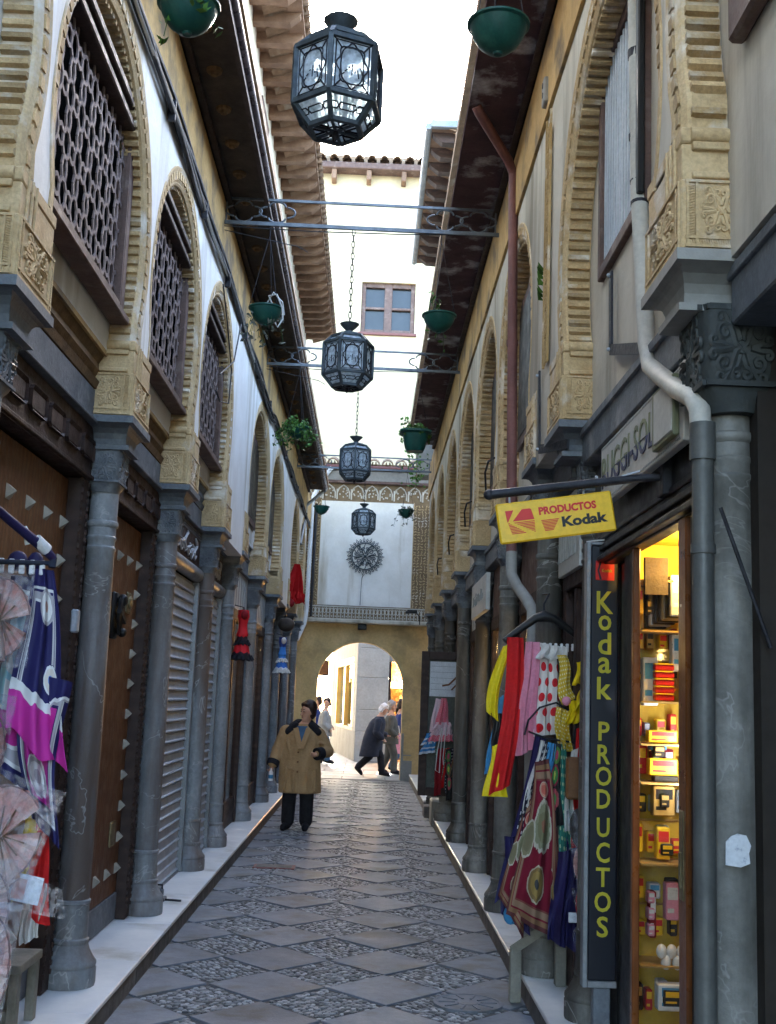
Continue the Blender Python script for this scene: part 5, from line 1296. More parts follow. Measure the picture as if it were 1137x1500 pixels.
# ------------------------------------------------------------------ crossbars, lanterns, planters
BARS = [(4.74, 5.37), (8.9, 5.37), (12.9, 5.37), (18.84, 5.37)]
bl = ['crossbar of wrought iron over the street just in front of the second lantern, nearest of those in view',
      'wrought iron crossbar with scrolls behind the second lantern', 'wrought iron crossbar low against the far tiles behind the third lantern']
for k, (y, z) in enumerate(BARS):
    lab = ['nearest iron crossbar above the big lantern'] + ['wrought iron crossbar above the top of the second lantern chain', 'wrought iron crossbar passing behind the second lantern', 'far wrought iron crossbar passing behind the third lantern']
    t = thing('iron_crossbar', lab[k] if k else lab[0], 'crossbar', (-.20, y, z), (0, rad(.3), 0), 'iron crossbars across the street')
    m = M(); m.bar((-1.12, 0, 0), (1.14, 0, 0), .022, .030); local(m, 'lower_bar', 'barblue', t)
    m = M(); m.bar((-1.10, 0, .205), (1.13, 0, .205), .016, .020); local(m, 'upper_bar', 'barblue', t)
    m = M()
    for sx in (-1, 1):
        for c0 in (.95, .68):
            c = sx*c0
            for q in range(4):
                a0 = q*PI/2; cx, cz = c+.062*math.cos(a0)*1.25, .102+.045*math.sin(a0)
                m.tube([(cx+.062*math.cos(a0+s_)*1.1, 0, cz+.044*math.sin(a0+s_)) for s_ in [-1.5+i*.375 for i in range(9)]], .008, 4)
        m.bar((sx*1.09, 0, 0), (sx*1.09, 0, .205), .012, .012)
    local(m, 'scrolls', 'barblue', t, kind='stuff')
    m = M(); m.tube([(-1.2, 0, -.03), (-.4, 0, -.045), (.3, .01, -.03), (1.15, 0, .0)], .005, 5)
    if k < 3: m.tube([(-1.2, .02, -.04), (-.5, .05, -.16), (-.42, .06, -.2)], .004, 5)
    local(m, 'wire', 'cable', t)
def chain_mesh(L_):
    m = M(); n = int(L_/.048)
    for i in range(n):
        z = .05*(i+.5)*L_/(n*.05); p = []
        for q in range(8):
            a = 2*PI*q/8; u = .013*math.cos(a); v = .034*math.sin(a)
            p.append((u, 0, z+v) if i % 2 else (0, u, z+v))
        m.tube(p, .0035, 4, True)
    return m
def hexp(r, z, rot=0.): return [(r*math.cos(PI/3*i+rot), r*math.sin(PI/3*i+rot), z) for i in range(6)]
def lantern(x, y, z0, ztop, rot, label, sc=1.):
    t = thing('lantern', label, 'lantern', (x, y, z0), (0, 0, rot), 'moorish lanterns hung along the street')
    RG = [(.13, .03), (.215, .125), (.215, .40), (.150, .465)]
    RG = [(r*sc, z*sc) for r, z in RG]
    rings = [hexp(r, z) for r, z in RG]
    m = M()
    for i, rg in enumerate(rings):
        for j in range(6): m.bar(rg[j], rg[(j+1) % 6], .022*sc, .022*sc)
    for j in range(6):
        for i in range(3): m.bar(rings[i][j], rings[i+1][j], .022*sc, .022*sc, (math.cos(PI/3*j), math.sin(PI/3*j), .01))
    for j in range(3): m.bar(rings[0][j], rings[0][j+3], .014*sc, .012*sc)
    hx = hexp(.150*sc, .472*sc); m.add(hx+hexp(.10*sc, .50*sc), [(i, (i+1) % 6, 6+(i+1) % 6, 6+i) for i in range(6)]+[(6,7,8,9,10,11)])
    fr = local(m, 'frame', 'ironblue', t)
    lead = M()
    for i in range(3):
        for j in range(6):
            q = [Vector(rings[i][j]), Vector(rings[i][(j+1) % 6]), Vector(rings[i+1][(j+1) % 6]), Vector(rings[i+1][j])]
            c = sum(q, Vector())/4; nrm = (q[1]-q[0]).cross(q[3]-q[0]).normalized()
            if nrm.dot(Vector((c.x, c.y, 0))) < 0: nrm = -nrm
            ins = [v+(c-v)*.06-nrm*.006 for v in q]
            m = M(); m.add(ins+[v-nrm*.004 for v in ins], [(0,1,2,3),(7,6,5,4),(0,4,5,1),(1,5,6,2),(2,6,7,3),(3,7,4,0)]); put('pane', m.mesh('pane'), 'lampglass', t)
            def P(u, v): return (q[0]*(1-u)*(1-v)+q[1]*u*(1-v)+q[2]*u*v+q[3]*(1-u)*v)-nrm*.001
            r_ = .0042*sc
            if i == 1:
                pts = [P(.5+.26*math.copysign(abs(math.cos(a))**.7, math.cos(a)), .5+.33*math.copysign(abs(math.sin(a))**.7, math.sin(a))) for a in [2*PI*k/20 for k in range(20)]]
                lead.tube(pts, r_, 4, True)
                pts = [P(.5+(.33+.035*math.cos(8*a))*math.cos(a), .5+(.38+.03*math.cos(8*a))*math.sin(a)) for a in [2*PI*k/40 for k in range(40)]]
                lead.tube(pts, r_, 4, True)
                lead.tube([P(.12,.08), P(.88,.08), P(.88,.92), P(.12,.92)], r_, 4, True)
                for (a0, b0) in ((.12,.08), (.88,.08), (.88,.92), (.12,.92)): lead.tube([P(round(a0), round(b0)), P(a0, b0), P(.5+(a0-.5)*.62, .5+(b0-.5)*.66)], r_, 4)
                for k in range(7): lead.tube([P(.26+.08*k, .30+.2*((k*37) % 5)/5), P(.33+.06*k, .36+.2*((k*23) % 7)/7)], r_*.8, 4)
            elif i == 0:
                lead.tube([P(.02,.62), P(.2,.62), P(.3,.38), P(.7,.38), P(.8,.62), P(.98,.62)], r_, 4); lead.tube([P(.02,.38), P(.2,.38), P(.3,.62), P(.7,.62), P(.8,.38), P(.98,.38)], r_, 4)
    # bottom star panel
    hb = [(p[0]*.95, p[1]*.95, .032*sc) for p in rings[0]]
    m = M(); m.add(hb+[(p[0], p[1], p[2]+.004) for p in hb], [(5,4,3,2,1,0),(6,7,8,9,10,11)]+[(i, (i+1) % 6, 6+(i+1) % 6, 6+i) for i in range(6)]); put('pane', m.mesh('pane'), 'lampglass', t)
    for j in range(6):
        a = PI/3*j; lead.tube([(.11*sc*math.cos(a+.25), .11*sc*math.sin(a+.25), .028*sc), (.05*sc*math.cos(a+PI/6), .05*sc*math.sin(a+PI/6), .028*sc), (.11*sc*math.cos(a+.8), .11*sc*math.sin(a+.8), .028*sc)], .006*sc, 4)
        lead.tube([(.05*sc*math.cos(a), .05*sc*math.sin(a), .028*sc), (.05*sc*math.cos(a+PI/3), .05*sc*math.sin(a+PI/3), .028*sc)], .005*sc, 4)
    lead.lathe([(.012*sc, .03*sc), (.018*sc, .0), (.0, -.025*sc)], 8)
    local(lead, 'leading', 'iron', t)
    m = M(); m.lathe([(.03*sc,.50*sc),(.035*sc,.515*sc),(.028*sc,.53*sc),(.055*sc,.555*sc),(.082*sc,.585*sc),(.085*sc,.59*sc),(.07*sc,.592*sc),(.0,.60*sc)], 12); local(m, 'cap', 'ironblue', t, 50)
    m = M(); m.cyl((0,0,.30*sc), (0,0,.50*sc), .018*sc, .018*sc, 8); m.ell((0,0,.26*sc), (.03*sc,.03*sc,.045*sc), 8, 6); local(m, 'bulb_holder', 'plasticwhite', t, 60)
    L_ = ztop-(z0+.59*sc)
    cm = chain_mesh(L_); c = local(cm, 'chain', 'iron', t); c.location = (0, 0, .59*sc)
    return t
lantern(-0.234, 4.74, 4.033, 5.36, rad(-38), 'largest iron and glass lantern, nearest, hanging at the top of the street', 0.930)
lantern(-0.255, 8.91, 4.019, 5.36, rad(12), 'second lantern on a long chain, hanging left of the brown window', 0.928)
lantern(-0.236, 12.89, 4.029, 5.36, rad(30), 'third lantern, against the roof tiles of the bridge room', 0.889)
lantern(-0.166, 18.84, 4.257, 5.36, rad(0), 'smallest lantern, farthest, above the round iron ornament', 0.897)

def planter(x, y, z, ztop, label, plant, r=.145, square=False, seed=0, wires=None):
    t = thing('hanging_planter', label, 'planter', (x, y, z), None, 'green hanging planters'); rr = random.Random(seed)
    m = M()
    if square:
        m.lathe([(.10, 0, 1), (.13, .06, 1), (.16, .22, 1), (.20, .235, 1), (.20, .26, 1), (.17, .262, 1), (.15, .22, 1), (.0, .20, 1)], 16, rot=PI/16)
    else:
        m.lathe([(.0, -.004), (.02, -.006), (.024, .004), (.055, .012), (.095, .045), (.125, .095), (r-.008, .135), (r+.006, .142), (r+.006, .152), (r-.010, .153), (.115, .11), (.0, .10)], 26)
    local(m, 'bowl', 'pot', t, 45)
    m = M(); m.lathe([(.12, .118), (.06, .13), (0, .132)], 14) if not square else m.box(-.13, .13, -.13, .13, .19, .22); local(m, 'soil', 'soffit', t)
    m = M(); zt = .15 if not square else .25; H = ztop-z
    for k in range(3):
        a = 2*PI*k/3+.4+seed; m.tube([(r*math.cos(a), r*math.sin(a), zt), (0, 0, H-.08)], .0028, 4)
    m.tube([(0, 0, H-.085), (0, 0, H)], .004, 4); local(m, 'hanger', 'iron', t)
    if wires:
        m = M(); m.tube([(.06, -.10, .16), (.03, -.12, .22), (.10, -.14, .23), (.15, -.12, .12), (.16, -.12, .02), (.12, -.14, -.06), (.10, -.14, -.02)], .007, 5); m.tube([(.02, -.1, .17), (.07, -.13, .25), (.15, -.12, .17), (.17, -.11, .06)], .006, 5); local(m, 'pale_tubing', 'cablewhite', t)
    if plant:
        m = M(); st = M()
        for k in range(plant[0]):
            a = rr.uniform(0, 2*PI); sp = rr.uniform(.3, 1)*plant[1]; up_ = rr.uniform(.03, plant[2]); dn = rr.uniform(0, plant[3]); p = []
            for i in range(6):
                u = i/5; p.append(((.05+sp*u)*math.cos(a), (.05+sp*u)*math.sin(a), zt-.02+up_*math.sin(PI*min(1, u*1.1))-dn*u*u))
            st.tube(p, .0022, 4)
            for i in range(1, 6):
                for q in range(plant[4]):
                    m.cur = rr.random(); c = Vector(p[i])+Vector((rr.uniform(-.03,.03), rr.uniform(-.03,.03), rr.uniform(-.02,.03)))
                    d = Vector((rr.uniform(-1,1), rr.uniform(-1,1), rr.uniform(-.7,.9))).normalized()*rr.uniform(.018, .034); e = d.cross(Vector((rr.uniform(-1,1), rr.uniform(-1,1), rr.uniform(-1,1)))).normalized()*rr.uniform(.010, .016)
                    m.add([c-d, c+e, c+d, c-e], [(0,1,2,3)])
        local(st, 'stem', 'leaf', t); local(m, 'leaves', plant[5] if len(plant) > 5 else 'leaf', t)
    return t
planter(-0.911, 4.74, 4.489, 5.426, 'nearest hanging bowl at the top left, dark green with a trailing sprig', (5, .14, .05, .18, 3), seed=1).scale = (0.93,)*3
planter(0.465, 4.74, 4.461, 5.428, 'nearest hanging bowl at the top right, dark green and empty looking', None, seed=2).scale = (0.93,)*3
planter(-0.928, 8.91, 4.529, 5.424, 'green bowl with pale tubing hooked over its rim below the left eave', (10, .12, .05, .30, 3, 'leafdry'), seed=3, wires=True).scale = (0.93,)*3
planter(0.458, 8.91, 4.529, 5.424, 'green bowl with thin sprigs hanging under the red right eave', (5, .14, .26, .26, 2), seed=4).scale = (0.93,)*3
planter(-0.911, 12.89, 4.505, 5.467, 'green bowl overflowing with bushy bright fern on the left', (46, .26, .14, .24, 4), seed=5).scale = (0.89,)*3
planter(0.436, 12.89, 4.411, 5.478, 'square dark planter with bright leaves under the end of the red eave', (22, .16, .12, .10, 4), seed=6, square=True, r=.17).scale = (0.89,)*3
planter(-0.866, 18.84, 4.580, 5.45, 'small far green bowl at the left of the white panel', (2, .16, .02, .06, 2), seed=7).scale = (0.90,)*3
planter(0.529, 18.84, 4.576, 5.45, 'small far green bowl with drooping twigs at the right of the white panel', (7, .22, .10, .30, 3, 'leafdry'), seed=8).scale = (0.90,)*3
# climbing leaves at the end of the right eave and on the chimney
for (lab, x, y, z, n, sx, sz) in (('leafy sprig at the tip of the red right eave', .47, 17.6, 5.75, 60, .07, .22), ('dark climbing plant on the chimney block', .72, 20.5, 5.6, 130, .10, .7)):
    m = M(); rr = random.Random(int(x*100)); t = thing('climbing_plant', lab, 'plant', (x, y, z))
    for k in range(n):
        m.cur = rr.random(); c = Vector((rr.gauss(0, sx), rr.gauss(0, sx), rr.uniform(-.2, sz)))
        d = Vector((rr.uniform(-1,1), rr.uniform(-1,1), rr.uniform(-1,1))).normalized()*rr.uniform(.025,.05); e = d.cross(Vector((rr.uniform(-1,1), 1, rr.uniform(-1,1)))).normalized()*.022
        m.add([c-d, c+e, c+d, c-e], [(0,1,2,3)])
    local(m, 'leaves', 'leaf', t); m = M(); m.tube([(0, 0, -.3), (.02, 0, .1), (-.01, 0, sz)], .006, 5); local(m, 'stem', 'rafter', t)

# ------------------------------------------------------------------ cloth
def sheet(fn, nu, nv, mt, name, parent, th=.004):
    """two-sided cloth with a little thickness; fn(u,v) gives a point, v runs up"""
    m = M(); m.grid(fn, nu, nv, True)
    n = len(m.v); nr = []
    for j in range(nv+1):
        for i in range(nu+1):
            a = Vector(m.v[j*(nu+1)+max(i-1,0)]); b = Vector(m.v[j*(nu+1)+min(i+1,nu)]); c = Vector(m.v[max(j-1,0)*(nu+1)+i]); d = Vector(m.v[min(j+1,nv)*(nu+1)+i])
            q = (b-a).cross(d-c); nr.append(q.normalized() if q.length > 1e-9 else Vector((0,1,0)))
    back = [tuple(Vector(p)-nr[k]*th) for k, p in enumerate(m.v)]; f0 = list(m.f); uv0 = list(m.uv)
    m.add(back, [tuple(reversed(f)) for f in f0]); m.uv += uv0
    rim = [(i, i+1) for i in range(nu)]+[(nv*(nu+1)+i+1, nv*(nu+1)+i) for i in range(nu)]+[((j+1)*(nu+1), j*(nu+1)) for j in range(nv)]+[(j*(nu+1)+nu, (j+1)*(nu+1)+nu) for j in range(nv)]
    m.f += [(b, a, a+n, b+n) for a, b in rim]
    return put(name, m.mesh(name, (0,0,0), 70), mt, parent)
def lerp(a, b, t): return Vector(a)+(Vector(b)-Vector(a))*t
def drape(parent, name, mt, tl, tr, bl_, br_, amp=.015, fr=3., ph=0., bulge=(0, 0, 0), nu=22, nv=26, top=.35, wob=.01, hem=0.):
    """cloth hung from the line tl-tr to the hem bl-br, folds growing downwards"""
    ax = (Vector(tr)-Vector(tl)); d = (Vector(bl_)-Vector(tl)); nrm = ax.cross(d).normalized()
    def fn(u, v):
        w = 1-v; p = lerp(lerp(tl, tr, u), lerp(bl_, br_, u), w)
        a = 1.5*amp*(top+(1-top)*w)
        p += nrm*(a*math.sin(2*PI*(fr*u+.13*math.sin(3*w+ph))+ph)+.4*a*math.sin(2*PI*(fr*2.3*u)+1.7*ph+2*w))
        p += Vector(bulge)*math.sin(PI*w)
        p += ax.normalized()*wob*math.sin(5*w+ph) if ax.length > 1e-6 else Vector()
        p.z += hem*math.sin(2*PI*fr*u+ph)*w*w
        return tuple(p)
    return sheet(fn, nu, nv, mt, name, parent)
def garment(name, label, cat, base, group=None): return thing(name, label, cat, base, None, group)

# ---- left rack: scarves and bagged fans, hung in front of the first studded door
RK = thing('scarf_rack', 'dark padded rail end with clips at the left edge, holding scarves', 'rack', (-1.393, 4.687, 2.205))
m = M(); m.tube([(-.12, -.35, .14), (-.02, -.10, .04), (.06, .03, -.03), (.10, .08, -.075)], [.022, .022, .026, .020], 10); local(m, 'rail', 'silknavy', RK, 60)
m = M(); m.tube([(.035, -.01, .0), (.075, .045, -.04)], .030, 10); m.tube([(-.02, -.02, .06), (.005, .0, -.02)], [.012, .024], 8); local(m, 'wrap', 'plasticwhite', RK, 60)
m = M(); m.tube([(-.25, -.05, -.115), (.10, .07, -.10)], .012, 8); m.tube([(.1, .08, -.07), (.1, .07, -.12)], .018, 8); local(m, 'bar', 'navy', RK, 60)
m = M()
for k in range(6): m.bbox(-.18+.045*k, -.155+.045*k, -.01+.012*k, .01+.012*k, -.16, -.09, .004)
local(m, 'clip', 'plasticwhite', RK)
SA = thing('silk_scarf', 'navy silk scarf with cream border, magenta field and a white medallion at the left edge', 'scarf', (-1.346, 4.73, 2.05))
drape(SA, 'cloth', 'scarfnavy', (-.04, -.01, .05), (.045, .03, .05), (-.06, -.06, -.70), (.20, .07, -.90), .028, 1.4, .3, (-.02, .02, 0), wob=.02, hem=.03)
SB2 = thing('silk_scarf', 'white and magenta scarf with navy border twisting below the medallion scarf', 'scarf', (-1.33, 4.764, 1.56))
drape(SB2, 'cloth', 'scarfmagenta', (-.10, -.02, .15), (.13, .03, .10), (.02, -.05, -.52), (.13, .03, -.66), .035, 1.6, 2.1, (0, .02, 0), wob=.03)
SC2 = thing('silk_scarf', 'aqua and white scarf with navy border hanging behind the medallion scarf', 'scarf', (-1.448, 4.782, 1.861))
drape(SC2, 'cloth', 'scarfaqua', (-.06, -.0, .24), (.08, .03, .24), (-.08, -.03, -.62), (.16, .02, -.80), .03, 1.5, 1.2, wob=.02)
SD = thing('silk_scarf', 'dark blue scarf knotted tight behind the others on the left rack', 'scarf', (-1.376, 4.833, 1.947))
drape(SD, 'cloth', 'silknavy', (-.02, 0, .17), (.05, .02, .17), (-.03, 0, -.30), (.10, .02, -.35), .02, 2, .6)
m = M(); m.ell((-.02, -.03, .19), (.045, .04, .07), 10, 7); m.ell((-.10, -.05, .21), (.05, .04, .05), 10, 7); local(m, 'knot', 'silknavy', SD, 60)
FG = thing('flag_scarf', 'red and yellow ribbon scarf hanging by the foot of the first left column', 'scarf', (-1.32, 4.833, 1.07))
drape(FG, 'red_band', 'red', (-.01, 0, .05), (.05, .01, .05), (.0, .02, -.42), (.115, .04, -.46), .012, 1.2, .4)
drape(FG, 'yellow_band', 'silkyellow', (-.045, -.004, .05), (.03, .0, .05), (-.07, -.006, -.36), (-.005, .0, -.20), .012, 1.0, 1.4)
FG2 = thing('flag_scarf', 'bit of red and yellow scarf behind the bags at the far left edge', 'scarf', (-1.574, 4.73, 1.517))
drape(FG2, 'red_band', 'red', (-.04, 0, .2), (.04, .01, .2), (-.05, .02, -.25), (.06, .04, -.2), .012, 1.2, .4)
drape(FG2, 'yellow_band', 'silkyellow', (.03, -.004, .2), (.07, .0, .2), (.05, -.006, -.20), (.11, .0, -.15), .012, 1.0, 1.4)
BG = []
def bag(x, y, z, w, h, label, tilt=0., inner='fan', lab=True, seed=1):
    t = thing('bagged_fan', label, 'bag', (x, y, z), (0, rad(tilt), 0), 'plastic bags of pink fans on the left rack'); rr = random.Random(seed)
    for q in range(3):
        m = M(); n = 26; a0 = -.5+.9*q+seed*.7; sp = PI*1.25; R_ = .5-.03*q; cz = -h*.05+.02*q*h; dy = .004+.016*q
        vs = [(0, dy, cz)]
        for k in range(n+1):
            a = a0+sp*k/n; rr_ = R_*(1+(.03 if k % 2 else 0)); vs.append((w*.96*rr_*math.cos(a), dy+(.009 if k % 2 else -.006), cz+h*.96*rr_*math.sin(a)))
        vs += [(x, y+.006, z) for x, y, z in vs]; K = n+2
        m.add(vs, [(0, k+1, k) for k in range(1, n+1)]+[(K, K+k, K+k+1) for k in range(1, n+1)]+[(k, k+1, K+k+1, K+k) for k in range(1, n+1)])
        fo = local(m, 'fan', inner if q != 1 else ('fanpale' if inner == 'fan' else 'fan'), t)
        m = M(); m.tube([(w*.96*R_*1.015*math.cos(a0+sp*k/14), dy-.010, cz+h*.96*R_*1.015*math.sin(a0+sp*k/14)) for k in range(15)], .0035, 5); put('fan_edge', m.mesh('fan_edge'), 'redpipe', fo)
        m = M(); 
        for k in range(0, n, 3): a = a0+sp*k/n; m.bar((0, dy-.008, cz), (w*.62*R_*math.cos(a), dy-.010, cz+h*.62*R_*math.sin(a)), .006, .003, (0, 1, 0))
        put('fan_rib', m.mesh('fan_rib'), 'brownleather', fo, kind='stuff')
    def fn(u, v):
        a = (u-.5)*2; b = (v-.5)*2
        return (w*.55*a, -.05-.035*(1-a*a)*(1-b*b)+.008*math.sin(9*a+3*b+seed)+.006*math.sin(17*b-5*a), h*.55*b)
    sheet(fn, 20, 20, 'plastic', 'plastic_bag', t, .0015)
    if lab:
        m = M(); m.bbox(-w*.30, w*.12, -.094, -.091, -h*.52, -h*.22, .0005); lb = local(m, 'label', 'plasticwhite', t)
        m = M()
        for k in range(4): m.box(-w*.26+.02*k, -w*.26+.012+.02*k, -.0955, -.0945, -h*.42+.01*(k % 2), -h*.34)
        m.box(-w*.26, w*.08, -.0955, -.0945, -h*.49, -h*.475); put('print', m.mesh('print'), 'letterblue', lb)
    return t
BG.append(bag(-1.475, 4.65, 1.885, .26, .36, 'clear plastic bag with a pink fan, top of the pile at the left edge', 0, 'fan', False, 1))
BG.append(bag(-1.385, 4.62, 1.05, .34, .44, 'clear plastic bag with the largest pink fan and a printed white label', 18, 'fan', True, 2))
BG.append(bag(-1.43, 4.56, .80, .26, .34, 'lower clear plastic bag with a peach fan in the bottom left corner', 4, 'fanpale', False, 3))
BG.append(bag(-1.40, 4.52, .60, .26, .44, 'bottom plastic bag with a peach fan and a pictured label, just above the pavement', 6, 'fanpale', True, 4))
BG.append(bag(-1.56, 4.72, 1.38, .28, .40, 'plastic bag with a pink fan half hidden behind the scarves at the left edge', 8, 'fan', False, 5))
LS = thing('plastic_sheet', 'loose clear plastic flap with a small pink card under the large bagged fan', 'bag', (-1.235, 4.64, 0.845), (0, rad(10), 0))
sheet(lambda u, v: (-.16+.32*u-.05*v, .012*math.sin(7*u), -.09+.20*v*(1-.4*u)), 12, 8, 'plastic', 'flap', LS, .0015)
m = M(); m.bbox(-.12, .02, .012, .015, -.06, .06, .0005); cd = local(m, 'card', 'plasticwhite', LS); m = M(); m.box(-.11, -.05, .0105, .0119, -.05, .04); put('picture', m.mesh('picture'), 'fan', cd)
WC = thing('white_cloth', 'crumpled white cloth hanging behind the bags by the stool', 'cloth', (-1.30, 4.85, 0.72))
drape(WC, 'cloth', 'silkwhite', (-.06, 0, .14), (.05, .02, .14), (-.04, 0, -.14), (.04, .02, -.10), .02, 1.6, .7)
SO = thing('display_stool', 'low weathered wooden stand under the bags at the bottom left', 'stand', (-1.52, 5.48, .12))
SO.scale = (.7, .8, 1.1)
m = M(); m.bbox(-.15, .10, -.22, .22, .24, .275, .004); local(m, 'top', 'stool', SO)
for (x, y) in ((-.12, -.18), (.06, -.18), (-.12, .18), (.06, .18)):
    m = M(); m.bbox(x-.03, x+.03, y-.03, y+.03, 0, .239, .004); local(m, 'leg', 'stool', SO)
m = M(); m.bbox(-.09, .03, -.20, -.17, .05, .10, .003); local(m, 'rail', 'stool', SO)

for o in [RK, SA, SB2, SC2, SD, FG, FG2, LS, WC]: o.scale = (.86,)*3
# ---- garments on the left columns further along
def dress(x, y, z, h, w, label, mt, top='redblack', group='flamenco dresses hung along the left arcade', frill='velvet'):
    t = thing('dress', label, 'dress', (x, y, z), None, group)
    def fn(u, v):
        a = 2*PI*u; b = 1-v
        r = w*(.30 if b < .12 else (.34-.10*math.sin(PI*min(1, (b-.12)/.4)) if b < .52 else .24+.30*(b-.52)/.48))
        r *= 1+.07*math.sin(9*a+2*b)*(b > .5)+.05*math.sin(3*a+5*b)
        return (r*math.cos(a)*.8, r*math.sin(a), h*(.5-b)+.012*math.sin(7*a)*b)
    sheet(fn, 28, 24, mt, 'body', t, .004)
    for zz_, rr_ in ((-h*.16, w*.36), (-h*.46, w*.56)):
        def fr(u, v): 
            a = 2*PI*u; r = rr_*(1+.18*(1-v))+.02*math.sin(14*a)*(1-v); return (r*math.cos(a)*.8, r*math.sin(a), zz_+h*.10*(v-.5)+.008*math.sin(11*a))
        sheet(fr, 56, 3, frill, 'flounce', t, .003)
    m = M()
    for s_ in (-1, 1): m.ell((.02, s_*w*.30, h*.40), (w*.16, w*.2, h*.10), 10, 7)
    local(m, 'sleeve', top, t, 60); m = M(); m.tube([(0, -w*.3, h*.48), (0, 0, h*.56), (0, w*.3, h*.48)], .006, 5); m.tube([(0, 0, h*.56), (-.1, 0, h*.60)], .005, 5); local(m, 'hanger', 'iron', t)
    return t
dress(-1.34, 12.35, 2.24, .52, .24, 'red and black flounced dress hanging at the left beyond the shutters', 'dressred')
dress(-1.28, 17.4, 2.22, .52, .24, 'blue and white flounced dress hanging above the woman at the left', 'dressblue', 'silkwhite', frill='silkwhite')
t = garment('red_dress', 'bright red dress hanging high on a corbel near the far left columns', 'dress', (-1.30, 19.9, 3.15))
drape(t, 'cloth', 'red', (-.02, -.02, .72), (.04, .02, .72), (-.18, -.1, .18), (.16, .12, .10), .05, 2.5, .4, nu=30)
drape(t, 'lower_cloth', 'red', (-.14, -.04, .26), (.14, .08, .22), (-.22, -.12, .02), (.20, .10, .06), .05, 3.2, 1.4, nu=30)
m = M(); m.ell((-.12, -.06, .04), (.13, .12, .09), 12, 8); local(m, 'dark_frill', 'redblack', t, 60)
HB = thing('hanging_basket', 'brown straw ball hanging between the capitals near the far left', 'basket', (-1.30, 18.2, 2.72))
m = M(); m.ell((0, 0, 0), (.13, .14, .11), 14, 9); local(m, 'ball', 'soffit', HB, 60); m = M(); m.tube([(0, 0, .1), (-.05, 0, .3)], .006, 5); local(m, 'cord', 'cable', HB)

# ---- right hanger of flags, dresses and scarves
HX, HY = .93, 6.50
HG = thing('garment_hanger', 'big black wooden hanger crowded with scarves on the right', 'hanger', (.985, 6.55, 1.99))
m = M(); m.tube([(-.225, -.02, -.02), (-.13, 0, .055), (-.05, 0, .115), (0, 0, .13), (.06, 0, .115), (.16, 0, .045), (.265, .02, -.03)], [.018, .021, .024, .034, .024, .020, .017], 10); local(m, 'arms', 'black', HG, 60)
m = M(); m.tube([(-.215, -.02, -.03), (.25, .02, -.035)], .007, 6); m.tube([(0, 0, .13), (0, .02, .2), (.03, .04, .26), (.03, .3, .28)], .006, 6); local(m, 'bar', 'iron', HG)
m = M()
for k in range(9): m.bbox(-.10+.032*k, -.085+.032*k, -.012, .014, -.075+.008*(k % 3), -.02, .003)
local(m, 'clip', 'plasticwhite', HG)
def gar(name, label, cat, x, y, z): return thing(name, label, cat, (x, y, z))
t = gar('flag', 'red and yellow flag in a long slanting fold at the left of the right hanger', 'flag', .80, 6.47, 1.99)
drape(t, 'red_band', 'red', (-.030, -.01, .0), (.060, .01, .0), (-.115, -.05, -.86), (.010, .01, -.80), .014, 1.1, .5, (.025, 0, 0), wob=.004)
drape(t, 'yellow_band', 'silkyellow', (-.05, .02, -.055), (.005, .02, -.02), (-.125, .03, -.41), (-.06, .03, -.46), .010, .9, .2, (-.03, 0, 0))
drape(t, 'lower_yellow', 'silkyellow', (-.10, .0, -.60), (-.06, .0, -.58), (-.145, -.03, -.86), (.0, .01, -.865), .010, .9, .2)
drape(t, 'dark_band', 'black', (-.11, .035, -.42), (-.05, .035, -.42), (-.09, .03, -.62), (-.06, .03, -.60), .008, 1, .2)
t = gar('blue_scarf', 'narrow pale blue scarf behind the flag on the right hanger', 'scarf', .74, 6.6, 1.55)
drape(t, 'cloth', 'silkblue', (-.0, 0, .10), (.03, .01, .12), (-.06, 0, -.32), (-.02, .01, -.30), .012, 1.2, .7)
t = gar('pink_dress', 'plain pink dress between the flag and the spotted dress', 'dress', .90, 6.50, 1.95)
drape(t, 'cloth', 'silkpink', (-.03, -.01, .02), (.045, .0, .02), (-.085, -.03, -.62), (.05, .0, -.56), .018, 1.6, .9)
t = gar('spotted_dress', 'white dress with big red spots on the right hanger', 'dress', .985, 6.49, 1.93)
drape(t, 'cloth', 'dotswhite', (-.035, 0, .04), (.05, .0, .02), (-.05, -.03, -.48), (.10, .01, -.46), .022, 1.8, .2)
drape(t, 'ruffle', 'silkwhite', (-.03, -.02, .03), (.10, -.02, .02), (-.05, -.05, -.05), (.13, -.04, -.06), .016, 2.6, .2, nv=8)
t = gar('spotted_scarf', 'mustard yellow scarf with white dots pinned as a diamond', 'scarf', 1.055, 6.42, 1.78)
drape(t, 'cloth', 'dotsyellow', (-.02, 0, .12), (.03, .0, .12), (.03, -.03, -.15), (.11, .0, -.11), .010, 1.0, .4, (-.015, -.0, 0), wob=.02)
t = gar('spotted_scarf', 'lower mustard dotted scarf bunched over the black ring', 'scarf', 1.07, 6.40, 1.50)
drape(t, 'cloth', 'dotsyellow', (-.04, 0, .12), (.04, .0, .10), (-.02, -.02, -.10), (.05, .0, -.12), .022, 1.4, 2.4)
t = gar('yellow_ruffle', 'bright yellow ruffled child dress beside the black sign', 'dress', 1.16, 6.30, 1.76)
for k, (dx, dz, w_) in enumerate(((.0, .05, .05), (.05, .04, .05), (.09, .0, .04), (.02, -.10, .08), (-.04, -.16, .05))): drape(t, 'ruffle', 'silkyellow', (dx-.03, 0, dz+.05), (dx+.02, 0, dz+.06), (dx-w_, -.03, dz-.07), (dx+w_*.6, 0, dz-.06), .02, 1.8, k*1.3, nu=14, nv=10)
m = M(); m.ell((-.09, -.02, -.11), (.025, .02, .025), 8, 6); local(m, 'flower', 'silkpink', t, 60)
t = gar('pink_bonnet', 'pink and magenta bundle at the top right of the hanger beside the sign', 'cloth', 1.225, 6.45, 1.97)
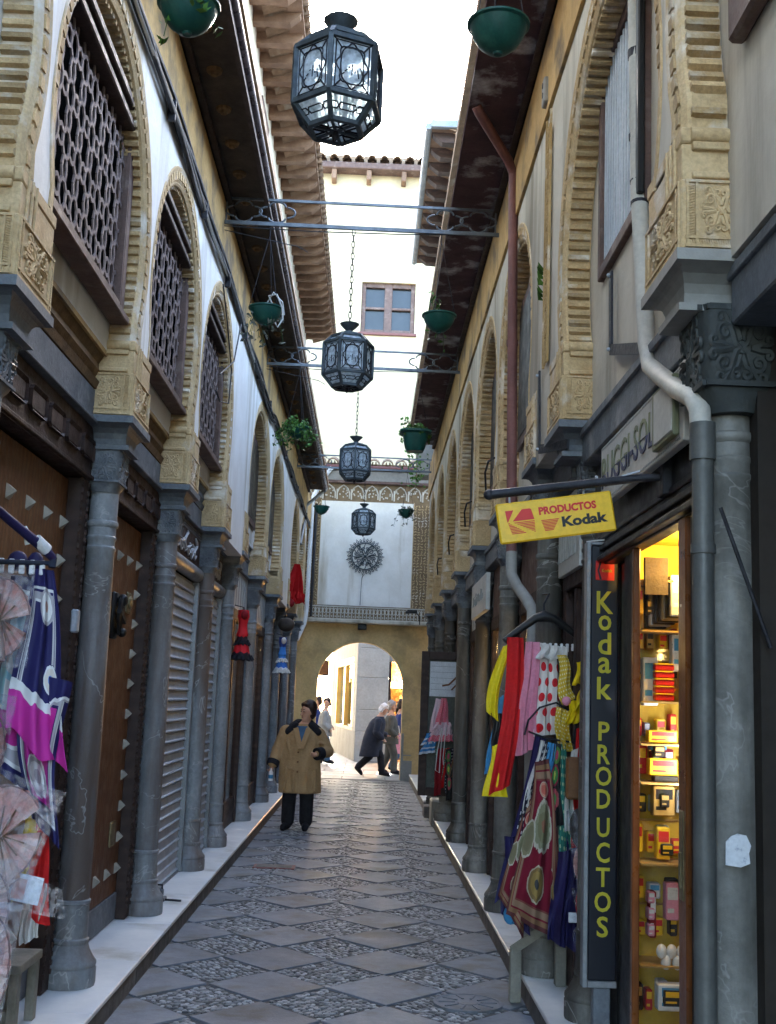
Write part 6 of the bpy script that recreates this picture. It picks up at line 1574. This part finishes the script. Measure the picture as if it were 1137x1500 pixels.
m = M(); m.ell((.0, 0, .0), (.05, .04, .08), 12, 8); m.ell((.03, -.01, .02), (.04, .035, .07), 12, 8); m.ell((.0, -.02, -.08), (.03, .03, .05), 10, 7); local(m, 'bundle', 'silkpink', t, 60)
m = M(); m.ell((.045, -.03, -.03), (.025, .02, .05), 8, 6); local(m, 'fold', 'pink', t, 60)
RG2 = thing('scarf_ring', 'thin black ring holding a fan of coloured scarves below the hanger', 'ring', (.985, 6.40, 1.48))
m = M(); m.tube([(-.12+.02*0, 0, -.02), (-.10, 0, .06), (-.04, 0, .13), (.05, 0, .16), (.12, 0, .12), (.16, 0, .04), (.15, 0, -.06)], .006, 6); m.tube([(-.10, 0, .0), (0, -.01, -.035), (.15, 0, -.05)], .006, 6); local(m, 'ring', 'iron', RG2)
for k, (lab, mt, a, b, c, d, ph) in enumerate((
    ('navy scarf at the left of the ring', 'silknavy', (-.06, 0, -.01), (-.01, 0, -.03), (-.25, .05, -.92), (-.12, .02, -.82), .3),
    ('cream strip scarf on the ring', 'silkwhite', (-.04, -.01, -.04), (-.01, -.01, -.05), (-.12, -.02, -.42), (-.06, -.02, -.36), 1.0),
    ('navy scarf with white spots on the ring', 'dotsnavy', (-.02, -.012, -.05), (.01, -.012, -.05), (-.16, -.01, -.56), (-.09, -.02, -.52), 1.7),
    ('sky blue scarf on the ring', 'silkblue', (.0, -.02, -.05), (.04, -.02, -.06), (-.11, -.04, -.62), (-.02, -.03, -.42), .6),
    ('dark flowered scarf in the middle of the ring', 'floral', (.03, -.02, -.05), (.07, -.02, -.06), (.02, -.03, -.50), (.08, -.02, -.48), 2.2),
    ('teal dotted scarf on the ring', 'dotsgreen', (.06, -.01, -.06), (.09, -.01, -.06), (.09, -.01, -.80), (.17, .0, -.84), .9),
    ('cream and grey strip scarf right of the middle', 'silkwhite', (.12, -.02, -.10), (.16, -.02, -.08), (.10, -.02, -.52), (.14, -.02, -.50), 1.9),
    ('long red ribbon at the right of the ring', 'red', (.15, .0, .02), (.21, .0, .05), (.12, -.01, -.90), (.19, .0, -.92), 1.3),
    ('violet and green scarf behind the ring', 'silknavy', (.16, .02, -.04), (.20, .02, -.04), (.02, .03, -1.02), (.18, .03, -1.10), .2))):
    t = thing('hanging_scarf', lab, 'scarf', (.985, 6.40-.004*k, 1.48), None, 'scarves on the black ring'); drape(t, 'cloth', mt, a, b, c, d, .016, 1.6, ph, nu=16, nv=22)
t = gar('tasselled_shawl', 'dark red shawl with round medallion and carpet border, lowest on the right hanger', 'shawl', .93, 6.34, .98)
drape(t, 'cloth', 'carpetscarf', (-.015, 0, .34), (.055, .0, .36), (-.145, -.03, -.44), (.125, .0, -.56), .030, 1.25, .4, (.012, -.03, 0), nu=34, nv=40, top=.2, wob=.012)
drape(t, 'back_fold', 'carpetscarf', (-.06, .03, .10), (.0, .03, .2), (-.19, .03, -.36), (-.05, .03, -.58), .02, 1.1, 1.4, nu=20)
drape(t, 'side_fold', 'carpetscarf', (.04, .02, .1), (.08, .02, .1), (.08, .01, -.50), (.17, .02, -.46), .02, 1.4, .9, nu=16)
t = gar('dark_cloth', 'dark blue and black cloth hanging under the shawl beside the round column base', 'cloth', .87, 6.42, .72)
drape(t, 'cloth', 'silknavy', (-.1, 0, .2), (.0, 0, .2), (-.10, 0, -.20), (.05, 0, -.30), .025, 1.8, .3); m = M(); m.ell((-.06, -.02, -.20), (.04, .03, .05), 10, 7); local(m, 'blue_tassel', 'silkblue', t, 60)
t = gar('violet_cloth', 'violet cloth bunched low on the right beside the black sign', 'cloth', 1.10, 6.30, .66)
drape(t, 'cloth', 'silknavy', (-.06, 0, .2), (.07, 0, .24), (-.10, 0, -.24), (.06, 0, -.30), .035, 1.8, .8)
m = M(); m.bbox(-.01, .04, -.06, -.05, -.14, -.09, .002); local(m, 'price_tag', 'paper', t)
t = gar('castanet_card', 'brown leather pouches on a white card between the ribbons and the black sign', 'pouch', 1.165, 6.24, 1.24)
m = M(); m.bbox(-.10, -.02, -.02, .02, -.10, .12, .012); m.bbox(-.015, .05, -.01, .03, -.12, .10, .012); local(m, 'pouch', 'brownleather', t); m = M(); m.bbox(-.01, .025, -.03, -.026, -.13, -.02, .001); local(m, 'card', 'paper', t)
for k, (z, lab) in enumerate(((1.0, 'bagged fan highest beside the black sign on the right'), (.82, 'second bagged fan beside the black sign on the right'), (.62, 'third bagged fan beside the black sign on the right'), (.40, 'lowest, largest bagged fan beside the black sign on the right'))):
    t = thing('bagged_fan', lab, 'bag', (1.135+.012*k-.01*(k == 0), 6.12, z), (0, rad(-14), rad(25)), 'bagged fans beside the black sign'); w, h = .16, .22+.05*(k == 3)
    m = M()
    for q in range(4): m.ell((.008*q, .01*q, 0), (w*.42, .008, h*.46), 14, 9)
    local(m, 'fan', ('shopdark', 'fan', 'redblack', 'fan')[k], t, 60)
    sheet(lambda u, v: ((u-.5)*w*1.1, -.03-.03*math.sin(PI*u)*math.sin(PI*v)+.005*math.sin(13*u+5*v+k), (v-.5)*h*1.1), 12, 12, 'plastic', 'plastic_bag', t, .0015)
WF = thing('stand_foot', 'angled grey timber foot of the clothes stand resting on the right kerb', 'stand', (.885, 6.75, 0))
m = M(); m.bbox(-.032, .032, -.03, .03, 0, .28, .006); local(m, 'leg', 'stool', WF)
m = M(); m.bar((-.012, 0, .275), (.26, -.12, .50), .06, .05); local(m, 'arm', 'stool', WF); m = M(); m.bbox(.20, .26, -.15, -.09, .12, 1.1, .005); local(m, 'post', 'stool', WF)

# ---- far right board with flamenco aprons
DB = thing('display_board', 'tall dark framed board with paper sheets leaning at the far end of the right row', 'board', (.955, 14.86, .46))
DB.scale = (.62, .86, 1.04)
m = M()
for (a, b, c, d) in ((-.44, -.28, 0, 1.72), (.28, .36, 0, 1.72), (-.279, .279, 1.62, 1.72), (-.279, .279, 0, .10)): m.bbox(a, b, -.03, .03, c, d, .006)
local(m, 'frame', 'darkwood', DB); m = M(); m.box(-.279, .279, .0, .02, .10, 1.62); local(m, 'backing', 'leafdry', DB)
m = M(); m.bbox(-.26, .27, -.012, -.001, 1.18, 1.60, .001); pp = local(m, 'sheet', 'paper', DB)
m = M()
for k in range(5): m.box(-.24, .24, -.0135, -.0125, 1.26+.07*k, 1.264+.07*k)
put('lines', m.mesh('lines'), 'pipegrey', pp)
CB2 = thing('stone_block', 'rough stone block and plinth beyond the dark display board at the right', 'block', (.93, 15.9, 0))
m = M(); m.bbox(-.02, .40, -.25, .25, 0, .34, .02); local(m, 'block', 'stonegrey', CB2); m = M(); m.bbox(-.06, .06, .9, 1.3, 0, .16, .01); local(m, 'step', 'kerb', CB2)
COLM = None
t = gar('flamenco_apron', 'pink polka dot flounced child dress on the far right board', 'dress', .985, 14.72, 1.42)
t.scale = (.82,)*3
drape(t, 'bodice', 'dotsred', (-.06, 0, .30), (.02, 0, .30), (-.14, -.03, -.10), (.08, .0, -.10), .022, 2, .3)
for k in range(3): drape(t, 'flounce', 'dotspink' if k < 2 else 'dotsred', (-.13-.025*k, -.02, -.06-.085*k), (.09+.012*k, -.02, -.06-.085*k), (-.19-.03*k, -.06, -.17-.09*k), (.12+.012*k, -.03, -.16-.09*k), .02, 4, .7*k, nv=6, nu=34)
t = gar('grey_apron', 'striped grey and pink dress half hidden behind the pink polka dot dress', 'dress', .89, 14.78, 1.42)
t.scale = (.82,)*3
drape(t, 'cloth', 'dotspink', (-.03, .02, .30), (.07, .02, .28), (-.10, .0, -.22), (.06, .02, -.2), .015, 2, 1.2)
t = gar('blue_flounce', 'blue and white flounced skirt low on the far right board', 'dress', .80, 14.72, 1.08)
t.scale = (.82,)*3
for k in range(2): drape(t, 'flounce', 'flounceblue', (-.04-.03*k, 0, .18-.14*k), (.10, 0, .2-.14*k), (-.12-.03*k, -.03, .0-.14*k), (.10, 0, .04-.14*k), .02, 2.5, k*1.1, nv=8)
t = gar('dark_scarves', 'cluster of dark green, red and spotted scarves at the bottom of the far right board', 'scarf', 1.0, 14.70, .88)
t.scale = (.82,)*3
for k, (mt, a, b, c, d) in enumerate((('dotsgreen', -.14, .02, -.14, -.36), ('red', -.06, .06, -.10, -.40), ('dotsnavy', .03, .12, .02, -.46), ('redblack', -.12, -.02, -.16, -.50), ('floral', .02, .10, .02, -.56))):
    drape(t, 'cloth', mt, (a, -.01*k, .20), (b, -.01*k, .22), (c, -.02*k, d), (c+.10, -.02*k, d+.03), .015, 1.6, k*.9, nu=14)
t = gar('cord', 'loops of white cord hanging in front of the far right board', 'cord', .90, 14.62, 1.1)
t.scale = (.82,)*3
m = M(); m.tube([(.06, 0, .25), (.0, 0, -.1), (-.02, 0, -.38), (.04, 0, -.42), (.05, 0, -.1), (.07, 0, .2)], .008, 5); m.tube([(.12, 0, .25), (.09, 0, -.2), (.10, 0, -.3)], .007, 5); local(m, 'cord', 'silkwhite', t)
t = gar('bag_straps', 'brown leather straps and handles hanging at the right edge of the far board', 'bag', 1.10, 14.6, 1.95)
t.scale = (.82,)*3
m = M(); m.tube([(.06, 0, .12), (.02, 0, -.02), (-.10, 0, -.14), (-.2, 0, -.16)], .016, 6); m.tube([(.06, 0, .05), (.05, 0, -.1), (-.06, 0, -.22)], .014, 6); m.tube([(.04, 0, -1.1), (.0, 0, -1.5), (-.06, 0, -1.52), (.02, 0, -1.15)], .012, 5); local(m, 'strap', 'brownleather', t)
DB2 = None

# ------------------------------------------------------------------ people
def hand(m, w, d, side_axis, curl=.5, sc=1.):
    """palm and five curled fingers; w wrist, d pointing direction, side_axis across the knuckles"""
    w, d, a = Vector(w), Vector(d).normalized(), Vector(side_axis).normalized(); n = d.cross(a).normalized()
    k = w+d*.055*sc
    m.cap(w, .022*sc, w+d*.05*sc, .026*sc, 10)
    for q in (-.022, -.008, .007, .021): m.cap(w+d*.02*sc+a*q*.7*sc, .012*sc, k+a*q*sc, .011*sc, 8)
    for i, (q, L_) in enumerate(((-.025, .058), (-.009, .068), (.008, .064), (.024, .050))):
        p0 = k+a*q*sc+d*.012*sc; d1 = (d*math.cos(curl)+n*math.sin(curl)).normalized(); p1 = p0+d1*L_*.5*sc; d2 = (d*math.cos(curl*2.2)+n*math.sin(curl*2.2)).normalized(); p2 = p1+d2*L_*.5*sc
        m.cap(p0-d*.02*sc, .0095*sc, p1, .0088*sc, 8); m.cap(p1, .0088*sc, p2, .0075*sc, 8)
    p0 = w+d*.018*sc-a*.022*sc; p1 = p0+(d*.6-a*.55+n*.35).normalized()*.032*sc; p2 = p1+(d*.8-a*.05+n*.45).normalized()*.028*sc
    m.cap(p0, .012*sc, p1, .010*sc, 8); m.cap(p1, .010*sc, p2, .0085*sc, 8)
def person(label, loc, face, J, cl, voxel=.011, group=None):
    """J: joint positions in metres with the feet at z=0; cl: clothing description"""
    t = thing('person', label, 'person', loc, None, group)
    H = Vector(J['head']); fd = Vector(face).normalized(); upv = Vector((J.get('lean', (0,0,1)))).normalized(); sdv = fd.cross(upv).normalized()
    F = lambda f, s_, u: H+fd*f+sdv*s_+upv*u
    b = M()
    b.ell(F(0, 0, .035), (.078, .086, .088), 14, 10); b.cap(F(.012, 0, -.02), .066, F(.03, 0, -.075), .042, 12)      # skull, jaw
    b.cap(F(.075, 0, .02), .011, F(.097, 0, -.018), .014, 8)                                                       # nose
    b.cap(F(.058, -.03, .038), .018, F(.058, .03, .038), .018, 8)                                                  # brow
    b.cap(F(.066, -.016, -.048), .011, F(.066, .016, -.048), .011, 8)                                              # lips
    b.ell(F(.062, 0, -.085), (.02, .02, .018), 8, 6)
    for s_ in (-1, 1): b.cap(F(-.008, s_*.078, .02), .016, F(-.004, s_*.078, -.015), .011, 8)                           # ears
    N, PVS = Vector(J['neck']), Vector(J['pelvis'])
    b.cap(N, .055, F(-.02, 0, -.05), .05, 12); b.cap(N-Vector((0,0,.05)), .10, PVS+Vector((0,0,.15)), .12, 14); b.cap(PVS+Vector((0,0,.1)), .13, PVS, .13, 14)
    for sd in ('l', 'r'):
        sh, el, wr = (Vector(J[k+sd]) for k in ('sh', 'el', 'wr')); hp, kn, an, toe = (Vector(J[k+sd]) for k in ('hp', 'kn', 'an', 'toe'))
        b.cap(N-Vector((0,0,.06)), .07, sh, .055); b.cap(sh, .05, el, .04); b.cap(el, .04, wr, .026)
        hd = J.get('hd'+sd, (wr-el)); hand(b, wr, hd, J.get('ha'+sd, fd), J.get('curl', .55))
        b.cap(PVS, .11, hp, .085); b.cap(hp, .085, kn, .055); b.cap(kn, .055, an, .036); b.cap(an, .036, toe, .03)
    body = organic(b, 'body', voxel, 3); put('body', body, 'skin', t)
    # face details
    m = M()
    for s_ in (-1, 1): m.ell(F(.074, s_*.029, .022), (.010, .010, .007), 8, 6)
    put('eyes', m.mesh('eyes', smooth=180), 'ink', t); m = M()
    for s_ in (-1, 1): m.cap(F(.078, s_*.016, .046), .004, F(.070, s_*.045, .046), .004, 6)
    put('eyebrows', m.mesh('eyebrows', smooth=180), cl['hairm'], t)
    m = M(); m.cap(F(.077, -.014, -.048), .005, F(.077, .014, -.048), .005, 6); put('mouth', m.mesh('mouth', smooth=180), 'redpipe', t)
    h = M(); hv = cl.get('hairvol', 1.); h.ell(F(-.018-.16*(hv-1), 0, .055+.1*(hv-1)), (.094*hv, .094*hv, .094*hv), 14, 10); h.ell(F(-.055, 0, .0), (.068*hv, .080*hv, .088*hv), 12, 9)
    for s_ in (-1, 1): h.cap(F(-.01, s_*.078, .06), .032, F(-.035, s_*.076, -.03), .030, 10)
    h.cap(F(.042, -.05, .096), .026, F(.042, .04, .102), .030, 10); h.cap(F(.03, .05, .10), .03, F(.0, .07, .07), .035, 10)
    rr = random.Random(len(label))
    for k in range(26):
        a, e = rr.uniform(0, 6.28), rr.uniform(.1, 1.4); h.ell(F(-.02+.09*math.cos(e)*math.cos(a)*.98-(.03 if math.cos(a) > .3 else 0), .09*math.cos(e)*math.sin(a), .06+.09*math.sin(e)), .018, 8, 6)
    put('hair', organic(h, 'hair', .010, 2), cl['hairm'], t)
    # trousers and shoes
    g = M(); lw = cl.get('legw', 1.)
    g.cap(PVS+Vector((0,0,.12)), .155, PVS-Vector((0,0,.02)), .155, 14)
    for sd in ('l', 'r'):
        hp, kn, an = (Vector(J[k+sd]) for k in ('hp', 'kn', 'an')); g.cap(hp, .105*lw, kn, .085*lw); g.cap(kn, .085*lw, an+(kn-an)*.10, .078*lw)
    put('trousers', organic(g, 'trousers', .012, 4), cl['legs'], t)
    for sd in ('l', 'r'):
        an, toe = Vector(J['an'+sd]), Vector(J['toe'+sd]); s = M(); dd = (toe-an); s.cap(an+Vector((0,0,-.015)), .052, toe+Vector((0,0,.008)), .043); s.cap(an-dd*.24+Vector((0,0,-.035)), .042, toe, .036); s.cap(toe-dd*.1+Vector((0,0,.006)), .042, toe+dd*.16, .034)
        put('shoe', organic(s, 'shoe', .009, 2), 'velvet', t)
    # coat
    c = M(); rings = cl['coat']
    k = len(rings); n = 28; vs = []
    for (cx, cy, z, rx, ry) in rings:
        for j in range(n):
            a = 2*PI*j/n; f_ = 1+cl.get('fold', .03)*math.sin(5*a+z*4)*(1.4-z if z < 1.2 else .1)
            vs.append((cx+rx*f_*math.copysign(abs(math.cos(a))**.8, math.cos(a)), cy+ry*f_*math.copysign(abs(math.sin(a))**.8, math.sin(a)), z))
    c.add(vs, [(i*n+j, i*n+(j+1) % n, (i+1)*n+(j+1) % n, (i+1)*n+j) for i in range(k-1) for j in range(n)]+[tuple(range(n))[::-1], tuple((k-1)*n+j for j in range(n))])
    for sd in ('l', 'r'):
        sh, el, wr = (Vector(J[q+sd]) for q in ('sh', 'el', 'wr')); w_ = cl.get('sleeve', .075)
        c.cap(sh, w_*1.12, el, w_, 14); c.cap(el, w_, wr+(el-wr)*.12, w_*.86, 14)
        d = (el-sh).normalized(); c.ell(el+Vector((0, 0, .01)), (w_*1.06, w_*1.06, w_*.9), 10, 8); c.ell(sh+(el-sh)*.55, (w_*1.08, w_*1.05, w_*.8), 10, 8)
    for p_, q_ in cl.get('creases', ()): c.cap(p_, .020, q_, .013, 8)
    put('coat', organic(c, 'coat', .010, 3), cl['coatm'], t)
    return t, F
# woman in the tan coat, looking to her right
J = dict(head=(.06, -.01, 1.425), neck=(.025, .01, 1.27), pelvis=(0, 0, .74),
         shr=(-.195, 0, 1.185), elr=(-.285, -.03, .955), wrr=(-.335, -.12, .78), shl=(.215, 0, 1.165), ell=(.335, .02, .955), wrl=(.225, -.17, .935),
         hpr=(-.095, 0, .70), knr=(-.115, -.01, .40), anr=(-.125, .01, .075), toer=(-.165, -.12, .032), hpl=(.085, 0, .70), knl=(.10, -.01, .40), anl=(.10, .01, .075), toel=(.10, -.135, .032),
         hdl=(-.75, -.5, -.25), hal=(.1, -.5, .8), hdr=(-.15, -.15, -1), har=(.1, -1, .1), curl=.95)
WT, F = person('woman in a tan coat with black collar and cuffs standing in the street, looking left', (-.79, 14.75, 0), (-.80, -.60, -.10), J,
       dict(hairm='hairdark', hairvol=1.07, legs='trousers', coatm='coattan', legw=1.06,
            creases=[((-.17,-.12,1.06),(-.09,-.165,.84)), ((.17,-.12,1.04),(.10,-.165,.86)), ((-.16,-.165,.74),(-.18,-.175,.47)), ((-.07,-.185,.70),(-.06,-.195,.46)), ((.09,-.18,.70),(.10,-.192,.46)), ((.19,-.14,.72),(.21,-.15,.47)), ((-.30,-.085,1.0),(-.24,-.075,.93)), ((-.34,-.09,.90),(-.27,-.11,.86)), ((.30,-.07,1.02),(.37,-.04,.97)), ((.24,-.09,1.06),(.31,-.075,1.05)), ((-.24,-.08,1.12),(-.28,-.075,1.02))], sleeve=.075, fold=.06,
            coat=[(.0,.0,.445,.245,.18),(.0,.0,.46,.26,.185),(0,0,.62,.258,.185),(0,0,.80,.255,.185),(.005,0,.95,.238,.175),(.01,0,1.08,.222,.16),(.012,0,1.16,.205,.14),(.014,0,1.215,.165,.11),(.018,0,1.255,.12,.09),(.02,0,1.285,.085,.075)]), .0085)
m = M()
for s_ in (-1, 1): m.cap((.02+s_*.10, -.06, 1.27), .045, (.02+s_*.185, -.055, 1.185), .050, 12); m.cap((.02+s_*.09, .04, 1.29), .045, (.02+s_*.18, .03, 1.215), .05, 12)
m.cap((-.06, .08, 1.30), .045, (.10, .08, 1.30), .045, 12); put('collar', organic(m, 'collar', .010, 3), 'velvet', WT)
for sd, (a, b, r_) in dict(r=((-.322, -.095, .83), (-.337, -.122, .775), .078), l=((.262, -.115, .938), (.205, -.185, .93), .078)).items():
    m = M(); m.cyl(a, b, r_, r_*.98, 16); put('cuff', m.mesh('cuff', smooth=50), 'velvet', WT)
m = M(); m.add([(-.055,-.150,1.26),(.075,-.150,1.26),(.035,-.172,1.06),(-.0,-.176,1.02)], [(0,1,2,3)]); m.add([(-.055,-.10,1.26),(.075,-.10,1.26),(.035,-.13,1.06),(-.0,-.14,1.02)], [(3,2,1,0)]); m.f += [(0,4,5,1),(1,5,6,2),(2,6,7,3),(3,7,4,0)]
put('neck_scarf', m.mesh('neck_scarf'), 'jeans', WT)
m = M()
for s_ in (-1, 1): m.bar((.012+s_*.080, -.150, 1.235), (.012+s_*.008, -.200, .985), .062, .022, (0, -1, .3))
m.bar((.012, -.199, .98), (.005, -.203, .46), .012, .008, (1, 0, 0)); put('lapel', m.mesh('lapel'), 'coattan', WT)
m = M()
for z in (.92, .80): m.lathe([(.014, 0), (.012, .006), (0, .007)], 10, (0, 0, 0)); 
m = M()
for z in (.945, .83, .71): m.ell((-.02, -.200, z), (.012, .006, .012), 8, 6)
put('button', m.mesh('button', smooth=180), 'brownleather', WT)
m = M()
for s_ in (-1, 1): m.bar((.01+s_*.10, -.19, .76), (.01+s_*.21, -.145, .74), .012, .02)
put('pocket_flap', m.mesh('pocket_flap'), 'coattan', WT)
m = M(); m.ell((.115, .03, 1.395), (.012, .012, .014), 8, 6); put('earring', m.mesh('earring', smooth=180), 'plasticwhite', WT)
BT = thing('bottle', 'small white bottle held low in the hand of the woman in the tan coat', 'bottle', (-.79-.345, 14.75-.155, .585))
m = M(); m.lathe([(.0, 0), (.026, .002), (.028, .02), (.028, .10), (.020, .12), (.011, .13), (.011, .15), (0, .151)], 14); local(m, 'bottle', 'plasticwhite', BT, 50)
m = M(); m.lathe([(.0285, .03), (.0287, .075)], 14, caps=False); local(m, 'label', 'silkblue', BT)
# old woman hurrying to the right in the square
J = dict(head=(.17, 0, 1.40), neck=(.09, 0, 1.26), pelvis=(-.03, 0, .74), lean=(.35, 0, 1),
         shr=(.06, -.17, 1.16), elr=(.02, -.23, .92), wrr=(.16, -.22, .80), shl=(.06, .17, 1.16), ell=(.08, .22, .92), wrl=(.24, .18, .86),
         hpr=(-.03, -.085, .70), knr=(.13, -.09, .42), anr=(.17, -.09, .085), toer=(.30, -.09, .035), hpl=(-.03, .085, .70), knl=(-.10, .09, .40), anl=(-.36, .09, .16), toel=(-.28, .09, .045), curl=.8)
person('white haired woman in a long navy coat striding right beyond the archway', (.22, 25.55, 0), (1, -.12, -.15), J,
       dict(hairm='hairwhite', legs='velvet', coatm='navy', legw=.95, sleeve=.072, fold=.04,
            coat=[(-.10,0,.40,.24,.22),(-.09,0,.43,.25,.23),(-.07,0,.60,.235,.225),(-.04,0,.80,.22,.215),(0,0,.98,.205,.205),(.04,0,1.12,.18,.19),(.06,0,1.20,.14,.15),(.085,0,1.26,.09,.09)]), .011)
def walker(lab, loc, coatm, legm, hairm, face, h=1.0, bagm=None):
    s = h
    J = dict(head=(.03*s, 0, 1.47*s), neck=(.0, 0, 1.31*s), pelvis=(0, 0, .78*s), shr=(0, -.18, 1.22*s), elr=(-.02, -.22, .97*s), wrr=(.12, -.20, .86*s), shl=(0, .18, 1.22*s), ell=(.02, .22, .97*s), wrl=(.16, .18, .90*s),
             hpr=(0, -.085, .74*s), knr=(.10, -.09, .43*s), anr=(.10, -.09, .085), toer=(.23, -.09, .035), hpl=(0, .085, .74*s), knl=(-.03, .09, .42*s), anl=(-.18, .09, .10), toel=(-.07, .09, .04), curl=.7)
    t, F = person(lab, loc, face, J, dict(hairm=hairm, legs=legm, coatm=coatm, sleeve=.066, coat=[(0,0,.66*s,.19,.20),(0,0,.80*s,.185,.20),(0,0,1.0*s,.17,.19),(0,0,1.16*s,.15,.18),(0,0,1.25*s,.11,.13),(0,0,1.30*s,.07,.07)]), .012)
    return t
walker('grey haired person in an olive jacket walking behind the old woman', (.56, 26.25, 0), 'olive', 'olive', 'hairgrey', (1, -.3, 0), 1.0)
walker('person in a blue jumper at the right inside the archway', (.80, 27.2, 0), 'blue', 'jeans', 'hairdark', (1, .4, 0), 1.02)
HBG = thing('shoulder_bag', 'pink shopping bag hanging beside the person in the blue jumper', 'bag', (.72, 26.92, .62))
m = M(); m.bbox(-.10, .10, -.03, .04, -.2, .22, .015); local(m, 'bag', 'pink', HBG); m = M(); m.tube([(-.07, 0, .21), (-.04, 0, .42), (.04, 0, .42), (.07, 0, .21)], .012, 6); local(m, 'strap', 'silkwhite', HBG)
walker('person in a grey jacket and jeans standing beyond the dark display box at the left', (-1.02, 29.6, 0), 'pipegrey', 'jeans', 'hairdark', (-.5, -1, 0), 1.0)
walker('person in blue half hidden at the left edge of the archway', (-1.28, 30.4, 0), 'blue', 'jeans', 'hairdark', (-1, -.2, 0), 1.02)
